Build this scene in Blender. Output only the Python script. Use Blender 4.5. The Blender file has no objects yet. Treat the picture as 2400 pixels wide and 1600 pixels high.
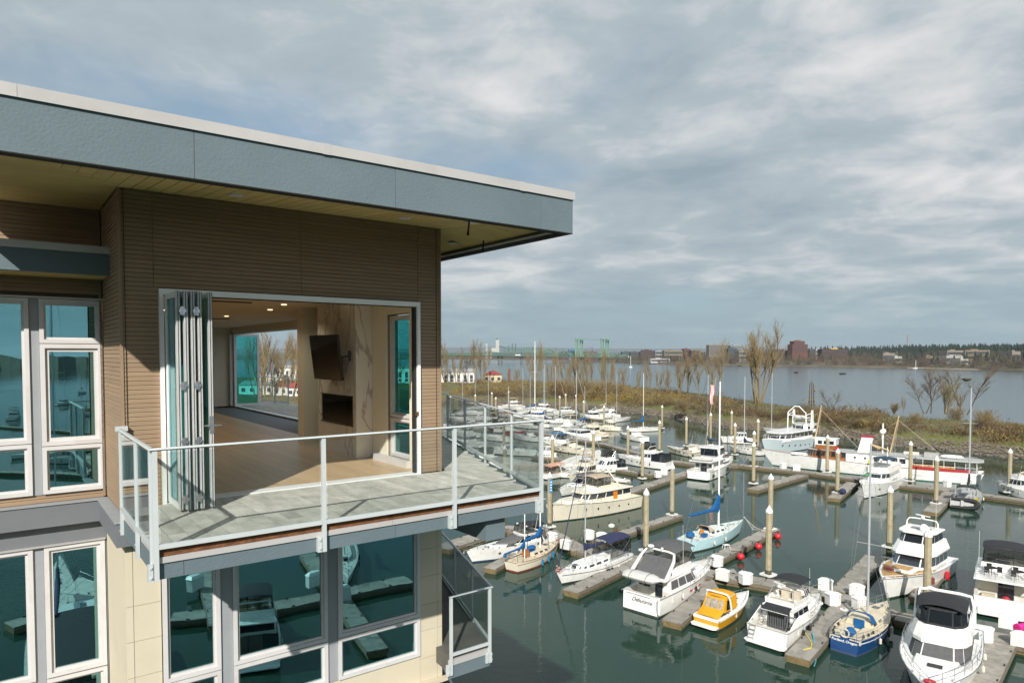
import bpy, math, random
from mathutils import Vector, Matrix, noise

random.seed(7)
scene = bpy.context.scene
col = scene.collection
R = math.radians

# ---------------------------------------------------------------- camera
H = 23.5                       # eye height above the river, metres
FPX = 1600.0                   # focal length in 2400-px-wide units
PITCH = R(2.1)
CYP = 832 + FPX * math.tan(PITCH)
cam_d = bpy.data.cameras.new('camera')
cam = bpy.data.objects.new('camera', cam_d)
col.objects.link(cam)
cam.location = (0, 0, H)
cam.rotation_euler = (R(90) - PITCH, 0, 0)
cam_d.lens = 24
cam_d.sensor_width = 36
cam_d.shift_y = (CYP - 800) / 2400
cam_d.clip_start = 0.1
cam_d.clip_end = 60000
scene.camera = cam

# ---------------------------------------------------------------- sun, sky, exposure
SUN = Vector((0.15, 1.62, -1.07)).normalized()       # direction the light travels
sun_d = bpy.data.lights.new('sun', 'SUN')
sun_d.energy = 4.8
sun_d.angle = R(0.6)
sun_d.color = (1.0, 0.95, 0.87)
sun = bpy.data.objects.new('sun', sun_d)
col.objects.link(sun)
sun.rotation_euler = SUN.to_track_quat('-Z', 'Y').to_euler()
sun.location = (0, 0, 80)

world = bpy.data.worlds.new('World')
scene.world = world
world.use_nodes = True
wt = world.node_tree
for n_ in list(wt.nodes): wt.nodes.remove(n_)
def W(t): return wt.nodes.new(t)
def wl(a, b): wt.links.new(a, b)
out = W('ShaderNodeOutputWorld'); bg = W('ShaderNodeBackground')
sky = W('ShaderNodeTexSky'); sky.sky_type = 'NISHITA'; sky.sun_disc = False
sky.sun_elevation = R(33.3); sky.sun_rotation = R(185); sky.air_density = 1.0; sky.dust_density = 1.5; sky.ozone_density = 1.5
tc = W('ShaderNodeTexCoord'); sep = W('ShaderNodeSeparateXYZ'); wl(tc.outputs['Generated'], sep.inputs[0])
def wm(op, a, b=None, c=None, clamp=False):
    n = W('ShaderNodeMath'); n.operation = op; n.use_clamp = clamp
    for i, v in enumerate((a, b, c)):
        if v is None: continue
        if isinstance(v, (int, float)): n.inputs[i].default_value = v
        else: wl(v, n.inputs[i])
    return n.outputs[0]
zc = wm('MAXIMUM', sep.outputs[2], 0.0)
den = wm('ADD', zc, 0.14)
cmb = W('ShaderNodeCombineXYZ')
wl(wm('DIVIDE', sep.outputs[0], den), cmb.inputs[0]); wl(wm('DIVIDE', sep.outputs[1], den), cmb.inputs[1])
def wnoise(scale, detail, rough, off, dist=0.0):
    m = W('ShaderNodeMapping'); wl(cmb.outputs[0], m.inputs[0]); m.inputs['Location'].default_value = off
    n = W('ShaderNodeTexNoise'); wl(m.outputs[0], n.inputs['Vector'])
    n.inputs['Scale'].default_value = scale; n.inputs['Detail'].default_value = detail
    n.inputs['Roughness'].default_value = rough; n.inputs['Distortion'].default_value = dist
    return n.outputs[0]
big = wnoise(0.42, 3, 0.5, (3.4, 0.9, 0))
mid = wnoise(0.62, 9, 0.54, (1.7, 5.2, 0), 0.25)
fine = wnoise(2.6, 8, 0.6, (9.0, 2.0, 0), 0.3)
cover = wm('ADD', wm('MULTIPLY', big, 0.75), wm('MULTIPLY', mid, 0.55))
def mapr(v, a, b, c=0.0, d=1.0):
    n = W('ShaderNodeMapRange'); n.interpolation_type = 'SMOOTHSTEP'; wl(v, n.inputs[0])
    for i, x in enumerate((a, b, c, d)): n.inputs[i + 1].default_value = x
    return n.outputs[0]
mask = mapr(cover, 0.475, 0.62)
tone = wm('ADD', wm('MULTIPLY', mid, 0.6), wm('MULTIPLY', fine, 0.4))
ramp = W('ShaderNodeValToRGB'); wl(tone, ramp.inputs[0])
e = ramp.color_ramp.elements
e[0].position = 0.38; e[0].color = (0.245, 0.31, 0.355, 1)
e[1].position = 0.61; e[1].color = (0.60, 0.60, 0.605, 1)
el = ramp.color_ramp.elements.new(0.50); el.color = (0.35, 0.405, 0.44, 1)
# everything the sky shows is scaled by the background strength 0.1
sk = W('ShaderNodeMix'); sk.data_type = 'RGBA'; sk.blend_type = 'MIX'
wl(sky.outputs[0], sk.inputs[6]); sk.inputs[0].default_value = 0.55
sk.inputs[7].default_value = (2.0, 3.15, 4.2, 1)
cs = W('ShaderNodeMix'); cs.data_type = 'RGBA'; cs.blend_type = 'MULTIPLY'; cs.inputs[0].default_value = 1
wl(ramp.outputs[0], cs.inputs[6]); cs.inputs[7].default_value = (10, 10, 10, 1)
mx = W('ShaderNodeMix'); mx.data_type = 'RGBA'
wl(mask, mx.inputs[0]); wl(sk.outputs[2], mx.inputs[6]); wl(cs.outputs[2], mx.inputs[7])
hz = W('ShaderNodeMix'); hz.data_type = 'RGBA'
wl(mapr(zc, 0.0, 0.16, 0.85, 0.0), hz.inputs[0]); wl(mx.outputs[2], hz.inputs[6]); hz.inputs[7].default_value = (2.5, 3.55, 3.95, 1)
wl(hz.outputs[2], bg.inputs[0]); bg.inputs[1].default_value = 0.1
wl(bg.outputs[0], out.inputs[0])

scene.view_settings.view_transform = 'Standard'
scene.view_settings.look = 'None'
scene.view_settings.exposure = 0.36
scene.view_settings.gamma = 1.0
scene.view_settings.use_curve_mapping = False
scene.render.engine = 'CYCLES'
scene.cycles.max_bounces = 8
scene.cycles.transparent_max_bounces = 16
scene.cycles.caustics_reflective = False
scene.cycles.caustics_refractive = False

# ---------------------------------------------------------------- placing
_F = Vector((0, math.cos(PITCH), -math.sin(PITCH))); _U = Vector((0, math.sin(PITCH), math.cos(PITCH))); _X = Vector((1, 0, 0))
def ray(x, y): return _X * ((x - 1200) / FPX) + _U * ((CYP - y) / FPX) + _F
def Z(x, y, z=0.0):
    r = ray(x, y); return Vector((0, 0, H)) + r * ((z - H) / r.z)
def D(x, y, dist):
    r = ray(x, y); return Vector((0, 0, H)) + r * (dist / r.y)
def zat(p, y):
    lo, hi = -5.0, 120.0
    for _ in range(50):
        m = (lo + hi) / 2; d = Vector((p[0], p[1], m - H))
        if CYP - FPX * d.dot(_U) / d.dot(_F) > y: lo = m
        else: hi = m
    return lo

# ---------------------------------------------------------------- materials
MATS = {}
def mat(name, c, rough=0.5, metal=0.0, var=0.12, vs=3.0, bump=0.0, bs=20.0, spec=0.5, rnd=0.0, stain=None, sts=0.6, coat=0.0, stretch=None, sub=0.0):
    if name in MATS: return MATS[name]
    m = bpy.data.materials.new(name); m.use_nodes = True; MATS[name] = m
    t = m.node_tree; b = t.nodes['Principled BSDF']
    b.inputs['Roughness'].default_value = rough; b.inputs['Metallic'].default_value = metal
    b.inputs['Specular IOR Level'].default_value = spec
    if coat: b.inputs['Coat Weight'].default_value = coat
    tc = t.nodes.new('ShaderNodeTexCoord'); vec = tc.outputs['Object']
    if stretch:
        mp = t.nodes.new('ShaderNodeMapping'); t.links.new(vec, mp.inputs[0]); mp.inputs['Scale'].default_value = stretch; vec = mp.outputs[0]
    oi = t.nodes.new('ShaderNodeObjectInfo')
    ad = t.nodes.new('ShaderNodeVectorMath'); ad.operation = 'MULTIPLY_ADD'
    cx = t.nodes.new('ShaderNodeCombineXYZ')
    for i in range(3): t.links.new(oi.outputs['Random'], cx.inputs[i])
    t.links.new(cx.outputs[0], ad.inputs[0]); ad.inputs[1].default_value = (37, 23, 11); t.links.new(vec, ad.inputs[2]); vec = ad.outputs[0]
    n = t.nodes.new('ShaderNodeTexNoise'); n.inputs['Scale'].default_value = vs; n.inputs['Detail'].default_value = 8; n.inputs['Roughness'].default_value = 0.62
    t.links.new(vec, n.inputs['Vector'])
    r = t.nodes.new('ShaderNodeValToRGB'); t.links.new(n.outputs[0], r.inputs[0])
    lo = tuple(max(0, x * (1 - var)) for x in c); hi = tuple(min(1, x * (1 + var)) for x in c)
    r.color_ramp.elements[0].position = 0.3; r.color_ramp.elements[1].position = 0.7
    r.color_ramp.elements[0].color = (*lo, 1); r.color_ramp.elements[1].color = (*hi, 1)
    c_out = r.outputs[0]
    if stain:
        n2 = t.nodes.new('ShaderNodeTexNoise'); n2.inputs['Scale'].default_value = sts; n2.inputs['Detail'].default_value = 10; n2.inputs['Roughness'].default_value = 0.7
        t.links.new(vec, n2.inputs['Vector'])
        mr = t.nodes.new('ShaderNodeMapRange'); t.links.new(n2.outputs[0], mr.inputs[0]); mr.inputs[1].default_value = 0.5; mr.inputs[2].default_value = 0.68
        mr.inputs[4].default_value = 0.75
        mi = t.nodes.new('ShaderNodeMix'); mi.data_type = 'RGBA'; t.links.new(mr.outputs[0], mi.inputs[0]); t.links.new(c_out, mi.inputs[6]); mi.inputs[7].default_value = (*stain, 1)
        c_out = mi.outputs[2]
    if rnd:
        mr = t.nodes.new('ShaderNodeMapRange'); t.links.new(oi.outputs['Random'], mr.inputs[0]); mr.inputs[3].default_value = 1 - rnd; mr.inputs[4].default_value = 1 + rnd
        mi = t.nodes.new('ShaderNodeVectorMath'); mi.operation = 'SCALE'; t.links.new(c_out, mi.inputs[0]); t.links.new(mr.outputs[0], mi.inputs['Scale']); c_out = mi.outputs[0]
    t.links.new(c_out, b.inputs['Base Color'])
    if bump:
        n3 = t.nodes.new('ShaderNodeTexNoise'); n3.inputs['Scale'].default_value = bs; n3.inputs['Detail'].default_value = 6
        t.links.new(vec, n3.inputs['Vector'])
        bu = t.nodes.new('ShaderNodeBump'); bu.inputs['Strength'].default_value = min(1, bump); bu.inputs['Distance'].default_value = 0.02
        t.links.new(n3.outputs[0], bu.inputs['Height']); t.links.new(bu.outputs[0], b.inputs['Normal'])
    return m
def glass(name, tcol, gcol, base, power=1.0, rough=0.0, wob=0.0):
    """sheet glass: tinted see-through part and a mirror part that grows towards grazing angles"""
    if name in MATS: return MATS[name]
    m = bpy.data.materials.new(name); m.use_nodes = True; MATS[name] = m
    t = m.node_tree
    for n in list(t.nodes): t.nodes.remove(n)
    o = t.nodes.new('ShaderNodeOutputMaterial'); tr = t.nodes.new('ShaderNodeBsdfTransparent'); gl = t.nodes.new('ShaderNodeBsdfGlossy')
    tr.inputs[0].default_value = (*tcol, 1); gl.inputs[0].default_value = (*gcol, 1); gl.inputs['Roughness'].default_value = rough
    fr = t.nodes.new('ShaderNodeLayerWeight'); fr.inputs[0].default_value = 0.5
    pw = t.nodes.new('ShaderNodeMath'); pw.operation = 'POWER'; t.links.new(fr.outputs['Facing'], pw.inputs[0]); pw.inputs[1].default_value = 4.0
    ma = t.nodes.new('ShaderNodeMath'); ma.operation = 'MULTIPLY_ADD'; ma.use_clamp = True
    t.links.new(pw.outputs[0], ma.inputs[0]); ma.inputs[1].default_value = power * .7; ma.inputs[2].default_value = base
    if wob:
        tc = t.nodes.new('ShaderNodeTexCoord'); n = t.nodes.new('ShaderNodeTexNoise'); n.inputs['Scale'].default_value = 1.2; t.links.new(tc.outputs['Object'], n.inputs['Vector'])
        bu = t.nodes.new('ShaderNodeBump'); bu.inputs['Strength'].default_value = wob; bu.inputs['Distance'].default_value = 0.02
        t.links.new(n.outputs[0], bu.inputs['Height']); t.links.new(bu.outputs[0], gl.inputs['Normal'])
    mx = t.nodes.new('ShaderNodeMixShader'); t.links.new(ma.outputs[0], mx.inputs[0]); t.links.new(tr.outputs[0], mx.inputs[1]); t.links.new(gl.outputs[0], mx.inputs[2])
    t.links.new(mx.outputs[0], o.inputs[0])
    return m

# ---------------------------------------------------------------- mesh builder
class MB:
    def __init__(s): s.v = []; s.f = []
    def add(s, vs, fs):
        k = len(s.v); s.v += [tuple(p) for p in vs]; s.f += [tuple(i + k for i in f) for f in fs]; return s
    def box(s, a, b, M=None):
        x0, y0, z0 = a; x1, y1, z1 = b
        vs = [Vector(p) for p in ((x0, y0, z0), (x1, y0, z0), (x1, y1, z0), (x0, y1, z0), (x0, y0, z1), (x1, y0, z1), (x1, y1, z1), (x0, y1, z1))]
        if M: vs = [M @ p for p in vs]
        return s.add(vs, [(0, 3, 2, 1), (4, 5, 6, 7), (0, 1, 5, 4), (1, 2, 6, 5), (2, 3, 7, 6), (3, 0, 4, 7)])
    def tube(s, pts, r, n=6, closed=False, cap=True, r2=None):
        pts = [Vector(p) for p in pts]; N = len(pts); rings = []
        for i, p in enumerate(pts):
            if closed: d = pts[(i + 1) % N] - pts[i - 1]
            else: d = pts[min(i + 1, N - 1)] - pts[max(i - 1, 0)]
            if d.length < 1e-9: d = Vector((0, 0, 1))
            d.normalize()
            a = Vector((0, 0, 1)) if abs(d.z) < 0.9 else Vector((1, 0, 0))
            e1 = d.cross(a).normalized(); e2 = d.cross(e1)
            rr = r[i] if isinstance(r, (list, tuple)) else (r if r2 is None else r + (r2 - r) * i / max(1, N - 1))
            rings.append([p + (e1 * math.cos(q) + e2 * math.sin(q)) * rr for q in (2 * math.pi * k / n + math.pi / n for k in range(n))])
        vs = [q for g in rings for q in g]; fs = []
        M_ = N if closed else N - 1
        for i in range(M_):
            j = (i + 1) % N
            for k in range(n): fs.append((i * n + k, i * n + (k + 1) % n, j * n + (k + 1) % n, j * n + k))
        if cap and not closed: fs.append(tuple(range(n - 1, -1, -1))); fs.append(tuple((N - 1) * n + k for k in range(n)))
        return s.add(vs, fs)
    def loft(s, rings, closed=True, cap=True):
        n = len(rings[0]); vs = [p for g in rings for p in g]; fs = []
        for i in range(len(rings) - 1):
            for k in range(n if closed else n - 1): fs.append((i * n + k, i * n + (k + 1) % n, (i + 1) * n + (k + 1) % n, (i + 1) * n + k))
        if cap: fs.append(tuple(range(n - 1, -1, -1))); fs.append(tuple((len(rings) - 1) * n + k for k in range(n)))
        return s.add(vs, fs)
    def prism(s, poly, z0, z1):
        n = len(poly); return s.loft([[(x, y, z0) for x, y in poly], [(x, y, z1) for x, y in poly]])
    def lathe(s, prof, c=(0, 0, 0), n=12):
        return s.loft([[(c[0] + r * math.cos(2 * math.pi * k / n), c[1] + r * math.sin(2 * math.pi * k / n), c[2] + z) for k in range(n)] for r, z in prof])
    def ball(s, c, r, n=10, m=6, sz=1.0, sx=1.0):
        return s.loft([[(c[0] + sx * r * math.sin(a) * math.cos(2 * math.pi * k / n), c[1] + r * math.sin(a) * math.sin(2 * math.pi * k / n), c[2] - sz * r * math.cos(a)) for k in range(n)] for a in (max(0.02, min(math.pi - .02, math.pi * j / m)) for j in range(m + 1))])
    def sheet(s, grid, th=0.03):
        """grid of points -> sheet with thickness downwards"""
        a = len(grid); b = len(grid[0]); vs = [Vector(p) for r in grid for p in r]; k = len(vs)
        vs += [p - Vector((0, 0, th)) for p in vs]; fs = []
        for i in range(a - 1):
            for j in range(b - 1):
                q = (i * b + j, (i + 1) * b + j, (i + 1) * b + j + 1, i * b + j + 1); fs.append(q); fs.append(tuple(x + k for x in reversed(q)))
        for i in range(a - 1):
            for j in (0, b - 1): fs.append((i * b + j, (i + 1) * b + j, (i + 1) * b + j + k, i * b + j + k))
        for j in range(b - 1):
            for i in (0, a - 1): fs.append((i * b + j, i * b + j + 1, i * b + j + 1 + k, i * b + j + k))
        return s.add(vs, fs)
    def mesh(s, name, m, smooth=False):
        me = bpy.data.meshes.new(name); me.from_pydata(s.v, [], s.f); me.materials.append(m)
        if smooth: me.polygons.foreach_set('use_smooth', [True] * len(me.polygons))
        me.update(); return me
    def build(s, name, m, parent=None, smooth=False, loc=None):
        if parent is not None and 'org' in ORG.get(parent.name, {}): 
            o_ = ORG[parent.name]['org']; s.v = [(x - o_[0], y - o_[1], z - o_[2]) for x, y, z in s.v]
        o = bpy.data.objects.new(name, s.mesh(name, m, smooth)); col.objects.link(o)
        if parent is not None: o.parent = parent
        if parent is not None and parent.name in ORG: ORG[o.name] = dict(ORG[parent.name])
        if loc is not None: o.location = loc
        if smooth:
            try: o.data.set_sharp_from_angle(angle=R(40))
            except Exception: pass
        return o
ORG = {}
def tag(o, label=None, cat=None, group=None, kind=None):
    if label: o['label'] = label
    if cat: o['category'] = cat
    if group: o['group'] = group
    if kind: o['kind'] = kind
    return o
def empty(name, loc, rz=0.0, label=None, cat=None, group=None, org=None):
    o = bpy.data.objects.new(name, None); col.objects.link(o); o.location = loc; o.rotation_euler = (0, 0, rz); o.empty_display_size = 0.2
    tag(o, label, cat, group)
    if org is not None: ORG[o.name] = {'org': org}
    return o
def copy_tree(o, parent=None):
    c = o.copy(); col.objects.link(c); c.parent = parent
    for ch in list(o.children): copy_tree(ch, c)
    return c
def group_node(name, parent):
    """an intermediate part that only gathers its own pieces"""
    o = bpy.data.objects.new(name, None); col.objects.link(o); o.parent = parent; o.empty_display_size = 0.1
    if parent.name in ORG: ORG[o.name] = dict(ORG[parent.name])
    return o
def text_mesh(name, body, size, m, parent, M, depth=0.004, font_shear=0.0):
    cu = bpy.data.curves.new(name + '_c', 'FONT'); cu.body = body; cu.size = size; cu.extrude = depth; cu.align_x = 'CENTER'; cu.align_y = 'CENTER'; cu.shear = font_shear
    tmp = bpy.data.objects.new(name + '_t', cu); col.objects.link(tmp)
    dg = bpy.context.evaluated_depsgraph_get(); dg.update()
    me = bpy.data.meshes.new_from_object(tmp.evaluated_get(dg)); bpy.data.objects.remove(tmp)
    me.materials.clear(); me.materials.append(m)
    o = bpy.data.objects.new(name, me); col.objects.link(o); o.parent = parent; o.matrix_local = M
    return o
# ---------------------------------------------------------------- shared materials
white = mat('white_gelcoat', (0.80, 0.80, 0.78), 0.25, var=0.05, vs=1.2, stain=(0.62, 0.60, 0.55), sts=1.1, coat=0.3)
cream = mat('cream_gelcoat', (0.72, 0.67, 0.55), 0.3, var=0.05, vs=1.0, stain=(0.60, 0.55, 0.44), sts=1.0, coat=0.2)
offwhite = mat('off_white_deck', (0.62, 0.61, 0.56), 0.55, var=0.07, vs=2.5, stain=(0.44, 0.42, 0.37), sts=1.3)
deckcream = mat('cream_deck', (0.62, 0.55, 0.41), 0.55, var=0.07, vs=2.5, stain=(0.44, 0.38, 0.28), sts=1.5)
greydeck = mat('grey_deck', (0.36, 0.37, 0.37), 0.6, var=0.1)
antifoul = mat('black_antifouling', (0.03, 0.035, 0.03), 0.6, stain=(0.09, 0.08, 0.05), sts=2)
bluebottom = mat('blue_antifouling', (0.03, 0.05, 0.12), 0.6)
darkgl = glass('boat_window_glass', (0.32, 0.34, 0.35), (0.8, 0.85, 0.9), 0.06, 1.2)
vinyl = glass('clear_vinyl', (0.70, 0.70, 0.68), (0.9, 0.9, 0.9), 0.05, 1.2, 0.08, 0.6)
blackc = mat('black_canvas', (0.018, 0.019, 0.022), 0.8, bump=0.5, bs=6, var=0.3)
greyc = mat('grey_canvas', (0.09, 0.09, 0.095), 0.85, bump=0.5, bs=6, var=0.15)
navyc = mat('navy_canvas', (0.02, 0.025, 0.075), 0.8, bump=0.5, bs=6, var=0.2)
bluec = mat('blue_canvas', (0.001, 0.085, 0.25), 0.8, bump=0.7, bs=7, var=0.25)
tanc = mat('tan_canvas', (0.42, 0.33, 0.24), 0.85, bump=0.5, bs=6)
pinkc = mat('peach_canvas', (0.5, 0.28, 0.2), 0.85, bump=0.5, bs=6)
yellowc = mat('yellow_canvas', (0.60, 0.29, 0.004), 0.75, bump=0.8, bs=5, var=0.12)
yellowg = mat('yellow_gelcoat', (0.58, 0.28, 0.003), 0.25, var=0.05, coat=0.4)
steel = mat('stainless_steel', (0.55, 0.55, 0.56), 0.25, 0.9, var=0.05)
alu = mat('mast_aluminium', (0.62, 0.63, 0.66), 0.35, 0.5, var=0.05)
mastwhite = mat('mast_white_paint', (0.78, 0.78, 0.76), 0.3, var=0.04)
wire = mat('rigging_wire', (0.35, 0.35, 0.34), 0.4, 0.6)
rope = mat('pale_rope', (0.5, 0.47, 0.4), 0.9)
teak = mat('teak_deck', (0.42, 0.25, 0.09), 0.6, var=0.2, vs=6, stretch=(1, 8, 1))
varnish = mat('varnished_wood', (0.28, 0.10, 0.025), 0.25, var=0.25, vs=5, coat=0.5)
sparw = mat('pale_spar_wood', (0.50, 0.36, 0.19), 0.5, var=0.15)
blackp = mat('black_plastic', (0.02, 0.02, 0.02), 0.5)
redp = mat('red_plastic', (0.55, 0.02, 0.03), 0.35)
greenc = mat('green_kayak_plastic', (0.03, 0.28, 0.07), 0.4)
yelp = mat('yellow_plastic', (0.65, 0.55, 0.03), 0.5)
bluehull = mat('blue_hull_paint', (0.008, 0.048, 0.15), 0.25, var=0.08, coat=0.3)
minthull = mat('pale_blue_hull_paint', (0.42, 0.62, 0.66), 0.35, var=0.06, stain=(0.34, 0.48, 0.5), sts=1.2)
skyhull = mat('sky_blue_hull_paint', (0.50, 0.59, 0.63), 0.35, var=0.05)
beigeseat = mat('beige_upholstery', (0.50, 0.44, 0.34), 0.7)
hypalon = mat('pale_grey_hypalon', (0.50, 0.50, 0.48), 0.6, var=0.06, bump=0.3, bs=5)
fendw = mat('white_fender', (0.6, 0.58, 0.5), 0.5)
bluefend = mat('blue_fender', (0.01, 0.16, 0.32), 0.6)
maroon = mat('maroon_canvas', (0.16, 0.03, 0.03), 0.8)
redc = mat('red_canvas', (0.36, 0.015, 0.025), 0.7, var=0.15)
ink = mat('black_lettering', (0.01, 0.01, 0.01), 0.4)
inkw = mat('white_lettering', (0.8, 0.8, 0.8), 0.4)
turq = mat('turquoise_paint', (0.05, 0.36, 0.45), 0.4)
pilec = mat('piling_concrete', (0.34, 0.295, 0.195), 0.85, var=0.18, vs=2.5, bump=0.5, bs=14, stain=(0.27, 0.22, 0.13), sts=1.0)
capw = mat('piling_cap_plastic', (0.74, 0.74, 0.73), 0.4, var=0.05, stain=(0.45, 0.42, 0.35), sts=2.0)
dockc = mat('dock_concrete', (0.27, 0.255, 0.225), 0.9, var=0.22, vs=1.1, bump=0.4, bs=25, rnd=0.14, stain=(0.15, 0.14, 0.12), sts=0.9)
dockw = mat('dock_timber_waler', (0.16, 0.135, 0.10), 0.9, var=0.3, vs=4, stretch=(1, 1, 6))
dockf = mat('dock_float', (0.16, 0.12, 0.055), 0.8, var=0.3, vs=3)
lockw = mat('locker_fibreglass', (0.74, 0.74, 0.72), 0.4, var=0.05, stain=(0.5, 0.48, 0.42), sts=1.8)

# ---------------------------------------------------------------- boat kit (boat frame: x towards the bow from the transom, z up from the water)
class Hull:
    def __init__(s, L, B, fs, fb, tw=0.85, kind='power', rake=None, full=2.3):
        s.L, s.B, s.fs, s.fb, s.tw, s.kind, s.full = L, B, fs, fb, tw, kind, full
        s.rake = (0.09 * L if kind == 'power' else 0.08 * L) if rake is None else rake
    def hw(s, u):
        u = max(0, min(1, u))
        if s.kind == 'sail': c = 0.42
        else: c = 0.38
        if u < c: return s.B / 2 * (1 - (1 - s.tw) * ((c - u) / c) ** 2)
        return s.B / 2 * max(0.015, 1 - ((u - c) / (1 - c)) ** s.full)
    def sh(s, u):
        if s.kind == 'sail': return s.fs + (s.fb - s.fs) * u ** 1.6 - 0.10 * math.sin(math.pi * u)
        return s.fs + (s.fb - s.fs) * u ** 1.7
    def xs(s, u): return u * s.L + s.rake * u ** 5
    def at(s, x): # deck edge by x
        lo, hi = 0.0, 1.0
        for _ in range(30):
            m = (lo + hi) / 2
            if s.xs(m) < x: lo = m
            else: hi = m
        return lo
    def edge(s, x, dz=0.0, inset=0.0, side=1):
        u = s.at(x); return Vector((x, side * max(0.02, s.hw(u) - inset), s.sh(u) + dz))
def make_hull(t, h, mhull=None, mbottom=None, mdeck=None, stripe=None, tslope=0.12, cockpit=None, rub=None, stripez=0.72, boot=0.16, floorz=None, mfloor=None):
    mhull = mhull or white; mbottom = mbottom or antifoul; mdeck = mdeck or offwhite
    n = 18; top = []; 
    def prof(u):
        W_ = h.hw(u); S_ = h.sh(u); X = h.xs(u); xw = u * h.L
        if h.kind == 'sail': ww = W_ * (0.90 - 0.22 * u ** 2); mz = 0.5
        else: ww = W_ * (0.90 - 0.50 * u ** 2.2); mz = 0.5
        ts = -tslope * (1 - u) ** 6
        P = []
        for z, y, x in ((-0.5, ww * 0.55, xw - 0.02 * h.L * u), (0.0, ww, xw), (boot, ww + (W_ - ww) * 0.10, xw + (X - xw) * boot / S_), (S_ * mz, ww + (W_ - ww) * (0.48 if h.kind == 'power' else 0.62), xw + (X - xw) * mz), (S_ * 0.80, ww + (W_ - ww) * 0.80, xw + (X - xw) * .8), (S_, W_, X)):
            P.append((x + ts * (z / S_), y, z))
        return P
    PR = [prof((i / n) ** 0.85 if i else 0) for i in range(n + 1)]
    def strip(a, b, name, m, cap=True):
        M = MB(); 
        for sd in (1, -1):
            rows = [[(p[0], sd * p[1], p[2]) for p in pr[a:b + 1]] for pr in PR]
            k = b - a + 1; vs = [q for r_ in rows for q in r_]; fs = []
            for i in range(n):
                for j in range(k - 1):
                    q = (i * k + j, (i + 1) * k + j, (i + 1) * k + j + 1, i * k + j + 1); fs.append(q if sd < 0 else q[::-1])
            M.add(vs, fs)
        pr = PR[0][a:b + 1]; k = len(pr)
        vs = [(x, y, z) for x, y, z in pr] + [(x, -y, z) for x, y, z in pr]
        M.add(vs, [(j, j + 1, k + j + 1, k + j) for j in range(k - 1)])
        if cap:
            pr = PR[-1][a:b + 1]; vs = [(x, y, z) for x, y, z in pr] + [(x, -y, z) for x, y, z in pr]
            M.add(vs, [(j, j + 1, k + j + 1, k + j)[::-1] for j in range(k - 1)])
        return M.build(name, m, t, smooth=True)
    hu = strip(2, 5, 'hull', mhull); strip(0, 2, 'boot_stripe', mbottom)
    # deck
    M = MB(); c0 = cockpit or 0.0
    xs0 = [c0 + (h.xs(1) - c0 - 0.03) * i / 14 for i in range(15)]
    rows = []
    for x in xs0:
        u = h.at(x); w = h.hw(u) - 0.02; z = h.sh(u) - 0.03
        rows.append([(x, w * k, z + 0.05 * (1 - k * k)) for k in (-1, -0.5, 0, 0.5, 1)])
    M.loft(rows, closed=False, cap=False)
    if cockpit:
        fz = floorz if floorz is not None else 0.45
        sw = 0.28
        xa = -tslope * 0.9 + 0.02
        # side decks and inner walls
        for sd in (1, -1):
            r1 = []; r2 = []
            for i in range(7):
                x = xa + (c0 - xa) * i / 6; u = h.at(max(0, x)); w = h.hw(u) - 0.02; z = h.sh(u) - 0.03
                r1.append([(x, sd * w, z), (x, sd * (w - sw), z), (x, sd * (w - sw), fz)])
            M.loft(r1, closed=False, cap=False)
        u0 = h.hw(0) - 0.02; z0 = h.sh(0) - 0.03
        M.add([(xa, -u0, z0), (xa, u0, z0), (xa + 0.25, u0 - sw, z0), (xa + 0.25, -u0 + sw, z0), (xa + 0.25, u0 - sw, fz), (xa + 0.25, -u0 + sw, fz)], [(0, 1, 2, 3), (3, 2, 4, 5)])
        uc = h.at(c0); wc = h.hw(uc) - 0.02; zc_ = h.sh(uc) - 0.03
        M.add([(c0, -wc, zc_), (c0, wc, zc_), (c0, wc, fz), (c0, -wc, fz)], [(0, 1, 2, 3)])
    M.build('deck', mdeck, t)
    if cockpit:
        F_ = MB(); F_.add([(xa + 0.2, -h.hw(0) + 0.25, fz + .004), (xa + 0.2, h.hw(0) - .25, fz + .004), (c0, h.hw(h.at(c0)) - .25, fz + .004), (c0, -h.hw(h.at(c0)) + .25, fz + .004)], [(0, 1, 2, 3)]); F_.build('cockpit_floor', mfloor or mdeck, t)
    if rub is not None:
        M = MB()
        for sd in (1, -1): M.tube([(h.xs(u), sd * (h.hw(u) + 0.01), h.sh(u) - 0.03) for u in [i / 20 for i in range(21)]], 0.035, 5)
        M.tube([(0 - tslope, -h.hw(0), h.sh(0) - .03), (0 - tslope, h.hw(0), h.sh(0) - .03)], 0.03, 5)
        M.build('rub_rail', rub, t)
    if stripe is not None:
        M = MB()
        for sd in (1, -1):
            a = []; 
            for i in range(25):
                u = i / 24 * 0.97; W_ = h.hw(u); S_ = h.sh(u); X = h.xs(u); xw = u * h.L
                ww = W_ * ((0.90 - 0.22 * u ** 2) if h.kind == 'sail' else (0.90 - 0.50 * u ** 2.2)); ts = -tslope * (1 - u) ** 6
                f = stripez; g = f if f > 0.8 else f
                y0 = ww + (W_ - ww) * (0.80 + (f - .8)) + 0.012 if f >= .8 else ww + (W_ - ww) * (0.48 + (f - .5) / .3 * .32 if h.kind == 'power' else 0.62 + (f - .5) / .3 * .18) + 0.012
                f2 = f + 0.06; y1 = y0 + (W_ - ww) * 0.07
                a.append([(xw + (X - xw) * f + ts * f, sd * y0, S_ * f), (xw + (X - xw) * f2 + ts * f2, sd * y1, S_ * f2)])
            M.loft(a, closed=False, cap=False)
        M.build('hull_stripe', stripe, t)
    return hu
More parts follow.
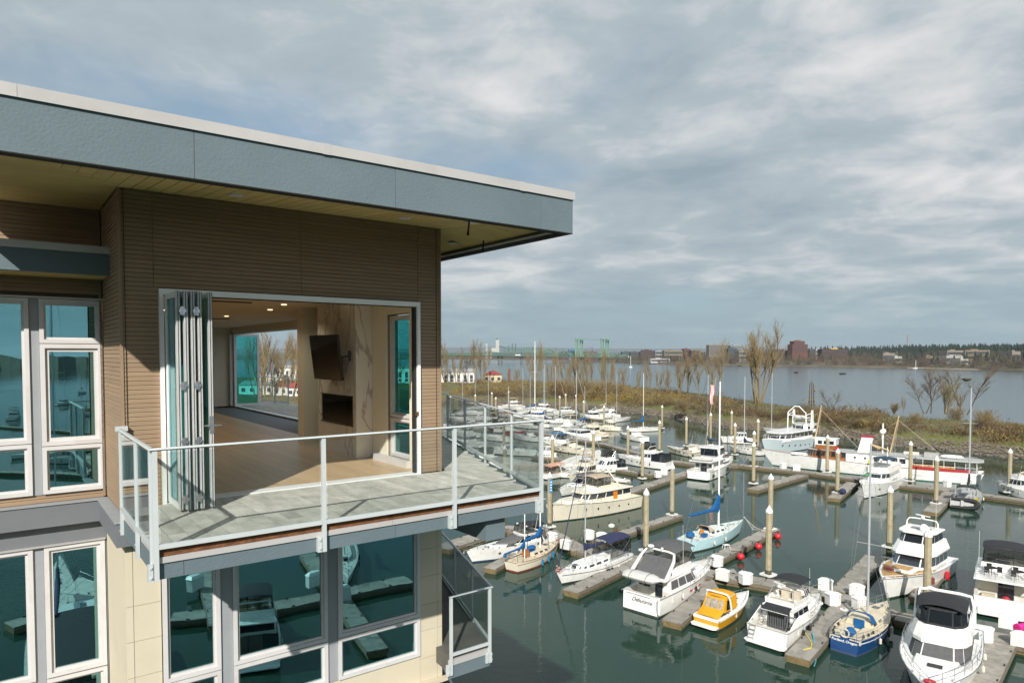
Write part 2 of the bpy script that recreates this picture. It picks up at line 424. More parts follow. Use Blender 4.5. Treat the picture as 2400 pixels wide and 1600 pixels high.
def plan(x0, x1, w, fl=None, nseg=3, nose=0.35, wa=None):
    """one closed outline, anticlockwise, stern straight, bow rounded"""
    fl = fl if fl is not None else (x1 - x0) * 0.25; wa = wa or w
    side = [(x0 + (x1 - fl - x0) * i / nseg, wa + (w - wa) * min(1, i / nseg * 2)) for i in range(nseg + 1)]
    front = [(x1 - fl * 0.45, w * (0.55 + nose * 0.6)), (x1 - fl * 0.08, w * (0.15 + nose * 0.8))]
    s1 = side + front
    return [(x, y) for x, y in s1] + [(x, -y) for x, y in reversed(s1)]
def morph(P, x0, x1, rb, rf, k):
    return [((x0 + rb) + (x - x0) * ((x1 - rf) - (x0 + rb)) / (x1 - x0), y * k) for x, y in P]
def house(t, x0, x1, w, z0, z1, k=0.9, rb=0.1, rf=0.6, m=None, fl=None, nseg=3, nose=0.35, win=(0.3, 0.85), winm=None, skip=(), back=False, roof=0.12, rm=None, name='cabin', top=True, roofth=0.07, margin=0.07, wa=None):
    m = m or white
    A = plan(x0, x1, w, fl, nseg, nose, wa); B_ = morph(A, x0, x1, rb, rf, k); n = len(A)
    M = MB(); M.loft([[(x, y, z0) for x, y in A], [(x, y, z1) for x, y in B_]], cap=False)
    if top: M.add([(x, y, z1) for x, y in B_], [tuple(range(n))[::-1]])
    c = M.build(name, m, t)
    if win:
        cen = ((x0 + x1) / 2, 0)
        for i in range(n):
            j = (i + 1) % n
            if (j == 0 and not back) or i in skip: continue
            a0 = Vector((*A[i], z0)); a1 = Vector((*A[j], z0)); b0 = Vector((*B_[i], z1)); b1 = Vector((*B_[j], z1))
            Lw = (a1 - a0).length
            if Lw < 0.25: continue
            ed = min(0.4, margin / Lw)
            q = []
            for (f, g) in ((ed, win[0]), (1 - ed, win[0]), (1 - ed, win[1]), (ed, win[1])):
                p = (a0 * (1 - f) + a1 * f) * (1 - g) + (b0 * (1 - f) + b1 * f) * g; q.append(p)
            nn = (q[1] - q[0]).cross(q[3] - q[0]).normalized()
            if nn.dot(Vector((q[0].x - cen[0], q[0].y, 0))) < 0: nn = -nn
            P = MB(); P.loft([[p + nn * 0.012 for p in q], [p + nn * 0.028 for p in q]]); P.build('window', winm or WINM, t)
    if roof:
        C = morph(A, x0, x1, rb - roof * 0.8, rf - roof * 1.6, k * (1 + roof / max(0.5, w)))
        M = MB(); M.loft([[(x, y, z1) for x, y in C], [(x, y, z1 + roofth * .6) for x, y in C], [(x + (0.0), y * 0.96, z1 + roofth) for x, y in C]]); M.build('cabin_roof', rm or m, t)
    return c
WINM = mat('dark_tinted_window', (0.015, 0.02, 0.028), 0.06, var=0.3, spec=0.9, coat=1.0)
def fittings(t, h, seed=0):
    rnd = random.Random(seed + int(h.L * 100)); M = MB()
    for sd in (1, -1):
        for f in (.08, .5, .9): e_ = h.edge(h.L * f, .03, .12, sd); M.box((e_.x - .13, e_.y - .025, e_.z), (e_.x + .13, e_.y + .025, e_.z + .07))
    for k in range(5): x = h.L * rnd.uniform(.72, .93); y = rnd.uniform(-.4, .4) * h.hw(h.at(x)); M.box((x - .08, y - .08, h.sh(h.at(x))), (x + .1, y + .08, h.sh(h.at(x)) + rnd.uniform(.05, .16)))
    M.build('deck_fitting', wire, t)
    sd = rnd.choice((1, -1))
    for f in (.3, .5): fender(t, h.L * f, sd, h, rnd.choice((fendw, blackp, fendw)), .5, .11)
def bimini(t, x0, x1, w, z, m, arch=0.16, drop=0.0, legs=0.9, name='bimini', fore=0.08, frame=True, legx=None, valance=0.0):
    g = []
    for i in range(9):
        f = i / 8; x = x0 + (x1 - x0) * f; r = []
        for j in range(9):
            k = j / 4 - 1; zz = z + arch * (1 - abs(k) ** 2.4) + fore * (1 - (2 * f - 1) ** 4) - drop * (1 - f)
            r.append((x, w * k * (1 - 0.06 * abs(2 * f - 1) ** 3), zz))
        g.append(r)
    M = MB(); M.sheet(g, 0.035); o = M.build(name, m, t, smooth=True)
    if frame:
        M = MB()
        for sd in (1, -1):
            xm = legx if legx is not None else (x0 + x1) / 2
            M.tube([(x0 + .05, sd * w * .95, z - drop), (xm, sd * w * 1.0, z - legs)], 0.02, 5)
            M.tube([(x1 - .05, sd * w * .95, z), (xm, sd * w * 1.0, z - legs)], 0.02, 5)
        M.build('canopy_frame', steel, t)
    return o
def enclose(t, x0, x1, w, z0, z1, m=None, nx=2, sides='lrfb', k=0.96, rf=0.25, rb=0.1, frm=None):
    """clear panels with dark borders round a canvas top"""
    m = m or vinyl
    def quad(a, b, c, d):
        P = MB(); P.loft([[a, b, c, d], [Vector(a) + Vector((0.004, 0.004, 0)), Vector(b) + Vector((0.004, 0.004, 0)), Vector(c) + Vector((.004, .004, 0)), Vector(d) + Vector((.004, .004, 0))]]); P.build('clear_curtain', m, t)
    F = MB()
    xa0, xb0, xa1, xb1 = x0, x1, x0 + rb, x1 - rf
    for sd, key in ((1, 'l'), (-1, 'r')):
        if key not in sides: continue
        for i in range(nx):
            f0, f1 = i / nx, (i + 1) / nx
            a = (xa0 + (xb0 - xa0) * f0, sd * w, z0); b = (xa0 + (xb0 - xa0) * f1, sd * w, z0); c = (xa1 + (xb1 - xa1) * f1, sd * w * k, z1); d = (xa1 + (xb1 - xa1) * f0, sd * w * k, z1)
            quad(a, b, c, d); F.tube([a, d], 0.03, 4); F.tube([a, b], 0.03, 4)
            if i == nx - 1: F.tube([b, c], 0.03, 4)
    for key, xa, xb in (('f', xb0, xb1), ('b', xa0, xa1)):
        if key not in sides: continue
        for i in range(3):
            y0, y1 = w * (-1 + 2 * i / 3), w * (-1 + 2 * (i + 1) / 3)
            a = (xa, y0, z0); b = (xa, y1, z0); c = (xb, y1 * k, z1 + (0.08 if abs(y1) < w * .9 else 0)); d = (xb, y0 * k, z1 + (0.08 if abs(y0) < w * .9 else 0))
            quad(a, b, c, d); F.tube([a, d], 0.03, 4); F.tube([a, b], 0.03, 4); F.tube([b, c], .03, 4)
    F.build('curtain_border', frm or blackc, t)
def rail(t, pts, hh=0.6, m=None, r=0.023, mid=False, every=1, name='guard_rail', close=False):
    m = m or steel; M = MB(); up = Vector((0, 0, hh)); pts = [Vector(p) for p in pts]
    M.tube([p + up for p in pts], r, 5)
    if mid: M.tube([p + up * 0.5 for p in pts], r * 0.6, 4)
    for i, p in enumerate(pts):
        if i % every == 0: M.tube([p, p + up], r * 0.9, 5)
    return M.build(name, m, t)
def bowrail(t, h, x0, hh=0.6, n=6, r=0.018, m=None, mid=False, inset=0.1):
    xe = h.xs(1) - 0.1; P = [h.edge(x0 + (xe - x0) * i / n, 0, inset) for i in range(n)]
    Q = P + [Vector((xe + 0.1, 0.0, h.sh(1) + 0.05))] + [Vector((p.x, -p.y, p.z)) for p in reversed(P)]
    return rail(t, Q, hh, m, r, mid, name='bow_rail')
def radome(t, x, y, z, r=0.25, hh=0.22, m=None, name='radar_dome'):
    M = MB(); M.lathe([(r * .8, 0), (r, hh * .3), (r, hh * .6), (r * .75, hh * .95), (r * 0.1, hh)], (x, y, z), 12); M.lathe([(.06, -0.2), (.06, 0)], (x, y, z), 6); return M.build(name, m or white, t, smooth=True)
def satdome(t, x, y, z, r=0.3):
    M = MB(); M.lathe([(r * .55, -r * .9), (r * .85, -r * .6), (r, 0), (r * .86, r * .5), (r * .5, r * .86), (0.02, r)], (x, y, z), 14); return M.build('satellite_dome', white, t, smooth=True)
def openradar(t, x, y, z, L=1.3, rz=0.4):
    M = MB(); M.lathe([(.18, 0), (.2, .1), (.12, .25)], (x, y, z), 8); M.box((-L / 2, -.06, .27), (L / 2, .06, .37), Matrix.Translation((x, y, z)) @ Matrix.Rotation(rz, 4, 'Z')); return M.build('radar_scanner', white, t)
def whip(t, x, y, z, L=2.5, lean=0.0, m=None):
    M = MB(); M.tube([(x, y, z), (x - lean, y, z + L)], 0.018, 4, r2=0.01); return M.build('antenna', m or mastwhite, t)
def arch(t, x, w, z0, z1, lean=0.5, r=0.09, m=None, name='radar_arch'):
    M = MB(); M.tube([(x, w, z0), (x - lean * .6, w * .97, z0 + (z1 - z0) * .7), (x - lean * .9, w * .85, z1 - .05), (x - lean, w * .5, z1), (x - lean, -w * .5, z1), (x - lean * .9, -w * .85, z1 - .05), (x - lean * .6, -w * .97, z0 + (z1 - z0) * .7), (x, -w, z0)], r, 8); return M.build(name, m or white, t, smooth=True)
def fender(t, x, side, h, m=None, L=0.55, r=0.12):
    e_ = h.edge(x, 0, -0.1, side); M = MB(); z = e_.z - 0.35 - L
    M.loft([[(e_.x + a * math.cos(2 * math.pi * k / 8), e_.y + a * math.sin(2 * math.pi * k / 8), z + b) for k in range(8)] for a, b in ((r * .3, 0), (r, .08), (r, L - .08), (r * .3, L))]); M.tube([(e_.x, e_.y, z + L), (e_.x, e_.y - side * .08, e_.z + .05)], .012, 4)
    return M.build('fender', m or fendw, t)
def ladder(t, p0, p1, w=0.35, n=4, m=None):
    p0 = Vector(p0); p1 = Vector(p1); y = Vector((0, w / 2, 0)); M = MB()
    M.tube([p0 + y, p1 + y], .02, 4); M.tube([p0 - y, p1 - y], .02, 4)
    for i in range(n): q = p0.lerp(p1, (i + .5) / n); M.box((q.x - .05, q.y - w / 2, q.z - .015), (q.x + .05, q.y + w / 2, q.z + .015))
    return M.build('ladder', m or steel, t)
def platform(t, h, d=0.7, z=0.28, m=None, w=0.92):
    W_ = h.hw(0) * w; M = MB(); M.prism([(-0.02, W_), (-d * .7, W_), (-d, W_ * .8), (-d, -W_ * .8), (-d * .7, -W_), (-0.02, -W_)], z - 0.09, z); return M.build('swim_platform', m or white, t)
def anchor(t, h):
    x = h.xs(1); z = h.sh(1); M = MB(); M.box((x - .5, -.1, z - .05), (x + .28, .1, z + .03)); M.tube([(x - .3, 0, z + .07), (x + .35, 0, z - .02), (x + .3, 0, z - .22)], .03, 5); M.box((x + .15, -.12, z - .25), (x + .4, .12, z - .2)); return M.build('bow_anchor', steel, t)
def dinghy(loc, rz, L, B, label, m=None, tilt=0.0, roll=0.0, engine=False, covered=False, cat='dinghy', name='dinghy', floor=None):
    t = empty(name, loc, rz, label, cat); t.rotation_euler = (roll, tilt, rz)
    r = B * 0.17; w = B / 2 - r; P = [(0, w, r), (L * .6, w, r), (L * .85, w * .75, r * 1.25), (L - r, w * .25, r * 1.6), (L - r, -w * .25, r * 1.6), (L * .85, -w * .75, r * 1.25), (L * .6, -w, r), (0, -w, r)]
    if covered:
        M = MB(); rings = []
        for i in range(9):
            f = i / 8; k = (1 - (2 * f - 1) ** 6) ** .5 * 0.98 + .02
            if f > .7: k *= 1 - .5 * ((f - .7) / .3) ** 2
            rings.append([(L * f, B / 2 * k * math.cos(2 * math.pi * j / 12), r * 1.1 + r * 1.5 * k * math.sin(2 * math.pi * j / 12)) for j in range(12)])
        M.loft(rings); M.build('cover', m or hypalon, t, smooth=True)
        M = MB()
        for f in (.3, .72):
            M.tube([(L * f, B / 2 * 1.0 * math.cos(a), r * 1.1 + r * 1.56 * math.sin(a)) for a in [2 * math.pi * j / 12 for j in range(12)]], .02, 4, closed=True)
        M.build('lashing', blackc, t)
        return t
    M = MB(); M.tube(P, [r * .7] + [r] * 6 + [r * .7], 8); M.build('tube', m or hypalon, t, smooth=True)
    M = MB(); M.box((0.05, -w, r * .5), (L * .8, w, r * .75)); M.box((L * .35, -w, r * 1.2), (L * .45, w, r * 1.6)); M.build('floor', floor or greydeck, t)
    M = MB(); M.box((-0.02, -w, r * .3), (.06, w, r * 2.1)); M.build('transom', floor or greydeck, t)
    if engine:
        M = MB(); M.box((-.28, -.13, r * 2), (-.02, .13, r * 2 + .38)); M.box((-.2, -.05, -.2), (-.1, .05, r * 2)); M.build('outboard', blackp, t)
    return t
def boatframe(stern, bow, name, label, cat='boat', group=None, bowrise=0):
    a = Z(*stern) if not isinstance(stern, Vector) else stern; b = Z(*bow) if not isinstance(bow, Vector) else bow
    rz = math.atan2(b.y - a.y, b.x - a.x); t = empty(name, a, rz, label, cat, group)
    return t, (b - a).length, rz, a
def world_pt(t, p):
    return Matrix.Translation(t.location) @ Matrix.Rotation(t.rotation_euler.z, 4, 'Z') @ Vector(p)
def rigging(t, h, mx, z0, top, r=0.085, boom=None, boomz=1.5, m=None, spread=(0.5,), furl=None, cover=None, aft=True, coverh=0.9, sag=0.0, furlr=0.06, by=0, shr=True):
    m = m or alu
    M = MB(); M.tube([(mx, 0, z0), (mx, 0, top)], r, 8, r2=r * .75)
    mast = M.build('mast', m, t, smooth=True)
    M = MB(); pts = []
    for f in spread:
        z = z0 + (top - z0) * f; w = h.B * 0.27
        M.tube([(mx, -w, z), (mx, w, z)], .03, 4)
    M.build('spreader', m, t)
    M = MB(); M.box((mx - .1, -.02, top), (mx + .1, .02, top + .06)); M.tube([(mx, 0, top), (mx, 0, top + .5)], .01, 4); M.build('masthead', m, mast)
    M = MB(); wr = 0.011
    zt = top - .1
    if shr:
        for sd in (1, -1):
            e_ = h.edge(mx - .15, 0, .05, sd)
            M.tube([e_, (mx, sd * h.B * .27, z0 + (top - z0) * spread[-1]), (mx, 0, zt)], wr, 4)
            e_ = h.edge(mx + .35, 0, .05, sd); M.tube([e_, (mx, 0, z0 + (top - z0) * spread[0])], wr, 4)
    xb = h.xs(1) - .05; zb = h.sh(1)
    if aft: M.tube([(-.05, 0, h.sh(0) + .1), (mx, 0, zt)], wr, 4)
    if furl is None: M.tube([(xb, 0, zb), (mx, 0, zt)], wr, 4)
    M.build('rigging', wire, t)
    if furl is not None:
        a = Vector((xb, 0, zb + .3)); b = Vector((mx, 0, zt)); M = MB(); M.tube([a, a.lerp(b, .05), a.lerp(b, .9), b], [.02, furlr, furlr * .6, .015], 6); M.build('furled_jib', furl, t, smooth=True)
    if boom:
        bz = z0 + boomz; M = MB(); M.tube([(mx, 0, bz), (mx - boom, 0, bz + sag)], .06, 6); M.build('boom', m, t)
        if cover is not None:
            rings = []
            for i in range(15):
                f = i / 14; x = mx - boom + boom * f; hgt = 0.24 + 0.14 * f + coverh * max(0, (f - .72) / .28) ** 1.6; wd = (0.15 + .09 * f) * (1 - .35 * max(0, (f - .8) / .2)); zc_ = bz + sag * (1 - f) + hgt * .42
                wob = 0.03 * math.sin(i * 2.3)
                rings.append([(x + (.1 if f > .99 else 0), wd * math.cos(a) * (1 + wob), zc_ + hgt * .62 * math.sin(a) + wob) for a in [2 * math.pi * j / 10 for j in range(10)]])
            M = MB(); M.loft(rings); M.build('sail_cover', cover, t, smooth=True)
    return mast
# ---------------------------------------------------------------- generic sailing boat and motor cruiser builders
def sailboat(stern, bow, label, mh=None, md=None, boot=None, stripe=None, B=None, mastx=0.6, mtop=None, mastp=None, mz=None, cover=None, furl=None, boom=0.36, mm=None, dodger=None, cabw=0.6, fs=1.0, fb=1.35, tw=0.55, wins=True, cock=True, spread=(0.5,), rails=True, wheel=None, group=None, mr=0.085, cabh=0.42, coverh=0.9, sag=0.0, full=2.0, boomz=1.4, shr=True, cabfrac=(0.3, 0.72), bimi=None, name='sailing_boat', toerail=None, aft=True, tslope=0.25):
    t, L, rz, a = boatframe(stern, bow, name, label, 'sailboat', group)
    B = B or L * 0.31
    h = Hull(L, B, fs, fb, tw, 'sail', full=full)
    ck = L * cabfrac[0] if cock else None; fittings(t, h, 1)
    make_hull(t, h, mh or white, boot or antifoul, md or offwhite, stripe, tslope=tslope, cockpit=ck, floorz=fs - 0.42, rub=toerail)
    x0, x1 = L * cabfrac[0], L * cabfrac[1]; z = h.sh(0.5) - 0.05
    house(t, x0, x1, B * cabw / 2, z, z + cabh, 0.82, 0.05, 0.5, md or offwhite, win=(0.35, 0.8) if wins else None, roof=0, nose=0.4, wa=B * cabw / 2 * 0.95, nseg=3, margin=0.22, name='coachroof')
    M = MB(); M.box((x1 - .9, -.28, z + cabh), (x1 - .35, .28, z + cabh + .05)); M.build('hatch', WINM, t)
    M = MB(); M.box((x0 + .02, -.35, z + cabh), (x0 + 1.0, .35, z + cabh + .07)); M.build('companionway_hatch', bluec if cover is bluec else (md or offwhite), t)
    if cock:
        M = MB()
        for sd in (1, -1): M.box((0.3, sd * .35 if sd > 0 else -B * .33, fs - .42), (ck - .15, B * .33 if sd > 0 else -.35, fs - .08))
        M.build('cockpit_seat', md or offwhite, t)
    if wheel is not None:
        M = MB(); M.lathe([(.22, 0), (.38, .2), (.42, .5), (.25, .75), (.05, .8)], (ck * .45, 0, fs - .42), 10); M.build('wheel_cover', wheel, t, smooth=True)
    if rails:
        n = 7
        for sd in (1, -1): rail(t, [h.edge(-.1 + (h.xs(1) - .5) * i / n, 0, .06, sd) for i in range(n + 1)], .58, steel, .011, True, name='lifeline')
        e_ = [h.edge(h.xs(1) * .88, 0, .06, 1), Vector((h.xs(1) + .1, 0, h.sh(1))), h.edge(h.xs(1) * .88, 0, .06, -1)]; rail(t, e_, .62, steel, .02, True, name='pulpit')
        e_ = [h.edge(.7, 0, .06, 1), h.edge(0, 0, .1, 1), h.edge(0, 0, .1, -1), h.edge(.7, 0, .06, -1)]; rail(t, e_, .6, steel, .02, True, name='pushpit')
    mx = L * mastx; z0 = z + cabh
    if mtop is not None:
        wp = world_pt(t, (mx, 0, 0)); top = zat(wp, mtop)
    else: top = L * 1.35
    rigging(t, h, mx, z0 - .1, top, mr, L * boom if boom else None, boomz, mm, spread, furl, cover, coverh=coverh, sag=sag, shr=shr, aft=aft)
    if dodger is not None:
        w = B * cabw / 2 * .95; g = []
        for i in range(5):
            f = i / 4; r_ = []
            for j in range(9):
                k = j / 4 - 1; r_.append((x0 - .25 + 1.15 * f, w * k, z + cabh + .62 * (1 - f ** 2.2) * (1 - abs(k) ** 4) ** .5 + .03))
            g.append(r_)
        M = MB(); M.sheet(g, .03); M.build('spray_dodger', dodger, t, smooth=True)
    if bimi is not None:
        bimini(t, -.1, ck * 1.05, B * .36, fs + 1.9, bimi, arch=.3, legs=1.5, fore=.12)
        enclose(t, 0, ck, B * .36, fs + .3, fs + 1.9, vinyl, 3, 'lrb', frm=bimi)
    return t, h, L
def cruiser(stern, bow, label, kind='express', mh=None, B=None, fs=1.0, fb=1.5, canvas=None, boot=None, rub=None, md=None, group=None, fly=False, archm=True, cat='motorboat', name='motor_cruiser', dome=False, wh=0.75, cabx=(0.28, 0.72), stripe=None, biminic=None, plat=True, railing=True, seed=0, arms=True, full=2.3, cabm=None, whiph=2.5, fbx=None, aftcab=False):
    """express = low arch boat; sedan = deckhouse; fly = with a flying bridge on top"""
    t, L, rz, a = boatframe(stern, bow, name, label, cat, group)
    B = B or L * 0.34; h = Hull(L, B, fs, fb, 0.9, 'power', full=full); fittings(t, h, int(L * 7)); m = mh or white; cabm = cabm or (white if m not in (cream,) else cream)
    ck = L * cabx[0]
    make_hull(t, h, m, boot or antifoul, md or offwhite, stripe, cockpit=ck, floorz=0.45 * fs + .1, rub=rub)
    if plat: platform(t, h, .6, .28, m)
    zc_ = h.sh(.45) - .06
    x0, x1 = L * cabx[0], L * cabx[1]
    if kind == 'express':
        house(t, x0 - L * .05, L * .88, B * .37, zc_ - .05, zc_ + .35, .8, 0, L * .12, cabm, win=(.25, .75), roof=0, nose=.5, nseg=2, margin=.5, name='foredeck_trunk')
        # wraparound windscreen
        house(t, x0 + L * .05, x0 + L * .32, B * .40, zc_ + .2, zc_ + .95, .86, .1, L * .16, cabm, win=(.12, .94), winm=darkgl, roof=0, top=False, nose=.45, name='windscreen_base', margin=.05)
        if archm: arch(t, x0 + L * .08, B * .43, zc_, zc_ + 1.55, .55, .07, cabm)
        if canvas is not None:
            bimini(t, 0.5, x0 + L * .22, B * .40, zc_ + 1.5, canvas, .18, legs=1.2, drop=.25)
            enclose(t, .6, x0 + L * .1, B * .4, zc_ + .1, zc_ + 1.45, vinyl, 2, 'lrb', frm=canvas)
        M = MB()
        for sd in (1, -1): M.box((x0 - .1, sd * .75 - .25, .6), (x0 + .4, sd * .75 + .25, 1.25))
        M.box((.15, -B * .3, .5), (.6, B * .3, .95)); M.build('seat', beigeseat, t)
        M = MB(); M.box((L * .68, -.25, zc_ + .3), (L * .73, .25, zc_ + .36)); M.build('hatch', WINM, t)
        whip(t, x0, B * .42, zc_ + 1.4, whiph, .6)
    else:
        ht = 1.15 * wh / .75 + .3
        house(t, x0, x1, B * .41, zc_, zc_ + ht, .9, .1, L * .13, cabm, win=(.42, .9), roof=.12, nose=.4, nseg=3, back=True, name='deckhouse')
        house(t, x1 - L * .08, L * .9, B * .33, zc_ + .02, zc_ + .42, .8, 0, L * .1, cabm, win=None, roof=0, nose=.5, name='foredeck_trunk')
        M = MB(); M.box((x1 + .3, -.28, zc_ + .42), (x1 + .85, .28, zc_ + .48)); M.build('hatch', WINM, t)
        if fly:
            zf = zc_ + ht + .06; f0, f1 = (x0 - L * .06, x1 - L * .16) if fbx is None else (L * fbx[0], L * fbx[1])
            M = MB(); M.prism([(f0, B * .40), (f1, B * .36), (f1, -B * .36), (f0, -B * .40)], zf - .06, zf + .02); M.build('flybridge_deck', cabm, t)
            house(t, f0 + L * .1, f1 + .25, B * .36, zf, zf + .62, 1.04, -.1, -.1, cabm, win=None, roof=0, top=False, nose=.5, name='flybridge_coaming')
            M = MB(); M.box((f0 + L * .14, -B * .3, zf), (f0 + L * .2, B * .3, zf + .45)); M.box((f1 - 1.3, .1, zf), (f1 - .8, .7, zf + .85)); M.box((f1 - 1.3, -.8, zf), (f1 - .8, -.2, zf + .85)); M.build('flybridge_seat', beigeseat, t)
            M = MB(); M.loft([[(f1 - .1, y, zf + .6) for y in (-B * .3, -B * .1, B * .1, B * .3)], [(f1 - .35, y, zf + .95) for y in (-B * .28, -B * .1, B * .1, B * .28)]], closed=False, cap=False); M.build('wind_deflector', darkgl, t)
            if archm: arch(t, f0 + L * .14, B * .38, zf, zf + 1.3, .45, .06, cabm)
            if biminic is not None:
                bimini(t, f0 + L * .08, f1, B * .36, zf + 1.75, biminic, .16, legs=1.5)
                if canvas is not None: enclose(t, f0 + L * .1, f1, B * .36, zf + .6, zf + 1.75, vinyl, 2, 'lrfb', frm=biminic)
        if canvas is not None and not fly:
            bimini(t, .3, x0 + .1, B * .4, zc_ + ht - .1, canvas, .12, legs=1.3); enclose(t, .35, x0, B * .4, zc_ + .1, zc_ + ht - .1, vinyl, 2, 'lrb', frm=canvas)
        if canvas is not None and fly:
            enclose(t, .3, x0, B * .42, fs, zc_ + ht - .05, WINM, 2, 'lrb', frm=canvas)
        whip(t, x0 + .5, B * .38, zc_ + ht, whiph, .5)
    if dome: radome(t, x0 + L * .08 - .5, 0, zc_ + (1.6 if kind == 'express' else 1.75 + (1.5 if fly else 0)), .28)
    if railing: bowrail(t, h, L * .5, .55, 5)
    M = MB()
    for i in range(3):
        for sd in (1, -1):
            e_ = h.edge(L * (.45 + .13 * i), -h.fs * .42, -.0, sd); y = e_.y * .93; M.box((e_.x - .16, min(y, y + sd * .06), e_.z - .07), (e_.x + .16, max(y, y + sd * .06), e_.z + .07))
    M.build('hull_portlight', WINM, t)
    anchor(t, h)
    return t, h, L

# ---------------------------------------------------------------- near row, left to right
def near_row():
    # white express cruiser with grey canvas, bow to the left
    a = Z(1268, 1283); b = Z(1108, 1318)
    t, h, L = cruiser(a, b, 'white express cruiser with blue bottom and charcoal windscreen cover, bow under the balcony', 'express', B=3.1, fs=1.25, fb=1.55, boot=bluebottom, archm=False, cabx=(.2, .72), full=2.6)
    M = MB(); x0 = L * .42; x1 = L * .70; g = []
    for i in range(6):
        f = i / 5; r_ = []
        for j in range(9):
            k = j / 4 - 1; r_.append((x0 + (x1 - x0) * f - abs(k) ** 2 * 1.3, B_(h, .4) * k * .8 * (1 - .1 * f), h.sh(.4) + .95 - .72 * f ** 1.2 - .1 * k * k))
        g.append(r_)
    M.sheet(g, .04); M.build('windscreen_cover', greyc, t, smooth=True)
    z = h.sh(.3)
    house(t, L * .08, L * .46, 1.25, z, z + 1.05, .82, .3, .9, white, win=(.35, .85), roof=.15, nose=.4, rm=white, name='hardtop_cabin')
    M = MB(); M.tube([(L * .05, 1.2, z), (L * .12, 1.05, z + 1.3), (L * .3, .9, z + 2.0)], .1, 6); M.tube([(L * .05, -1.2, z), (L * .12, -1.05, z + 1.3), (L * .3, -.9, z + 2.0)], .1, 6); M.build('radar_arch', white, t)
    bimini(t, L * .02, L * .3, 1.15, z + 1.9, blackc, .15, legs=1.0); enclose(t, L * .03, L * .1, 1.2, z + .1, z + 1.2, greyc, 1, 'lrb', frm=greyc)
    enclose(t, L * .12, L * .34, 1.1, z + 1.2, z + 1.9, vinyl, 2, 'lrfb')
    # cream ketch with blue covers
    t, h, L = sailboat((1200, 1339), (1303, 1296), 'cream ketch with two bright blue sail covers and wooden bowsprit, under the balcony corner', cream, deckcream, mat('red_boot_paint', (.25, .05, .03), .5), varnish, B=2.9, mastx=.62, mtop=1050, cover=bluec, furl=None, boom=.34, mm=mastwhite, cabfrac=(.34, .82), cabh=.4, tw=.6, toerail=varnish, fs=1.15, fb=1.5, coverh=.9, cabw=.62)
    M = MB(); M.tube([(L * .27, 0, .8), (L * .27, 0, 6.6)], .06, 7); mz = M.build('mizzen_mast', mastwhite, t)
    rings = []
    for i in range(10):
        f = i / 9; x = -1.3 + (L * .27 + 1.3) * f; hg = .16 + .08 * f + .75 * max(0, (f - .75) / .25) ** 1.5
        rings.append([(x, .11 * math.cos(a_), 2.15 + hg * .4 + hg * .6 * math.sin(a_)) for a_ in [2 * math.pi * j / 8 for j in range(8)]])
    M = MB(); M.loft(rings); M.build('mizzen_sail_cover', bluec, t, smooth=True)
    M = MB(); M.ball((-1.25, 0, 2.05), .2, 8, 5); M.build('boom_end_cover', bluec, t)
    M = MB(); M.prism([(h.xs(1) - .5, .16), (h.xs(1) + 1.2, .06), (h.xs(1) + 1.2, -.06), (h.xs(1) - .5, -.16)], h.sh(1) - .02, h.sh(1) + .08); M.build('bowsprit', varnish, t)
    M = MB(); M.box((L * .30, -.35, 1.1), (L * .33, .35, 1.85)); M.build('companionway_door', bluec, t)
    M = MB(); M.box((L * .285, -.45, 1.05), (L * .30, .45, 1.9)); M.build('companionway_frame', varnish, t)
    M = MB(); M.ball((L * .42, 0, 1.85), .45, 10, 6, .55, 1.5); M.build('deck_cover', bluec, t, smooth=True)
    for x in (L * .42, L * .58, L * .73): fender(t, x, -1, h, bluefend, .75, .13)
    text_mesh('stern_lettering', 'VENTURE', .22, ink, t, Matrix.Translation((-.27, 0, .85)) @ Matrix.Rotation(-math.pi / 2, 4, 'Z') @ Matrix.Rotation(math.pi / 2, 4, 'X')) if False else None
    # white sloop with navy enclosure
    t, h, L = sailboat((1457, 1316), (1318, 1369), 'white sloop with navy bimini enclosure, bow lined with red and white flags', white, white, antifoul, navyc, B=3.5, mastx=.64, mastp=None, mtop=None, cover=navyc, furl=navyc, boom=.3, cabfrac=(.36, .86), cabh=.45, tw=.8, fs=1.2, fb=1.35, bimi=navyc, coverh=.35, full=1.9, cabw=.66)
    M = MB()
    for i in range(16):
        q = Vector((h.xs(1) - .15, .0, h.sh(1) + .25)) + Vector((random.uniform(-.5, .2), random.uniform(-.45, .45), random.uniform(-.2, .45))); M.box(q - Vector((.07, .07, .05)), q + Vector((.07, .07, .05)))
    M.build('bow_decoration', mat('red_white_bunting', (.6, .28, .26), .8, var=.5, vs=9), t)
    for x in (L * .42, L * .47): fender(t, x, 1, h, blackp, .6, .16)
    # big white flybridge yacht, stern towards us
    t, L, rz, a = boatframe((1500, 1437), (1655, 1360), 'motor_yacht', 'white flybridge motor yacht with grey canvas top and a covered dinghy on its stern', 'motorboat')
    L = 12.6; h = Hull(L, 4.3, 1.75, 2.1, .95, 'power', full=2.5)
    make_hull(t, h, white, antifoul, offwhite, None, cockpit=2.2, floorz=.95, rub=steel, tslope=-.35)
    text_mesh('stern_lettering', 'Debutante', .5, ink, t, Matrix.Translation((.205, -.05, 1.12)) @ Matrix.Rotation(-math.pi / 2, 4, 'Z') @ Matrix.Rotation(math.pi / 2 - .2, 4, 'X'), .02, .3)
    M = MB(); M.tube([(.28, 1.7, 1.55), (.28, -.9, 1.55)], .03, 4); M.build('hand_rail', wire, t)
    z = 1.65
    house(t, 2.2, 9.0, 1.95, z - .7, z + 1.35, .92, .05, 1.9, white, win=(.52, .9), roof=0, nose=.42, nseg=3, back=False, wa=1.95, name='saloon', winm=greyc, margin=.1)
    M = MB(); M.box((2.16, -1.0, .98), (2.22, -.25, 2.65)); M.build('aft_door', WINM, t)
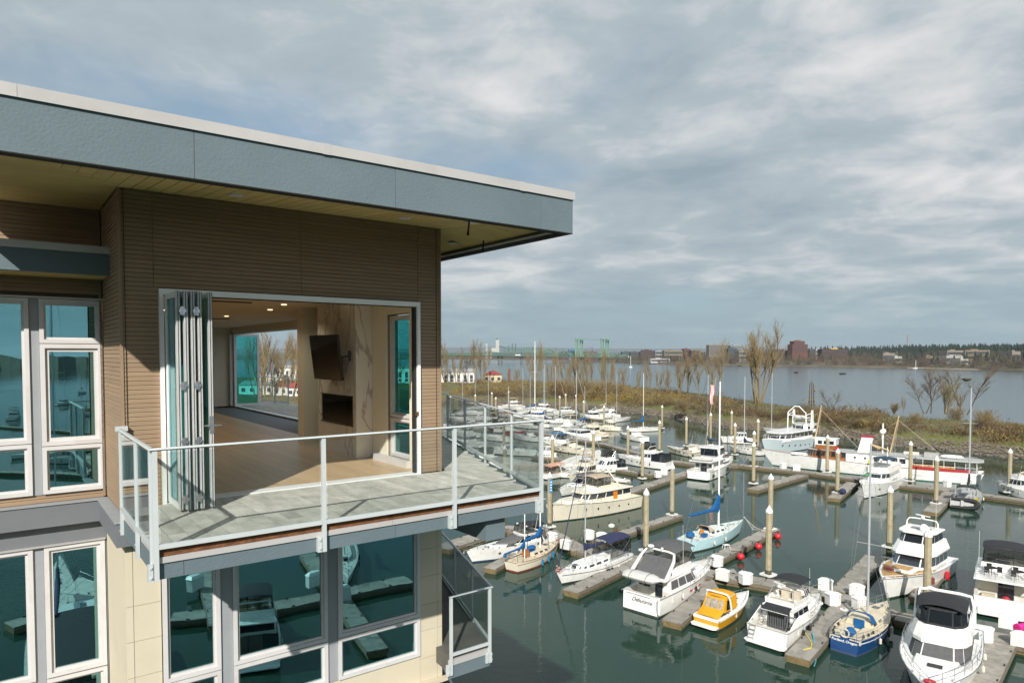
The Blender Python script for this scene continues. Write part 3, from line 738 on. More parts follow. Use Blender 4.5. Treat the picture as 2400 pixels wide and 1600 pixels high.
    M = MB(); M.box((2.14, .35, 1.85), (2.21, 1.5, 2.6)); M.build('aft_window', WINM, t)
    M = MB(); M.loft([[(1.0, 1.95, 3.0), (1.0, -1.95, 3.0), (7.6, -1.6, 3.0), (8.4, 0, 3.0), (7.6, 1.6, 3.0)], [(.95, 2.0, 3.12), (.95, -2.0, 3.12), (7.7, -1.65, 3.12), (8.5, 0, 3.12), (7.7, 1.65, 3.12)]]); M.build('flybridge_deck', white, t)
    house(t, 3.4, 7.6, 1.6, 3.1, 3.85, 1.02, .2, .35, white, win=None, roof=0, top=False, nose=.45, name='flybridge_coaming', fl=1.2)
    house(t, 7.4, 11.4, 1.45, z + .25, z + .7, .8, 0, 1.2, white, win=None, roof=0, nose=.5, name='foredeck_trunk')
    for sd in (1, -1):
        M = MB(); M.tube([(1.3, sd * 1.9, 3.1), (2.9, sd * 1.75, 4.5), (3.4, sd * 1.5, 5.0)], [.2, .14, .1], 6); M.build('arch_leg', white, t)
    M = MB(); M.tube([(3.4, 1.5, 5.0), (3.5, .8, 5.1), (3.5, -.8, 5.1), (3.4, -1.5, 5.0)], .1, 6); M.build('radar_arch', white, t)
    bimini(t, 3.4, 7.0, 1.75, 5.1, greyc, .28, legs=1.2, fore=.14)
    enclose(t, 3.0, 7.2, 1.6, 3.85, 5.05, vinyl, 2, 'lrf', frm=greyc, rf=.9, rb=.5)
    M = MB(); M.loft([[(1.6, 1.55, 3.12), (1.6, -1.55, 3.12), (3.0, -1.5, 3.12), (3.0, 1.5, 3.12)], [(2.6, 1.45, 4.2), (2.6, -1.45, 4.2), (3.1, -1.45, 4.6), (3.1, 1.45, 4.6)]]); M.build('aft_curtain', greyc, t)
    radome(t, 3.2, .9, 5.3, .32, .22); radome(t, 3.4, -.2, 5.25, .14, .15); whip(t, 4.6, -1.75, 4.0, 3.6, .1); whip(t, 3.2, 1.9, 4.5, 1.8, 0, blackp)
    bowrail(t, h, 5.5, .62, 7, .02, steel, True, .12)
    M = MB(); M.box((9.3, -.3, z + .7), (9.8, .3, z + .76)); M.build('hatch', greydeck, t)
    M = MB(); M.lathe([(.1, 0), (.14, .5), (.12, 1.4), (.03, 1.5)], (-.25, -2.1, .5), 8); M.build('outdrive_cover', white, t)
    M = MB()
    for i in range(3): e_ = h.edge(5.5 + i * .9, -.55, -.02, -1); M.box((e_.x - .25, e_.y - .02, e_.z - .06), (e_.x + .25, e_.y + .02, e_.z + .06))
    M.build('hull_vent', redc, t)
    anchor(t, h); fittings(t, h, 2)
    p = world_pt(t, (.15, 2.05, 3.05)); dinghy(p, rz - math.pi / 2, 4.1, 1.7, 'white covered dinghy resting upside on the stern of the grey topped yacht', hypalon, covered=True)
    # yellow express boat
    t, L, rz, a = boatframe((1655, 1472), (1746, 1420), 'motor_cruiser', 'bright yellow and white cuddy cruiser with yellow canvas enclosure', 'motorboat')
    L = 7.3; h = Hull(L, 2.6, .95, 1.3, .93, 'power', full=2.5)
    make_hull(t, h, yellowg, antifoul, white, None, cockpit=3.1, floorz=.45, tslope=.1)
    M = MB()
    for sd in (1, -1):
        M.loft([[(h.xs(u), sd * (h.hw(u) + .02), h.sh(u) - .13 + .03 * u), (h.xs(u) + .0, sd * (h.hw(u) + .035), h.sh(u) + .02), (h.xs(u), sd * max(0.0, h.hw(u) - .22), h.sh(u) + .05)] for u in [i / 16 for i in range(17)]], closed=False, cap=False)
    M.box((-.1, -1.18, .80), (.15, 1.18, .99)); M.build('gunwale', white, t, smooth=True)
    platform(t, h, .75, .42, white, 1.0)
    g = [[(x, w_ * k, z_ + .08 * (1 - abs(k) ** 3)) for k in [j / 4 - 1 for j in range(9)]] for x, w_, z_ in ((.1, 1.02, 1.02), (.6, 1.05, 1.22), (1.15, 1.05, 1.42))]
    M = MB(); M.sheet(g, .03); M.build('tonneau_canvas', yellowc, t, smooth=True)
    g = [[(x, w_ * k, z_ + .14 * (1 - abs(k) ** 2.5)) for k in [j / 4 - 1 for j in range(9)]] for x, w_, z_ in ((1.7, .92, 2.3), (2.2, .96, 2.48), (3.0, .98, 2.52), (3.6, .95, 2.36))]
    M = MB(); M.sheet(g, .03); M.build('canvas_top', yellowc, t, smooth=True)
    for sd in (1, -1):
        M = MB(); M.loft([[(1.15, sd * 1.06, 1.3), (3.5, sd * 1.1, 1.25), (3.6, sd * .95, 2.36), (1.7, sd * .92, 2.3)], [(1.15, sd * 1.04, 1.3), (3.5, sd * 1.08, 1.25), (3.6, sd * .93, 2.36), (1.7, sd * .90, 2.3)]]); M.build('side_canvas', yellowc, t)
        M = MB(); M.loft([[(1.55, sd * 1.085, 1.42), (2.4, sd * 1.1, 1.42), (2.35, sd * .99, 2.2), (1.85, sd * .965, 2.18)], [(1.55, sd * 1.095, 1.42), (2.4, sd * 1.11, 1.42), (2.35, sd * 1.0, 2.2), (1.85, sd * .975, 2.18)]]); M.build('side_window', darkgl, t)
    M = MB(); M.loft([[(1.12, -1.04, 1.36), (1.12, 1.04, 1.36), (1.68, .9, 2.34), (1.68, -.9, 2.34)], [(1.14, -1.04, 1.36), (1.14, 1.04, 1.36), (1.70, .9, 2.34), (1.70, -.9, 2.34)]]); M.build('aft_canvas', yellowc, t)
    for y0, y1 in ((-.86, -.5), (-.42, .42), (.5, .86)):
        f = lambda y, g_: (1.105 + .56 * g_, y * (1 - .1 * g_), 1.36 + .98 * g_)
        M = MB(); M.loft([[f(y0, .12), f(y1, .12), f(y1, .86), f(y0, .86)], [tuple(Vector(f(y, q)) - Vector((.02, 0, 0))) for y, q in ((y0, .12), (y1, .12), (y1, .86), (y0, .86))]]); M.build('aft_clear_panel', mat('hazy_vinyl', (.30, .27, .22), .15, var=.5, vs=4, coat=.6), t)
    arch(t, 2.35, 1.16, 1.0, 2.72, .5, .085, white)
    house(t, 2.9, 4.3, 1.0, 1.28, 1.75, .8, .1, .75, white, win=(.1, .92), winm=darkgl, top=False, roof=0, nose=.45, name='windscreen_base')
    M = MB(); M.box((4.9, -.25, 1.32), (5.4, .25, 1.36)); M.build('hatch', blackp, t)
    bowrail(t, h, 4.2, .3, 5, .014)
    # white convertible with two ladders
    t, L, rz, a = boatframe((1797, 1512), (1905, 1441), 'motor_cruiser', 'white flybridge cruiser with black bimini, big curtained aft door and side ladders', 'motorboat')
    L = 9.9; h = Hull(L, 3.6, 1.45, 1.75, .95, 'power', full=2.4)
    make_hull(t, h, white, antifoul, offwhite, None, cockpit=2.0, floorz=.75, rub=wire, tslope=.05)
    platform(t, h, .75, .3, white, 1.0)
    z = 1.35
    house(t, 2.0, 6.8, 1.35, z - .5, z + 1.25, .95, .0, 1.3, white, win=(.62, .9), roof=0, nose=.4, name='deckhouse')
    M = MB(); M.box((1.90, -1.0, .85), (1.99, .85, 2.5)); dd = M.build('aft_door', WINM, t)
    M = MB()
    for i in range(9): y = -.9 + i * .2; M.box((1.885, y, .95), (1.90, y + .11, 2.42))
    M.build('door_curtain', greyc, dd)
    M = MB(); M.loft([[(1.1, -1.15, 2.5), (1.1, 1.05, 2.5), (2.05, 1.05, 2.78), (2.05, -1.15, 2.78)], [(1.1, -1.15, 2.54), (1.1, 1.05, 2.54), (2.05, 1.05, 2.82), (2.05, -1.15, 2.82)]]); M.build('door_awning', blackc, t)
    M = MB(); M.box((1.08, -1.17, 2.48), (1.14, 1.07, 2.52)); M.build('awning_edge', white, t)
    M = MB(); M.prism([(1.9, 1.3), (6.2, 1.25), (6.6, .6), (6.6, -.6), (6.2, -1.25), (1.9, -1.3)], 2.58, 2.68); M.build('flybridge_deck', white, t)
    house(t, 2.2, 6.3, 1.2, 2.68, 3.2, 1.03, 0, .35, white, win=None, roof=0, top=False, nose=.45, name='flybridge_coaming')
    M = MB(); M.box((2.4, -1.0, 2.68), (2.9, 1.0, 3.1)); M.box((4.4, .15, 2.68), (4.9, .8, 3.5)); M.box((4.4, -.8, 2.68), (4.9, -.15, 3.5)); M.build('flybridge_seat', beigeseat, t)
    house(t, 4.7, 6.2, 1.1, 3.15, 3.6, .85, 0, .35, white, win=(.05, .95), winm=darkgl, top=False, roof=0, nose=.45, name='wind_deflector')
    bimini(t, 3.6, 5.8, 1.25, 4.35, blackc, .2, legs=1.2)
    M = MB(); M.tube([(2.3, 1.1, 3.1), (2.9, .9, 3.9), (2.9, -.9, 3.9), (2.3, -1.1, 3.1)], .05, 6); M.build('radar_arch', steel, t)
    openradar(t, 2.9, .3, 4.0, 1.2, 1.2)
    ladder(t, (1.2, 1.15, .9), (2.0, 1.15, 2.3), .5, 4); ladder(t, (1.2, -1.2, .9), (2.0, -1.2, 2.3), .5, 4); ladder(t, (-.45, 1.2, .3), (.0, 1.2, 1.5), .5, 4, wire)
    for sd in (1, -1):
        M = MB(); M.loft([[(.3, sd * 1.7, 1.45), (2.4, sd * 1.75, 1.5), (2.4, sd * 1.7, 2.3), (1.5, sd * 1.66, 2.0)], [(.3, sd * 1.64, 1.45), (2.4, sd * 1.69, 1.5), (2.4, sd * 1.64, 2.3), (1.5, sd * 1.6, 2.0)]]); M.build('side_wing', white, t)
    house(t, 6.0, 9.2, 1.2, z + .2, z + .55, .8, 0, .9, white, win=None, roof=0, nose=.5, name='foredeck_trunk')
    bowrail(t, h, 4.5, .7, 6, .022, steel, True, .1); fittings(t, h, 4)
    M = MB()
    for x in (4.0, 5.6):
        e_ = h.edge(x, -.55, -.01, -1); M.box((x - .6, e_.y * .97 - .03, e_.z - .16), (x + .6, e_.y * .97 + .03, e_.z + .16))
    M.build('hull_window', WINM, t)
    anchor(t, h)
    for x in (2.6, 3.9): fender(t, x, -1, h, blackp, .5, .12)
    whip(t, 6.2, -.9, 2.6, 2.6, .1)
    # blue sloop
    t, h, L = sailboat((1976, 1530), (2072, 1450), 'dark blue sloop with cream deck and blue cockpit covers, lettered on its transom', bluehull, deckcream, bluebottom, inkw, B=3.5, mastx=.56, mtop=1041, cover=None, furl=None, boom=None, cabfrac=(.36, .84), cabh=.45, tw=.62, fs=1.25, fb=1.5, wheel=bluec, cabw=.68, spread=(.42, .7), full=2.1, mr=.1, tslope=-.35)
    text_mesh('stern_lettering', 'Portland, Oregon', .27, inkw, t, Matrix.Translation((.225, 0, .9)) @ Matrix.Rotation(-math.pi / 2, 4, 'Z') @ Matrix.Rotation(math.pi / 2 - .27, 4, 'X'), .03)
    M = MB(); g = [[(L * .34 + .8 * f, 1.1 * k, 1.65 + .75 * (1 - abs(k) ** 3) ** .5 * (1 - .25 * f)) for k in [j / 4 - 1 for j in range(9)]] for f in (0, .5, 1)]; M.sheet(g, .03); M.build('spray_dodger', bluec, t, smooth=True)
    M = MB(); M.box((L * .35, -.4, 1.0), (L * .36, .4, 1.75)); M.build('companionway_cloth', bluec, t)
    for q in ((.5, .9), (.9, 1.1), (1.6, 1.25), (2.6, 1.3), (1.2, -1.1), (1.9, -1.25), (2.7, -1.35)):
        M = MB(); M.lathe([(.1, 0), (.08, .16), (.1, .2)], (q[0], q[1], h.sh(q[0] / L) - .02), 7); M.build('winch', blackp, t)
    M = MB(); M.tube([(.25 + .0, .33 * math.cos(a_), 1.55 + .33 * math.sin(a_)) for a_ in [2 * math.pi * k / 14 for k in range(14)]], .06, 5, closed=True); M.build('life_ring', fendw, t)
    fender(t, L * .62, -1, h, fendw, .6, .15)
    # white flybridge yacht with black canvas, bow towards us
    a = Vector((35.5, 54.9, 0)); b = Vector((27.3, 43.8, 0))
    t, L, rz, a = boatframe(a, b, 'motor_yacht', 'white flybridge yacht with black canvas top, bow pointing at the camera by the bottom edge', 'motorboat')
    L = 13.6; h = Hull(L, 5.15, 1.6, 2.1, .93, 'power', full=2.6)
    make_hull(t, h, white, antifoul, white, None, cockpit=2.2, floorz=.9, rub=steel)
    z = 1.7
    house(t, 2.4, 10.2, 1.95, z - .1, z + 1.05, .86, .1, 2.1, white, win=(.15, .92), roof=0, nose=.5, nseg=3, name='saloon', winm=greyc, fl=2.6, margin=.06)
    M = MB(); P0 = plan(2.2, 8.3, 1.95, 1.6, 3, .5); P1 = morph(P0, 2.2, 8.3, .1, .8, .86); M.loft([[(x, y, z + 1.0) for x, y in P0], [(x, y, z + 1.25) for x, y in P0], [(x, y, z + 2.1) for x, y in P1]], cap=False); M.add([(x, y, z + 1.3) for x, y in P1], [tuple(range(len(P1)))]); M.build('flybridge_coaming', white, t)
    house(t, 2.8, 7.3, 1.62, z + 2.05, z + 3.1, .93, .3, .7, blackc, win=(.12, .9), roof=0, nose=.42, nseg=2, name='bridge_enclosure', winm=darkgl, fl=1.3, margin=.06)
    bimini(t, 3.2, 6.6, 1.62, z + 3.1, blackc, .3, legs=.3, frame=False, fore=.1)
    arch(t, 3.6, 1.95, z + 1.2, z + 3.35, .9, .13, white); radome(t, 2.6, -1.0, z + 3.3, .3)
    M = MB(); M.tube([(5.6, y, z + 3.42 - .25 * (y / 1.6) ** 4) for y in [-1.6 + i * .32 for i in range(11)]], .05, 6); M.build('canopy_frame', blackp, t)
    M = MB(); M.loft([[(2.6, -1.9, z + 1.0), (3.6, -1.9, z + 1.0), (3.3, -1.8, z + 3.2), (2.4, -1.8, z + 3.2)], [(2.6, -1.95, z + 1.0), (3.6, -1.95, z + 1.0), (3.3, -1.85, z + 3.2), (2.4, -1.85, z + 3.2)]]); M.build('side_curtain', blackc, t)
    M = MB(); M.prism([(10.5, .45), (11.0, .45), (11.0, -.45), (10.5, -.45)], 2.10, 2.18); M.build('hatch', blackp, t)
    house(t, 9.0, 12.4, 1.5, z + .05, z + .4, .85, 0, .8, white, win=None, roof=0, nose=.55, name='foredeck_trunk')
    bowrail(t, h, 4.0, .75, 8, .025, steel, True, .12); anchor(t, h); fittings(t, h, 3)
    M = MB(); M.box((5.2, -.5, 4.05), (5.25, .4, 4.45)); M.build('bridge_monogram', ink, t) if False else None
    M = MB()
    for i in range(8): q = Vector((h.xs(1) - .6 + .25 * math.cos(i * .8), .25 * math.sin(i * .8), 2.4)); M.box(q - Vector((.1, .1, .05)), q + Vector((.1, .1, .05)))
    M.build('windlass', redp, t)
    # yacht with teak foredeck
    a = Vector((46.6, 74.6, 0)); b = Vector((36.4, 65.2, 0))
    t, L, rz, a = boatframe(a, b, 'motor_yacht', 'tall white enclosed bridge yacht with teak foredeck, bow towards the walkway', 'motorboat')
    L = 14.2; h = Hull(L, 5.0, 1.6, 2.3, .93, 'power', full=2.6)
    make_hull(t, h, white, antifoul, white, None, cockpit=2.6, floorz=.9, rub=steel)
    z = 1.85
    M = MB(); rows = []
    for i in range(12):
        u = .50 + .44 * i / 11; w_ = h.hw(u) - .22; rows.append([(h.xs(u), w_ * k, h.sh(u) + .045 * (1 - k * k) + .008) for k in (-1, -.5, 0, .5, 1)])
    M.loft(rows, closed=False, cap=False); M.build('teak_foredeck', teak, t)
    house(t, 2.6, 9.0, 2.0, z, z + 1.2, .9, .0, 1.3, white, win=(.22, .95), roof=0, nose=.5, nseg=3, name='saloon', fl=2.2)
    M = MB(); P0 = plan(2.4, 8.4, 2.1, 1.8, 3, .55); P1 = morph(P0, 2.4, 8.4, .1, .8, .84); M.loft([[(x, y, z + 1.25) for x, y in P0], [(x, y, z + 1.4) for x, y in P0], [(x, y, z + 2.3) for x, y in P1]]); M.build('bridge_coaming', white, t)
    house(t, 3.0, 7.4, 1.62, z + 2.3, z + 3.25, .93, .2, .7, white, win=(.06, .94), roof=.3, nose=.5, nseg=2, name='bridge', winm=darkgl, fl=1.5, margin=.05, roofth=.12)
    M = MB(); M.box((3.4, -1.1, z + 2.3), (6.2, 1.1, z + 2.75)); M.build('bridge_seat', beigeseat, t)
    M = MB(); P0 = plan(9.0, 11.6, 1.2, 1.4, 2, .55); M.loft([[(x, y, z + .2) for x, y in P0], [(x, y, z + .42) for x, y in morph(P0, 9.0, 11.6, 0, .3, .85)]]); M.build('foredeck_trunk', white, t)
    for y0, y1 in ((-.85, -.32), (-.27, .27), (.32, .85)): M = MB(); M.box((9.5, y0, z + .42), (11.0, y1, z + .455)); M.build('sun_pad', teak, t)
    M = MB(); M.lathe([(.35, 0), (.35, .08), (.3, .1)], (11.6, 0, z + .35), 14); M.build('hatch', white, t)
    satdome(t, 5.6, .55, z + 3.7, .42); arch(t, 4.4, 1.5, z + 3.3, z + 4.3, .3, .07); openradar(t, 4.1, 0, z + 4.35, 1.5, 1.3); whip(t, 4.4, 1.3, z + 3.4, 3)
    M = MB(); M.box((4.2, -.9, z + 3.39), (5.0, .9, z + 3.43)); M.build('roof_hatch', WINM, t)
    for k in range(3): 
        M = MB(); M.tube([(11.9 + .12 * k, -1.1 + .15 * k, 2.35 + .05 * k), (12.3 + .1 * k, -.4 + .15 * k, 2.5)], .16, 7); M.build('fender', maroon, t)
    fender(t, 9, 1, h, maroon, .7, .2); fender(t, 5.0, 1, h, redp, .9, .2)
    bowrail(t, h, 8.5, .2, 5, .03, white, False, .12); anchor(t, h)
    p = world_pt(t, (-.9, -1.5, .5)); dinghy(p, rz + math.pi / 2, 3.0, 1.5, 'white dinghy standing on edge at the stern of the teak decked yacht', hypalon, roll=0, tilt=0, engine=True)
    # white aft deck yacht, stern towards us, at the right edge
    a = Z(2352, 1448); d_ = Vector((.60, .80, 0))
    t, L, rz, a = boatframe(a, a + d_ * 13.5, 'motor_yacht', 'white sundeck yacht with black bimini and two deck tables, stern facing, at the right edge', 'motorboat')
    h = Hull(L, 4.7, 1.7, 2.2, .96, 'power', full=2.5)
    make_hull(t, h, white, antifoul, offwhite, None, cockpit=2.2, floorz=.8, tslope=.1)
    platform(t, h, .8, .35, white, 1.0)
    house(t, 2.2, 9.5, 2.1, 1.5, 3.1, .95, 0, 1.5, cream, win=(.45, .85), roof=0, nose=.4, name='saloon')
    M = MB(); M.box((2.12, -.7, .85), (2.18, .5, 2.7)); M.build('aft_door', WINM, t)
    M = MB(); M.box((1.5, .7, .8), (2.0, 1.7, 1.5)); M.build('cockpit_seat', beigeseat, t)
    M = MB(); M.ball((1.7, -.1, 1.2), .35, 8, 5); M.build('cockpit_cushion', redc, t)
    M = MB(); M.box((.3, -2.3, 3.05), (8.2, 2.3, 3.2)); M.build('upper_deck', white, t)
    rail(t, [(3.4, 2.2, 3.2), (.4, 2.2, 3.2), (.4, .7, 3.2), (.4, -.7, 3.2), (.4, -2.2, 3.2), (3.4, -2.2, 3.2)], .75, steel, .022, True)
    for y in (1.0, -1.0):
        M = MB(); M.lathe([(.45, .68), (.45, .72)], (2.0, y, 3.2), 12)
        for k in range(4): M.tube([(2.0 + .3 * math.cos(k * 1.57), y + .3 * math.sin(k * 1.57), 3.2), (2.0, y, 3.9)], .02, 4)
        M.build('deck_table', blackp, t)
        for k in range(3):
            cxx, cy_ = 2.0 + .75 * math.cos(2.1 * k + .4), y + .6 * math.sin(2.1 * k + .4); M = MB(); M.box((cxx - .2, cy_ - .2, 3.6), (cxx + .2, cy_ + .2, 3.64)); M.box((cxx + .16, cy_ - .2, 3.64), (cxx + .2, cy_ + .2, 4.05))
            for q in ((-.18, -.18), (.18, -.18), (.18, .18), (-.18, .18)): M.tube([(cxx + q[0], cy_ + q[1], 3.2), (cxx + q[0], cy_ + q[1], 3.62)], .018, 4)
            M.build('deck_chair', blackp, t)
    M = MB(); M.box((3.6, .5, 3.2), (4.2, 1.9, 3.75)); M.box((3.6, -1.9, 3.2), (4.2, -.5, 3.75)); M.build('deck_seat', white, t)
    bimini(t, 4.3, 7.6, 1.85, 5.1, blackc, .22, legs=1.5); M = MB(); M.box((4.28, -1.75, 4.9), (4.32, 1.75, 5.15)); M.build('bimini_valance', blackc, t)
    enclose(t, 4.3, 7.4, 1.8, 3.7, 5.1, vinyl, 2, 'lrfb', rb=.1, rf=.4)
    house(t, 4.2, 8.4, 1.85, 3.2, 3.8, 1.0, 0, .4, white, win=None, roof=0, top=False, nose=.45, name='bridge_coaming')
    whip(t, 4.6, 2.1, 3.4, 3.2, 0); whip(t, 6.5, -2.1, 3.4, 3.2, 0); bowrail(t, h, 8, .8, 5)
    M = MB(); M.tube([(2.6, -2.15 + .0, 3.9), (2.6, -2.15, 3.92)], .3, 12); M.build('life_ring', redp, t)
    for y in (1.6,): 
        M = MB(); M.box((-.8, y - .3, .35), (-.2, y + .3, .8)); M.build('platform_locker', white, t)
def B_(h, u): return h.hw(u)
def mid_row():
    # pale blue sailing boat with blue sail cover
    t, h, L = sailboat((1604, 1291), (1732, 1250), 'pale blue sloop with bright blue sail cover, moored alone beside the red buoys', minthull, mat('mint_deck', (.60, .66, .62), .6), antifoul, None, B=3.5, mastx=.60, mtop=895, cover=bluec, furl=None, boom=.52, mm=mastwhite, cabfrac=(.34, .70), cabh=.5, tw=.66, fs=1.35, fb=1.75, dodger=tanc, spread=(.36,), coverh=1.9, sag=.1, boomz=2.2, mr=.12, full=1.9, tslope=-.2)
    M = MB(); M.box((L * .30, -.25, 1.3), (L * .31, .3, 2.0)); M.build('companionway_board', mat('orange_varnish', (.55, .22, .02), .4), t)
    M = MB(); M.ball((L * .14, .35, 1.6), .52, 10, 6, .8, 1.2); M.build('cockpit_cover', bluec, t, smooth=True)
    M = MB(); M.box((L * .23, -.9, 1.35), (L * .29, -.35, 1.7)); M.build('blue_cushion', bluec, t)
    ladder(t, (-.15, .2, .25), (.12, .2, 1.3), .5, 4, wire)
    fender(t, .1, 1, h, fendw, .8, .2)
    # cream motor yacht
    t, L, rz, a = boatframe((1480, 1184), (1296, 1223), 'motor_yacht', 'large cream long range motor yacht, bow left, beside the blue signed piling', 'motorboat')
    h = Hull(L, 4.9, 1.9, 2.7, .88, 'power', full=2.7, rake=1.4)
    make_hull(t, h, cream, antifoul, cream, None, cockpit=2.0, floorz=1.1, rub=blackp, stripez=.7)
    z = 2.3
    house(t, 2.4, L * .78, 2.0, z - .35, z + 1.25, .93, .1, 1.3, cream, win=(.48, .88), roof=.35, nose=.45, nseg=4, name='deckhouse', margin=.12, roofth=.12)
    house(t, L * .62, L * .95, 1.5, z + .1, z + .55, .8, 0, 1.0, cream, win=None, roof=0, nose=.5, name='foredeck_trunk')
    M = MB(); M.box((L * .33, 1.93, z - .1), (L * .38, 2.02, z + 1.0)); M.build('side_door', mat('orange_door', (.6, .2, .02), .5), t)
    house(t, 5.0, L * .60, 1.5, z + 1.35, z + 2.05, 1.0, 0, .5, cream, win=None, roof=0, top=False, nose=.45, name='flybridge_coaming')
    bimini(t, 6.2, 9.6, 1.5, z + 3.2, tanc, .2, legs=1.2); enclose(t, 6.3, 9.4, 1.45, z + 2.0, z + 3.2, vinyl, 2, 'lrf', frm=tanc)
    M = MB(); M.tube([(4.0, 1.3, z + 1.3), (5.2, 0, z + 3.6), (4.0, -1.3, z + 1.3)], .09, 6); M.build('signal_mast', cream, t); whip(t, 5.0, 0, z + 3.4, 2.5)
    rail(t, [h.edge(x, 0, .1, 1) for x in (L * .55, L * .65, L * .75, L * .85, L * .95)] + [Vector((h.xs(1), 0, h.sh(1)))] + [h.edge(x, 0, .1, -1) for x in (L * .95, L * .85, L * .75, L * .65, L * .55)], .8, steel, .02, True, name='bow_rail')
    M = MB()
    for i in range(5):
        for sd in (1, -1): e_ = h.edge(L * (.2 + .13 * i), -.85, 0, sd); M.tube([(e_.x, e_.y * .95, e_.z), (e_.x, e_.y * .95 + sd * .08, e_.z)], .13, 8)
    M.build('porthole', WINM, t)
    M = MB(); M.tube([(1.0, .8, z + 1.4), (3.5, 1.6, z + 2.6)], .09, 6); M.build('boat_crane', white, t)
    p = world_pt(t, (1.2, .9, z + 1.5)); dinghy(p, rz - math.pi / 2 + .3, 3.0, 1.4, 'pale dinghy on the aft roof of the cream motor yacht', hypalon, engine=True)
    # behind it
    cruiser((1395, 1138), (1318, 1163), 'white cruiser half hidden behind the cream yacht bow, grey arch canvas', 'express', canvas=greyc, fs=1.1, fb=1.5)
    cruiser((1275, 1122), (1352, 1108), 'white express boat with a peach coloured canvas behind the blue signed piling', 'express', canvas=pinkc, fs=1.0, fb=1.3)
    cruiser((1400, 1112), (1338, 1130), 'cream hardtop cruiser with tan bimini between the two masts', 'sedan', mh=cream, fly=True, biminic=tanc, cabm=cream)
    cruiser((1462, 1103), (1375, 1110), 'white trawler with black bimini and grey aft curtains beside the finger pier', 'sedan', fly=True, biminic=blackc, canvas=greyc, dome=True)
    # white sedan with black canvas
    t, h, L = cruiser((1568, 1099), (1458, 1086), 'white flybridge cruiser with black bridge canvas, bow left, behind the twin pilings', 'sedan', B=3.9, fs=1.5, fb=2.1, fly=True, biminic=blackc, canvas=blackc, cabx=(.30, .66), railing=True)
    cruiser((1655, 1075), (1568, 1060), 'cream sport boat with forward raked windscreen and arch, behind the black canvas cruiser', 'express', mh=cream, B=3.4, cabm=cream, stripe=blackp, fs=1.2, fb=1.6)
    # pilothouse yacht, stern towards us
    a = Z(1637, 1124); b = a + (Z(1738, 1090) - a).normalized() * 15.5
    t, L, rz, a = boatframe(a, b, 'motor_yacht', 'white pilothouse yacht showing its railed stern, grey dinghy on the roof', 'motorboat')
    h = Hull(L, 4.9, 1.7, 2.7, .95, 'power', full=2.6)
    make_hull(t, h, white, antifoul, offwhite, None, cockpit=2.4, floorz=.9, rub=steel)
    house(t, 2.4, 9.5, 2.0, 1.5, 3.3, .93, 0, 1.2, white, win=(.48, .85), roof=0, nose=.4, name='saloon')
    house(t, 7.0, 12.2, 1.85, 2.6, 4.2, .88, .2, 1.6, white, win=(.4, .85), roof=.1, nose=.45, name='pilothouse')
    M = MB(); M.box((2.32, -.6, .95), (2.38, .6, 2.8)); M.build('aft_door', WINM, t)
    M = MB(); M.box((2.32, 1.0, 2.1), (2.38, 1.6, 2.7)); M.box((2.32, -1.6, 2.1), (2.38, -1.0, 2.7)); M.build('aft_window', WINM, t)
    M = MB(); P0 = [(.6, 2.2), (8.0, 2.2), (8.0, -2.2), (.6, -2.2)]; M.prism(P0, 3.3, 3.45); M.build('boat_deck', white, t)
    house(t, 5.0, 8.8, 1.7, 3.45, 4.15, 1.0, 0, .3, white, win=None, roof=0, top=False, nose=.45, name='flybridge_coaming')
    M = MB(); P0 = plan(4.2, 9.0, 1.8, 1.2, 3, .5); M.loft([[(x, y, 5.5) for x, y in P0], [(x * .99 + .05, y * .96, 5.68) for x, y in P0]]); M.build('hardtop', white, t)
    enclose(t, 4.6, 8.6, 1.65, 4.1, 5.5, darkgl, 3, 'lrfb')
    for sd in (1, -1): M = MB(); M.tube([(5.4, sd * 1.8, 3.5), (4.7, sd * 1.75, 5.5)], .12, 6); M.build('hardtop_leg', white, t)
    radome(t, 5.2, 0, 6.0, .3); openradar(t, 6.4, 0, 5.8)
    rail(t, [(1.6, 2.3, 1.75), (.1, 2.2, 1.75), (.1, 1.1, 1.75), (.1, 0, 1.75), (.1, -1.1, 1.75), (.1, -2.2, 1.75), (1.6, -2.3, 1.75)], .8, steel, .03)
    platform(t, h, .8, .35)
    M = MB()
    for i in range(3): e_ = h.edge(8.2 + i * .5, -1.0, 0, -1); M.box((e_.x - .12, e_.y * .95 - .03, e_.z - .25), (e_.x + .12, e_.y * .95 + .03, e_.z + .25))
    M.build('hull_vent', blackp, t)
    M = MB(); e_ = h.edge(4.2, -1.0, 0, -1); M.tube([(e_.x, e_.y * .98, e_.z - .2), (e_.x + 4, e_.y * .98 - .05, e_.z - .1)], .02, 4); M.build('hull_seam', wire, t)
    bowrail(t, h, 9, .8, 6); fender(t, 1.2, -1, h, blackp, .8, .2); fender(t, 8.0, -1, h, blackp, .8, .2)
    p = world_pt(t, (1.5, 1.7, 3.5)); dinghy(p, rz - math.pi / 2, 3.9, 1.7, 'grey inflatable dinghy carried across the roof of the pilothouse yacht', hypalon, engine=True)
    # sky blue expedition yacht
    t, L, rz, a = boatframe((1902, 1043), (1795, 1064), 'motor_yacht', 'big sky blue yacht with long white canopy roof and white mast frames', 'motorboat')
    h = Hull(L, 6.4, 2.4, 3.7, .85, 'power', full=2.8, rake=2.0)
    make_hull(t, h, skyhull, antifoul, offwhite, None, cockpit=None, rub=white, stripez=.8)
    house(t, 5.5, L * .88, 2.7, 2.7, 4.7, .96, .2, 1.2, white, win=(.38, .80), roof=.55, nose=.5, nseg=5, name='main_saloon', margin=.12, roofth=.2)
    house(t, 2.0, 7.5, 2.4, 4.0, 6.0, .92, .3, .8, white, win=(.4, .8), roof=.3, nose=.4, nseg=3, name='upper_house')
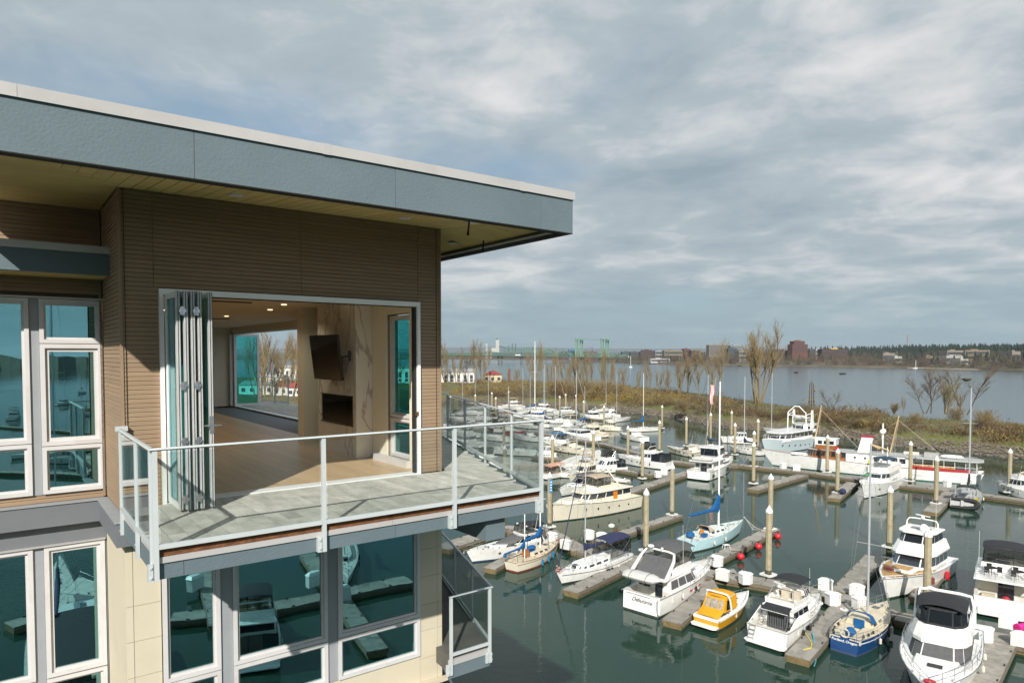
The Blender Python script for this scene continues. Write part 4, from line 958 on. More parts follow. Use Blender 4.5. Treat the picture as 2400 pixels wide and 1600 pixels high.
    for sd in (1, -1):
        M = MB(); M.loft([[(4.2, sd * 2.5, 5), (6.0, sd * 2.5, 5), (6.0, sd * 2.3, 5), (4.2, sd * 2.3, 5)], [(4.7, sd * 2.45, 9.6), (5.6, sd * 2.45, 9.6), (5.6, sd * 2.3, 9.6), (4.7, sd * 2.3, 9.6)]]); M.build('mast_pylon', white, t)
    M = MB(); M.tube([(8.5, 2.4, 5), (8.5, 2.3, 9.0), (8.5, .6, 10.6), (8.5, -.6, 10.6), (8.5, -2.3, 9.0), (8.5, -2.4, 5)], .15, 6); M.tube([(5.2, 2.4, 9.0), (8.5, 2.3, 8.4)], .1, 5); M.tube([(5.2, -2.4, 9.0), (8.5, -2.3, 8.4)], .1, 5); M.tube([(5.2, 2.4, 7.0), (5.2, -2.4, 7.0)], .1, 5); M.tube([(8.5, 2.4, 8.3), (8.5, -2.4, 8.3)], .1, 5); M.build('mast_frame', white, t)
    rail(t, [h.edge(L * f, 0, .15, 1) for f in (.5, .6, .7, .8, .9, .98)], .9, white, .03); rail(t, [h.edge(L * f, 0, .15, -1) for f in (.5, .6, .7, .8, .9, .98)], .9, white, .03)
    M = MB()
    for i in range(8): e_ = h.edge(L * (.12 + .1 * i), -1.3, 0, 1); M.tube([(e_.x, e_.y * .93, e_.z), (e_.x, e_.y * .93 + .1, e_.z)], .17, 8)
    M.build('porthole', WINM, t)
    p = world_pt(t, (6.0, 1.9, 7.3)); dinghy(p, rz - math.pi / 2, 3.8, 1.8, 'grey inflatable hanging between the white frames of the sky blue yacht', hypalon)
    # classic long yacht
    t, L, rz, a = boatframe((2292, 1133), (1812, 1090), 'classic_yacht', 'long classic white motor yacht with varnished deckhouse, funnel, awning and two wooden masts', 'yacht')
    h = Hull(L, 6.2, 2.1, 3.4, .70, 'sail', full=2.4, rake=2.6)
    make_hull(t, h, white, mat('green_antifouling', (.04, .16, .13), .6), greydeck, None, cockpit=None, rub=varnish, tslope=.9)
    # side of the hull facing the camera is port or starboard: y sign worked out from heading
    sd = 1
    for s_ in (1, -1):
        if world_pt(t, (L / 2, s_ * 3, 0)).length < world_pt(t, (L / 2, -s_ * 3, 0)).length: sd = s_
    house(t, L * .60, L * .82, 2.1, 2.2, 4.3, .97, 0, .6, varnish, win=(.45, .85), roof=.35, nose=.4, nseg=6, name='forward_deckhouse', rm=greydeck, margin=.12)
    M = MB(); M.box((L * .47, -2.35, 2.0), (L * .60, 2.35, 4.3)); M.build('midship_house', white, t)
    M = MB()
    for x in (L * .505, L * .555): M.tube([(x, sd * 2.35, 3.4), (x, sd * 2.42, 3.4)], .2, 10)
    M.build('porthole', WINM, t)
    M = MB(); M.box((L * .30, -2.3, 2.0), (L * .47, 2.3, 4.2)); M.build('aft_deckhouse', white, t)
    for i in range(4):
        x = L * .315 + i * 1.45; M = MB(); M.box((x, sd * 2.3 - .03, 2.9), (x + 1.0, sd * 2.3 + .05, 3.8)); M.build('window', WINM, t)
    M = MB(); M.box((L * .24, -2.5, 4.2), (L * .62, 2.5, 4.32)); M.build('boat_deck', greydeck, t)
    P0 = plan(-1.0, L * .31, 2.75, 2.0, 6, .5); P0 = [(L * .31 - 1.0 - x, y) for x, y in P0][::-1]
    M = MB(); M.loft([[(x, y, 4.1) for x, y in P0], [(x, y * .98, 4.28) for x, y in P0]]); M.build('awning_roof', greydeck, t)
    pts = []; M = MB()
    for s_ in (1, -1):
        for i in range(7): x = .2 + i * (L * .3) / 6.5; u = h.at(x); w_ = min(2.65, h.hw(u) - .08); M.tube([(x, s_ * w_, 2.0), (x, s_ * w_, 4.12)], .05, 5)
        M.tube([(.2 + i * (L * .3) / 6.5, s_ * min(2.65, h.hw(h.at(.2 + i * (L * .3) / 6.5)) - .08), 3.0) for i in range(7)], .035, 5)
    M.tube([(.2, -h.hw(0), 3.0), (-.5, 0, 3.0), (.2, h.hw(0), 3.0)], .035, 5)
    M.build('awning_post', white, t)
    g = [[h.edge(x, z_, -.03, sd) for z_ in (.02, .55)] for x in [1.0 + i * (L * .27) / 10 for i in range(11)]]
    M = MB(); M.loft(g, closed=False, cap=False); M.build('red_weather_cloth', redc, t)
    M = MB(); M.box((L * .1, -1.2, 2.2), (L * .28, 1.2, 2.9)); M.build('deck_furniture', teak, t)
    M = MB(); M.loft([[(L * .52 + x, y, 4.3) for x, y in ((-1.1, -.8), (1.1, -.8), (1.1, .8), (-1.1, .8))], [(L * .52 - .55 + x, y, 7.3) for x, y in ((-1.1, -.7), (.9, -.7), (.9, .7), (-1.1, .7))]]); fu = M.build('funnel', white, t)
    M = MB(); M.box((L * .52 - 1.75, -.78, 7.3), (L * .52 + .45, .78, 7.6)); M.build('funnel_top', mat('dark_red_paint', (.3, .02, .04), .5), t)
    M = MB(); M.box((L * .66, -1.5, 4.4), (L * .76, 1.5, 6.5)); wh = M.build('wheelhouse', varnish, t)
    M = MB(); M.box((L * .655, -1.6, 5.3), (L * .765, 1.6, 6.4)); M.build('wheelhouse_window_band', white, t)
    for i in range(3): x = L * .665 + i * 1.1; M = MB(); M.box((x, sd * 1.6 - .03, 5.5), (x + .8, sd * 1.6 + .04, 6.2)); M.build('wheelhouse_window', WINM, t)
    M = MB(); M.box((L * .65, -1.7, 6.45), (L * .77, 1.7, 6.6)); M.build('wheelhouse_roof', white, t)
    for xb_, yt in ((L * .785, 948), (L * .40, 972)):
        wp = world_pt(t, (xb_, 0, 0)); zt = zat(wp, yt); M = MB(); M.tube([(xb_, 0, 3.4), (xb_ - (1.6 if sd else 1.6), 0, zt)], .17, 8, r2=.1); M.build('wooden_mast', sparw, t)
        M = MB(); tp = (xb_ - 1.6, 0, zt - 1)
        M.tube([tp, (xb_ - 9, 0, 4.5)], .03, 4); M.tube([tp, (xb_ + 7, 0, 4.0)], .02, 4); M.tube([tp, (xb_ - .5, 2.4, 3)], .02, 4); M.tube([tp, (xb_ - .5, -2.4, 3)], .02, 4); M.build('stay_wire', rope, t)
    M = MB(); M.tube([(L * .40, .3, 5.0), (L * .50, .6, 6.2), (L * .44, .5, 5.2)], .14, 6); M.build('cargo_boom', sparw, t)
    for k, y in ((0, .9), (1, -.9)):
        satdome(t, L * .43, y, 8.6, .5); M = MB(); M.tube([(L * .43, y, 7.2), (L * .43, y, 8.2)], .07, 5); M.build('dome_post', white, t)
    M = MB(); M.tube([(L * .43, 0, 4.3), (L * .43, 0, 10.2)], .14, 6); M.tube([(L * .43, -1.3, 7.4), (L * .43, 1.3, 7.4)], .08, 5); M.build('signal_mast', white, t)
    M = MB(); M.tube([(L * .33, -.4, 4.6), (L * .26, -.4, 4.6)], .35, 10); M.build('life_raft_canister', cream, t)
    M = MB(); M.box((L * .17, -.7, 4.3), (L * .235, .9, 5.1)); M.build('deck_box', mat('grey_box', (.35, .35, .33), .7), t)
    p = world_pt(t, (L * .06, .2, 4.32)); dinghy(p, rz, 3.9, 1.5, 'upturned white rowing boat on the awning roof of the classic yacht', white, covered=True)
    M = MB(); M.tube([(L * .645, sd * 2.2 + .35 * 0, 4.9 + 0), (L * .645, sd * 2.28, 4.9)], .38, 12); M.build('life_ring', redp, t)
    p = world_pt(t, (L * .80, sd * 1.2, 2.75)); dinghy(p, rz, 3.6, 1.5, 'white canvas covered tender on the foredeck of the classic yacht', white, covered=True)
    # trawler with green kayak, bow towards us
    a = Vector((68.2, 121.5, 0)); b = Vector((58.0, 111.6, 0))
    t, L, rz, a = boatframe(Z(2092, 1133), Z(2026, 1168), 'trawler_yacht', 'white trawler yacht with green kayak on its side deck, bow towards the camera', 'motorboat')
    h = Hull(L, 5.0, 2.0, 3.1, .9, 'power', full=2.9)
    make_hull(t, h, white, antifoul, white, None, cockpit=None, rub=white)
    house(t, 3.0, L * .70, 1.9, 2.4, 4.1, .95, 0, .9, white, win=(.45, .85), roof=0, nose=.5, nseg=3, name='deckhouse')
    M = MB(); P0 = plan(2.0, L * .66, 1.95, 1.4, 3, .6); M.loft([[(x, y, 4.1) for x, y in P0], [(x, y, 4.3) for x, y in P0], [(x + .1, y * .93, 5.2) for x, y in P0]], cap=False); M.add([(x, y, 4.3) for x, y in P0], [tuple(range(len(P0)))]); M.build('flybridge_coaming', white, t)
    bimini(t, 3.8, 7.5, 1.75, 6.3, mat('dark_teal_canvas', (.01, .05, .09), .8), .15, legs=1.2)
    rail(t, [(2.2, 1.9, 4.3), (1.0, 1.9, 4.3), (1.0, -1.9, 4.3), (2.2, -1.9, 4.3)], .8)
    M = MB(); M.tube([(4, 0, 4.3), (4, 0, 8.5)], .1, 6); M.build('signal_mast', white, t); openradar(t, 4, 0, 7.6); whip(t, 4.5, 1.5, 5, 3.5); whip(t, 4.5, -1.5, 5, 3.5)
    bowrail(t, h, 5, .9, 7, .022)
    M = MB(); e_ = h.edge(h.xs(1) * .82, -1.1, 0, 1)
    for s_ in (1, -1):
        e_ = h.edge(L * .80, -1.2, 0, s_); M.tube([(e_.x, e_.y * .75, e_.z), (e_.x + .02, e_.y * .75 + s_ * .15, e_.z)], .2, 8)
    M.build('porthole', WINM, t); anchor(t, h)
    t.scale = (1, .95, .84)
    p = world_pt(t, (L * .66, -1.2, 2.82)); k_ = empty('kayak', p, rz, 'bright green kayak lying on the side deck of the white trawler', 'kayak'); M = MB(); M.loft([[(-1.4 + 2.8 * f, .38 * math.sin(math.pi * f) * math.cos(a_) + .01, .25 + .25 * math.sin(math.pi * f) * math.sin(a_)) for a_ in [2 * math.pi * j / 8 for j in range(8)]] for f in [.02, .15, .3, .5, .7, .85, .98]]); M.build('hull', greenc, k_, smooth=True)
    M = MB(); M.box((-.35, -.18, .47), (.25, .18, .5)); M.build('seat', blackp, k_)
    p = world_pt(t, (L * .45, -2.0, 2.9)); k_ = empty('kayak', p, rz, 'yellow kayak leaning against the deckhouse of the white trawler', 'kayak'); M = MB(); M.loft([[(.3 * math.sin(math.pi * f) * math.cos(a_) + .01, .25 * math.sin(math.pi * f) * math.sin(a_), 2.4 * f) for a_ in [2 * math.pi * j / 8 for j in range(8)]] for f in [.02, .15, .3, .5, .7, .85, .98]]); M.build('hull', yelp, k_, smooth=True)
    M = MB(); M.box((.2, -.15, .9), (.31, .15, 1.6)); M.build('seat', blackp, k_)
    # dark sloop with dinghy on davits
    a = Z(2263, 1190); t, h, L = sailboat(a, a + Vector((.60, .80, 0)) * 12.5, 'dark grey sloop with black inflatable across its stern and furled black mainsail', mat('grey_hull', (.45, .46, .47), .3), greydeck, antifoul, blackp, B=3.9, mastx=.58, mtop=909, cover=blackc, boom=.3, fs=1.2, fb=1.5, tw=.85, spread=(.33, .66), coverh=1.4, mr=.13)
    bimini(t, .1, 2.6, 1.3, 3.0, blackc, .2, legs=1.3)
    M = MB(); 
    for s_ in (1, -1): M.tube([(.2, s_ * .9, 1.2), (-.2, s_ * .9, 2.6), (-.9, s_ * .9, 2.7)], .05, 6)
    M.build('davit', steel, t); whip(t, .2, 1.4, 1.5, 2.3)
    M = MB(); M.box((.3, -1.6, 1.25), (.7, -1.2, 1.7)); M.build('yellow_buoy', yelp, t)
    p = world_pt(t, (-.75, 1.9, .7)); o = dinghy(p, math.atan2(.8, .6) - math.pi / 2, 3.8, 1.9, 'black inflatable dinghy hung on edge across the dark sloop stern', blackp, roll=0); o.rotation_euler = (R(68), 0, math.atan2(.8, .6) - math.pi / 2)
    # white cruiser at the right edge
    t, h, L = cruiser(Z(2440, 1172), Z(2340, 1152), 'white pilothouse cruiser with blue rail cloth cut by the right edge', 'sedan', fly=True, fs=1.4, fb=2.0, B=3.9, cabx=(.3, .75))
    # blue covered sloop by the spit, two next to it
    sailboat((1474, 1011), (1541, 1010), 'white sloop with blue sail cover, nearest the spit in open water', white, offwhite, antifoul, navyc, mastx=.5, mtop=876, cover=bluec, boom=.42, mm=mastwhite, coverh=1.8, spread=(.6,), mr=.1, boomz=1.8)
    cruiser((1770, 1040), (1695, 1038), 'white hardtop cruiser with orange box on deck left of the sky blue yacht', 'sedan', fs=1.4, fb=1.9, canvas=None)
    sailboat((1690, 1060), (1620, 1052), 'low sloop with dark teal sail cover behind the pilothouse yacht', white, offwhite, navyc, None, mastx=.45, mtop=879, cover=mat('dark_teal_canvas', (.01, .05, .09), .8), boom=.42, mr=.11, spread=(.33,), furl=blackc)
    sailboat((1785, 1068), (1712, 1056), 'sloop with navy cover hidden between the pilothouse and sky blue yachts', white, offwhite, navyc, None, mastx=.55, mtop=883, cover=navyc, boom=.4, mr=.11, spread=(.4,))
    sailboat((1880, 1020), (1795, 1012), 'white sloop beyond the sky blue yacht showing only mast and deck', white, offwhite, navyc, None, mastx=.84, mtop=874, cover=None, boom=None, mr=.11, spread=(.55,))
    # flag on a halyard in the middle of the mooring
    p = Z(1651, 1062); f_ = empty('flag_staff', p, 0, 'slanted halyard with a striped red and white flag beside the tall white mast', 'flag')
    M = MB(); zt = zat((p.x, p.y), 900); zb_ = zat((p.x, p.y), 945); M.tube([(0, 0, 1.0), (2.6, 0, zt + 1.6)], .05, 5); M.build('staff', sparw, f_)
    for i in range(7):
        g = [[(1.2 + .75 * math.sin(j * 1.3) * .25 + .13 * i, .25 * math.sin(j * .9 + i * .4), zb_ - .2 + (zt - zb_) * (1 - j / 5)) for j in range(6)], [(1.2 + .75 * math.sin(j * 1.3) * .25 + .13 * (i + 1), .25 * math.sin(j * .9 + (i + 1) * .4), zb_ - .2 + (zt - zb_) * (1 - j / 5)) for j in range(6)]]
        M = MB(); M.sheet(g, .01); M.build('flag_stripe', redc if i % 2 == 0 else white, f_)

# ---------------------------------------------------------------- crowded far-left basin (seen through the glass and beyond it)
def far_basin():
    L_ = [
     # kind, stern px, bow px, label, options
     ('e', (1175, 1096), (1092, 1108), 'white sedan cruiser with black side windows, right against the balcony glass', dict(kind='sedan', fly=True, biminic=blackc, canvas=greyc)),
     ('e', (1155, 1060), (1252, 1070), 'white express boat with green windscreen seen through the corner glass', dict(kind='express')),
     ('e', (1300, 1072), (1262, 1075), 'white sloop like boat hidden behind the corner post', dict(kind='sedan')),
     ('e', (1395, 1034), (1318, 1022), 'white cabin cruiser with turquoise boot stripe and maroon windows', dict(kind='sedan', stripe=turq)),
     ('e', (1375, 1064), (1282, 1052), 'cream cabin cruiser with many portholes behind the railing corner', dict(kind='express', mh=cream, cabm=cream)),
     ('e', (1310, 1010), (1372, 1002), 'white hull with long low windows beyond the cabin cruiser', dict(kind='express', rub=blackp)),
     ('e', (1355, 990), (1290, 992), 'white express boat with brown cockpit canvas', dict(kind='express', canvas=tanc)),
     ('e', (1420, 1024), (1350, 1018), 'cream double cabin trawler with red boot line', dict(kind='sedan', mh=cream, cabm=cream, fly=True, rub=redc)),
     ('e', (1455, 1010), (1405, 1008), 'cream trawler with upper steering deck and white dinghy', dict(kind='sedan', mh=cream, cabm=cream, fly=True, dome=True)),
     ('e', (1410, 985), (1362, 980), 'white flybridge boat with navy bimini and small dome', dict(kind='sedan', fly=True, biminic=navyc, dome=True)),
     ('e', (1450, 978), (1408, 980), 'white sport fishing boat with high tuna tower', dict(kind='sedan', fly=True)),
     ('e', (1130, 1048), (1052, 1040), 'small boat with turquoise engine cover behind the first glass panel', dict(kind='sedan', stripe=turq)),
     ('e', (1215, 1020), (1145, 1010), 'low dark red runabout seen through the glass', dict(kind='express', mh=mat('dark_red_paint', (.3, .02, .04), .5))),
     ('e', (1262, 1035), (1208, 1028), 'white long hull moored behind the glass panel', dict(kind='express')),
     ('e', (1105, 990), (1050, 985), 'white cruiser with dark windows at the left end of the basin', dict(kind='sedan')),
     ('e', (1090, 1010), (1042, 1005), 'white cruiser with arch, third from the wall edge', dict(kind='express', canvas=greyc)),
     ('e', (1165, 1000), (1105, 1004), 'white hardtop with black cockpit cover in the second glass panel', dict(kind='sedan', canvas=blackc)),
     ('e', (1132, 972), (1085, 972), 'plain white houseboat hull with a small grey cabin', dict(kind='sedan')),
     ('e', (1225, 978), (1160, 975), 'white trawler with varnished cabin sides', dict(kind='sedan', cabm=varnish)),
     ('e', (1285, 985), (1230, 980), 'white cabin boat with two square windows behind the railing', dict(kind='sedan', fly=True)),
     ('e', (1225, 955), (1170, 958), 'white pilothouse boat with red trim at the basin head', dict(kind='sedan', fly=True, rub=redc, biminic=tanc)),
     ('e', (1300, 965), (1240, 962), 'white flybridge boat among the masts, blue canvas', dict(kind='sedan', fly=True, biminic=bluec)),
     ('e', (1165, 985), (1118, 985), 'white cruiser with tan canvas in the second row of the far basin', dict(kind='express', canvas=tanc)),
     ('e', (1345, 968), (1300, 972), 'small white cruiser below the trio of pilings', dict(kind='sedan')),
     ('e', (1270, 1005), (1212, 1002), 'white sedan with black cockpit canvas behind the handrail corner', dict(kind='sedan', canvas=blackc)),
     ('e', (1330, 1040), (1262, 1036), 'white boat with blue canvas behind the porthole cruiser', dict(kind='express', canvas=bluec)),
     ('e', (1385, 1000), (1340, 996), 'white express boat with grey canvas left of the cream trawlers', dict(kind='express', canvas=greyc)),
     ('e', (1120, 1025), (1062, 1020), 'white cruiser with navy bimini behind the first glass panel', dict(kind='sedan', fly=True, biminic=navyc)),
     ('e', (1195, 1035), (1135, 1030), 'white cruiser with black bimini behind the second glass panel', dict(kind='sedan', fly=True, biminic=blackc)),
     ('e', (1510, 1035), (1455, 1025), 'small open dinghy like cruiser right of the cream trawler', dict(kind='express')),
     ('s', (1160, 1005), (1222, 1000), 'white sloop with bare grey mast behind the handrail', dict(mtop=905, mastx=.5)),
     ('s', (1345, 1005), (1395, 1000), 'white sloop with blue sail cover before the cream trawlers', dict(mtop=905, mastx=.5, cover=bluec)),
     ('s', (1400, 965), (1440, 962), 'white sloop near the spit with tan sail cover', dict(mtop=890, mastx=.5, cover=tanc)),
     ('s', (1063, 975), (1105, 970), 'small sloop under the leftmost mast', dict(mtop=887, mastx=.5)),
     ('s', (1095, 960), (1148, 957), 'white sloop with tan cover behind the glass', dict(mtop=864, mastx=.35, cover=tanc)),
     ('s', (1120, 998), (1180, 990), 'white sloop with thin mast crossing the railing', dict(mtop=881, mastx=.4)),
     ('s', (1200, 965), (1255, 958), 'white sloop with furled blue jib', dict(mtop=863, mastx=.45, furl=bluec)),
     ('s', (1222, 972), (1283, 962), 'large white ketch with the tallest bright mast', dict(mtop=800, mastx=.5, cover=bluec, mm=mastwhite, mr=.2, furlr=.1)),
     ('s', (1216, 990), (1268, 982), 'white cutter right of the tallest mast, navy cover', dict(mtop=882, mastx=.5, cover=navyc)),
     ('s', (1250, 985), (1300, 990), 'white sloop with blue cover beside the corner post', dict(mtop=865, mastx=.5, cover=bluec)),
     ('s', (1290, 1002), (1225, 996), 'white bluff bowed sloop bow at the railing corner', dict(mtop=855, mastx=.2, cover=navyc)),
     ('s', (1268, 990), (1335, 990), 'white sloop with tan furled jib right of the corner post', dict(mtop=860, mastx=.5, furl=tanc)),
     ('s', (1325, 1120), (1400, 1070), 'white racing sloop with grey mast and white furled jib', dict(mtop=870, mastx=.3, furl=mastwhite)),
     ('s', (1425, 990), (1475, 985), 'white sloop with slate mast right of the fishing boat', dict(mtop=879, mastx=.4, furl=blackc)),
    ]
    for k, s_, b_, lab, o in L_:
        if k == 'e':
            o = dict(o); o.setdefault('fs', 1.2); o.setdefault('fb', 1.6)
            cruiser(s_, b_, lab, group='boats packed in the far left basin', **o)
        else:
            o = dict(o); o.pop('furlr', None)
            sailboat(s_, b_, lab, group='boats packed in the far left basin', spread=(.55,), coverh=.8, **o)
    # boats on the open river
    t, L, rz, a = boatframe(Z(1474, 861), Z(1482, 861), 'sailing_boat', 'tiny white sailing boat motoring on the far river, left', 'sailboat'); M = MB(); M.loft([[(0, 2.2, 2), (0, -2.2, 2), (L, -.3, 2.6), (L, .3, 2.6)], [(0, 1.6, 0), (0, -1.6, 0), (L * .9, -.1, 0), (L * .9, .1, 0)]]); M.build('hull', white, t); M = MB(); M.tube([(L * .5, 0, 2), (L * .5, 0, 22)], .35, 5); M.build('mast', mastwhite, t)
    t, L, rz, a = boatframe(Z(2139, 863.5), Z(2151, 863.5), 'sailing_boat', 'white sailing boat anchored along the far bank', 'sailboat'); M = MB(); M.loft([[(0, 2, 1.6), (0, -2, 1.6), (L, -.3, 2), (L, .3, 2)], [(0, 1.6, 0), (0, -1.6, 0), (L * .9, -.1, 0), (L * .9, .1, 0)]]); M.build('hull', white, t); M = MB(); M.tube([(L * .6, 0, 1.5), (L * .6, 0, 15)], .3, 5); M.build('mast', mastwhite, t)
    for s_, b_, lab in (((1862, 874), (1871, 874), 'small dark fishing boat on the river, nearer the red tower block'), ((1981, 877), (1967, 877), 'open black fishing boat in mid river'), ((1728, 858), (1738, 858), 'distant dark launch beside the tall bare tree'), ((1492, 852), (1499, 852), 'distant grey launch under the far quay')):
        t, L, rz, a = boatframe(s_, b_, 'fishing_boat', lab, 'boat'); M = MB(); M.loft([[(0, 1.2, 0), (0, -1.2, 0), (L * .8, -1.0, 0), (L * .95, 0, 0), (L * .8, 1, 0)], [(-.1, 1.6, 1.1), (-.1, -1.6, 1.1), (L * .85, -1.2, 1.4), (L * 1.05, 0, 1.6), (L * .85, 1.2, 1.4)]]); M.build('hull', blackp, t)
        M = MB(); M.box((L * .3, -.5, 1.0), (L * .38, .1, 2.6)); M.box((L * .6, -.2, 1.0), (L * .68, .5, 2.5)); M.box((-.5, -.4, .8), (-.05, .4, 2.2)); M.build('crew_and_motor', blackp, t)
# ---------------------------------------------------------------- apartment building (frame: x = s along the facade, y = t away from the camera)
AZ = math.atan2(1600, 2105)
SU = Vector((math.cos(AZ), math.sin(AZ), 0)); SV = Vector((-math.sin(AZ), math.cos(AZ), 0)); ZB = 6.5
def bpoint(s, t, z): return SU * s + SV * t + Vector((0, 0, z + ZB))
def bempty(name, s, t, z, label=None, cat=None, group=None): return empty(name, bpoint(s, t, z), AZ, label, cat, group, org=(s, t, z))
taupe = mat('taupe_lap_siding', (0.29, 0.203, 0.128), 0.75, var=0.07, vs=1.5, rnd=0.05, stain=(.235, .175, .115), sts=.8)
stucco = mat('blue_grey_stucco', (0.122, 0.165, 0.186), 0.85, var=0.07, vs=0.9, bump=0.25, bs=34, stain=(.104, .143, .163), sts=.5)
flash = mat('pale_metal_flashing', (0.47, 0.46, 0.45), 0.45, 0.1, var=0.05, vs=.6, stain=(.40, .385, .37), sts=.7)
soffw = mat('soffit_timber', (0.60, 0.46, 0.185), 0.7, var=0.10, vs=2.0, rnd=0.05, bump=.3, bs=12)
sidback = mat('siding_shadow_gap', (0.10, 0.072, 0.048), 0.9); darkgap = mat('dark_gap', (0.02, 0.018, 0.015), 0.9)
creamp = mat('cream_cement_panel', (0.60, 0.54, 0.41), 0.8, var=0.05, vs=1.2, rnd=0.02, stain=(.54, .485, .365), sts=.6)
greyp = mat('grey_metal_panel', (0.155, 0.165, 0.18), 0.6, var=0.06)
trimw = mat('window_frame_white', (0.60, 0.59, 0.59), 0.45, var=0.04, stain=(.50, .48, .46), sts=1.4)
alum = mat('powder_coated_aluminium', (0.82, 0.83, 0.83), 0.4, 0.0, var=0.05)
mull = mat('grey_mullion', (0.30, 0.32, 0.34), 0.55, var=0.05)
rubber = mat('black_gasket', (0.02, 0.02, 0.02), 0.7)
wing = glass('teal_window_glass', (0.16, 0.46, 0.44), (0.42, 0.82, 0.88), 0.46, 1.4, 0, .03)
doorg = glass('blue_green_door_glass', (0.25, 0.68, 0.66), (0.6, 0.8, 0.85), 0.08, 1.2)
railg = glass('railing_glass', (0.93, 0.95, 0.945), (0.85, 0.9, 0.9), 0.06, 1.5)
deckm = mat('weathered_deck_board', (0.52, 0.51, 0.46), 0.8, var=0.26, vs=3.0, stretch=(1.6, .8, 1), bump=.4, bs=14, rnd=0.09, stain=(.33, .325, .28), sts=1.6)
oak = mat('oak_floor', (0.56, 0.40, 0.24), 0.38, var=0.13, vs=5, stretch=(5, .6, 1), rnd=0.08)
wallin = mat('interior_wall_paint', (0.74, 0.69, 0.56), 0.9, var=0.02)
ceilin = mat('interior_ceiling_paint', (0.70, 0.62, 0.46), 0.9, var=0.02)
rot = mat('rotten_timber_edge', (0.16, 0.065, 0.025), 0.9, var=.5, vs=9, stretch=(1, 1, 3), bump=.8, bs=20)
railm = mat('railing_aluminium', (0.50, 0.54, 0.55), 0.35, 0.0, var=0.05)
def marble():
    m = mat('veined_marble', (0.72, 0.69, 0.62), 0.2, var=0.03); t = m.node_tree; b = t.nodes['Principled BSDF']
    tc = t.nodes.new('ShaderNodeTexCoord'); n = t.nodes.new('ShaderNodeTexNoise'); n.inputs['Scale'].default_value = .75; n.inputs['Detail'].default_value = 6; n.inputs['Distortion'].default_value = 1.2; n.inputs['Roughness'].default_value = .55
    mp = t.nodes.new('ShaderNodeMapping'); mp.inputs['Scale'].default_value = (1, 1.3, .8); mp.inputs['Rotation'].default_value = (.5, .2, 0); t.links.new(tc.outputs['Object'], mp.inputs[0]); t.links.new(mp.outputs[0], n.inputs['Vector'])
    r = t.nodes.new('ShaderNodeValToRGB'); e = r.color_ramp.elements; e[0].position = .478; e[0].color = (1, 1, 1, 1); e[1].position = .522; e[1].color = (1, 1, 1, 1); q = e.new(.497); q.color = (.5, .49, .46, 1); q = e.new(.503); q.color = (.58, .56, .53, 1)
    t.links.new(n.outputs[0], r.inputs[0]); mi = t.nodes.new('ShaderNodeMix'); mi.data_type = 'RGBA'; mi.blend_type = 'MULTIPLY'; mi.inputs[0].default_value = .9
    src = b.inputs['Base Color'].links[0].from_socket; t.links.new(src, mi.inputs[6]); t.links.new(r.outputs[0], mi.inputs[7]); t.links.new(mi.outputs[2], b.inputs['Base Color']); return m
marb = marble()
def frame_box(M, a0, a1, z0, z1, w, t0, t1, axis='s', at=None):
    """rectangular ring of four bars on a plane t=const (axis s) or s=const (axis t)"""
    def bx(p0, p1, q0, q1):
        if axis == 's': M.box((p0, t0, q0), (p1, t1, q1))
        else: M.box((t0, p0, q0), (t1, p1, q1))
    bx(a0, a1, z0, z0 + w); bx(a0, a1, z1 - w, z1); bx(a0, a0 + w, z0 + w, z1 - w); bx(a1 - w, a1, z0 + w, z1 - w)
def window(B, a0, a1, z0, z1, t, w=.055, name='window', gm=None, fm=None, axis='s', dep=.07, inner=.03):
    M = MB(); frame_box(M, a0, a1, z0, z1, w, t - dep, t + .02, axis); f = M.build(name, fm or trimw, B)
    M = MB(); frame_box(M, a0 + w, a1 - w, z0 + w, z1 - w, inner, t - dep * .5, t + .02, axis); M.build('sash', fm or trimw, f)
    M = MB(); e_ = w + inner
    if axis == 's': M.box((a0 + e_, t - .006, z0 + e_), (a1 - e_, t, z1 - e_))
    else: M.box((t - .006, a0 + e_, z0 + e_), (t, a1 - e_, z1 - e_))
    M.build('pane', gm or wing, f); return f
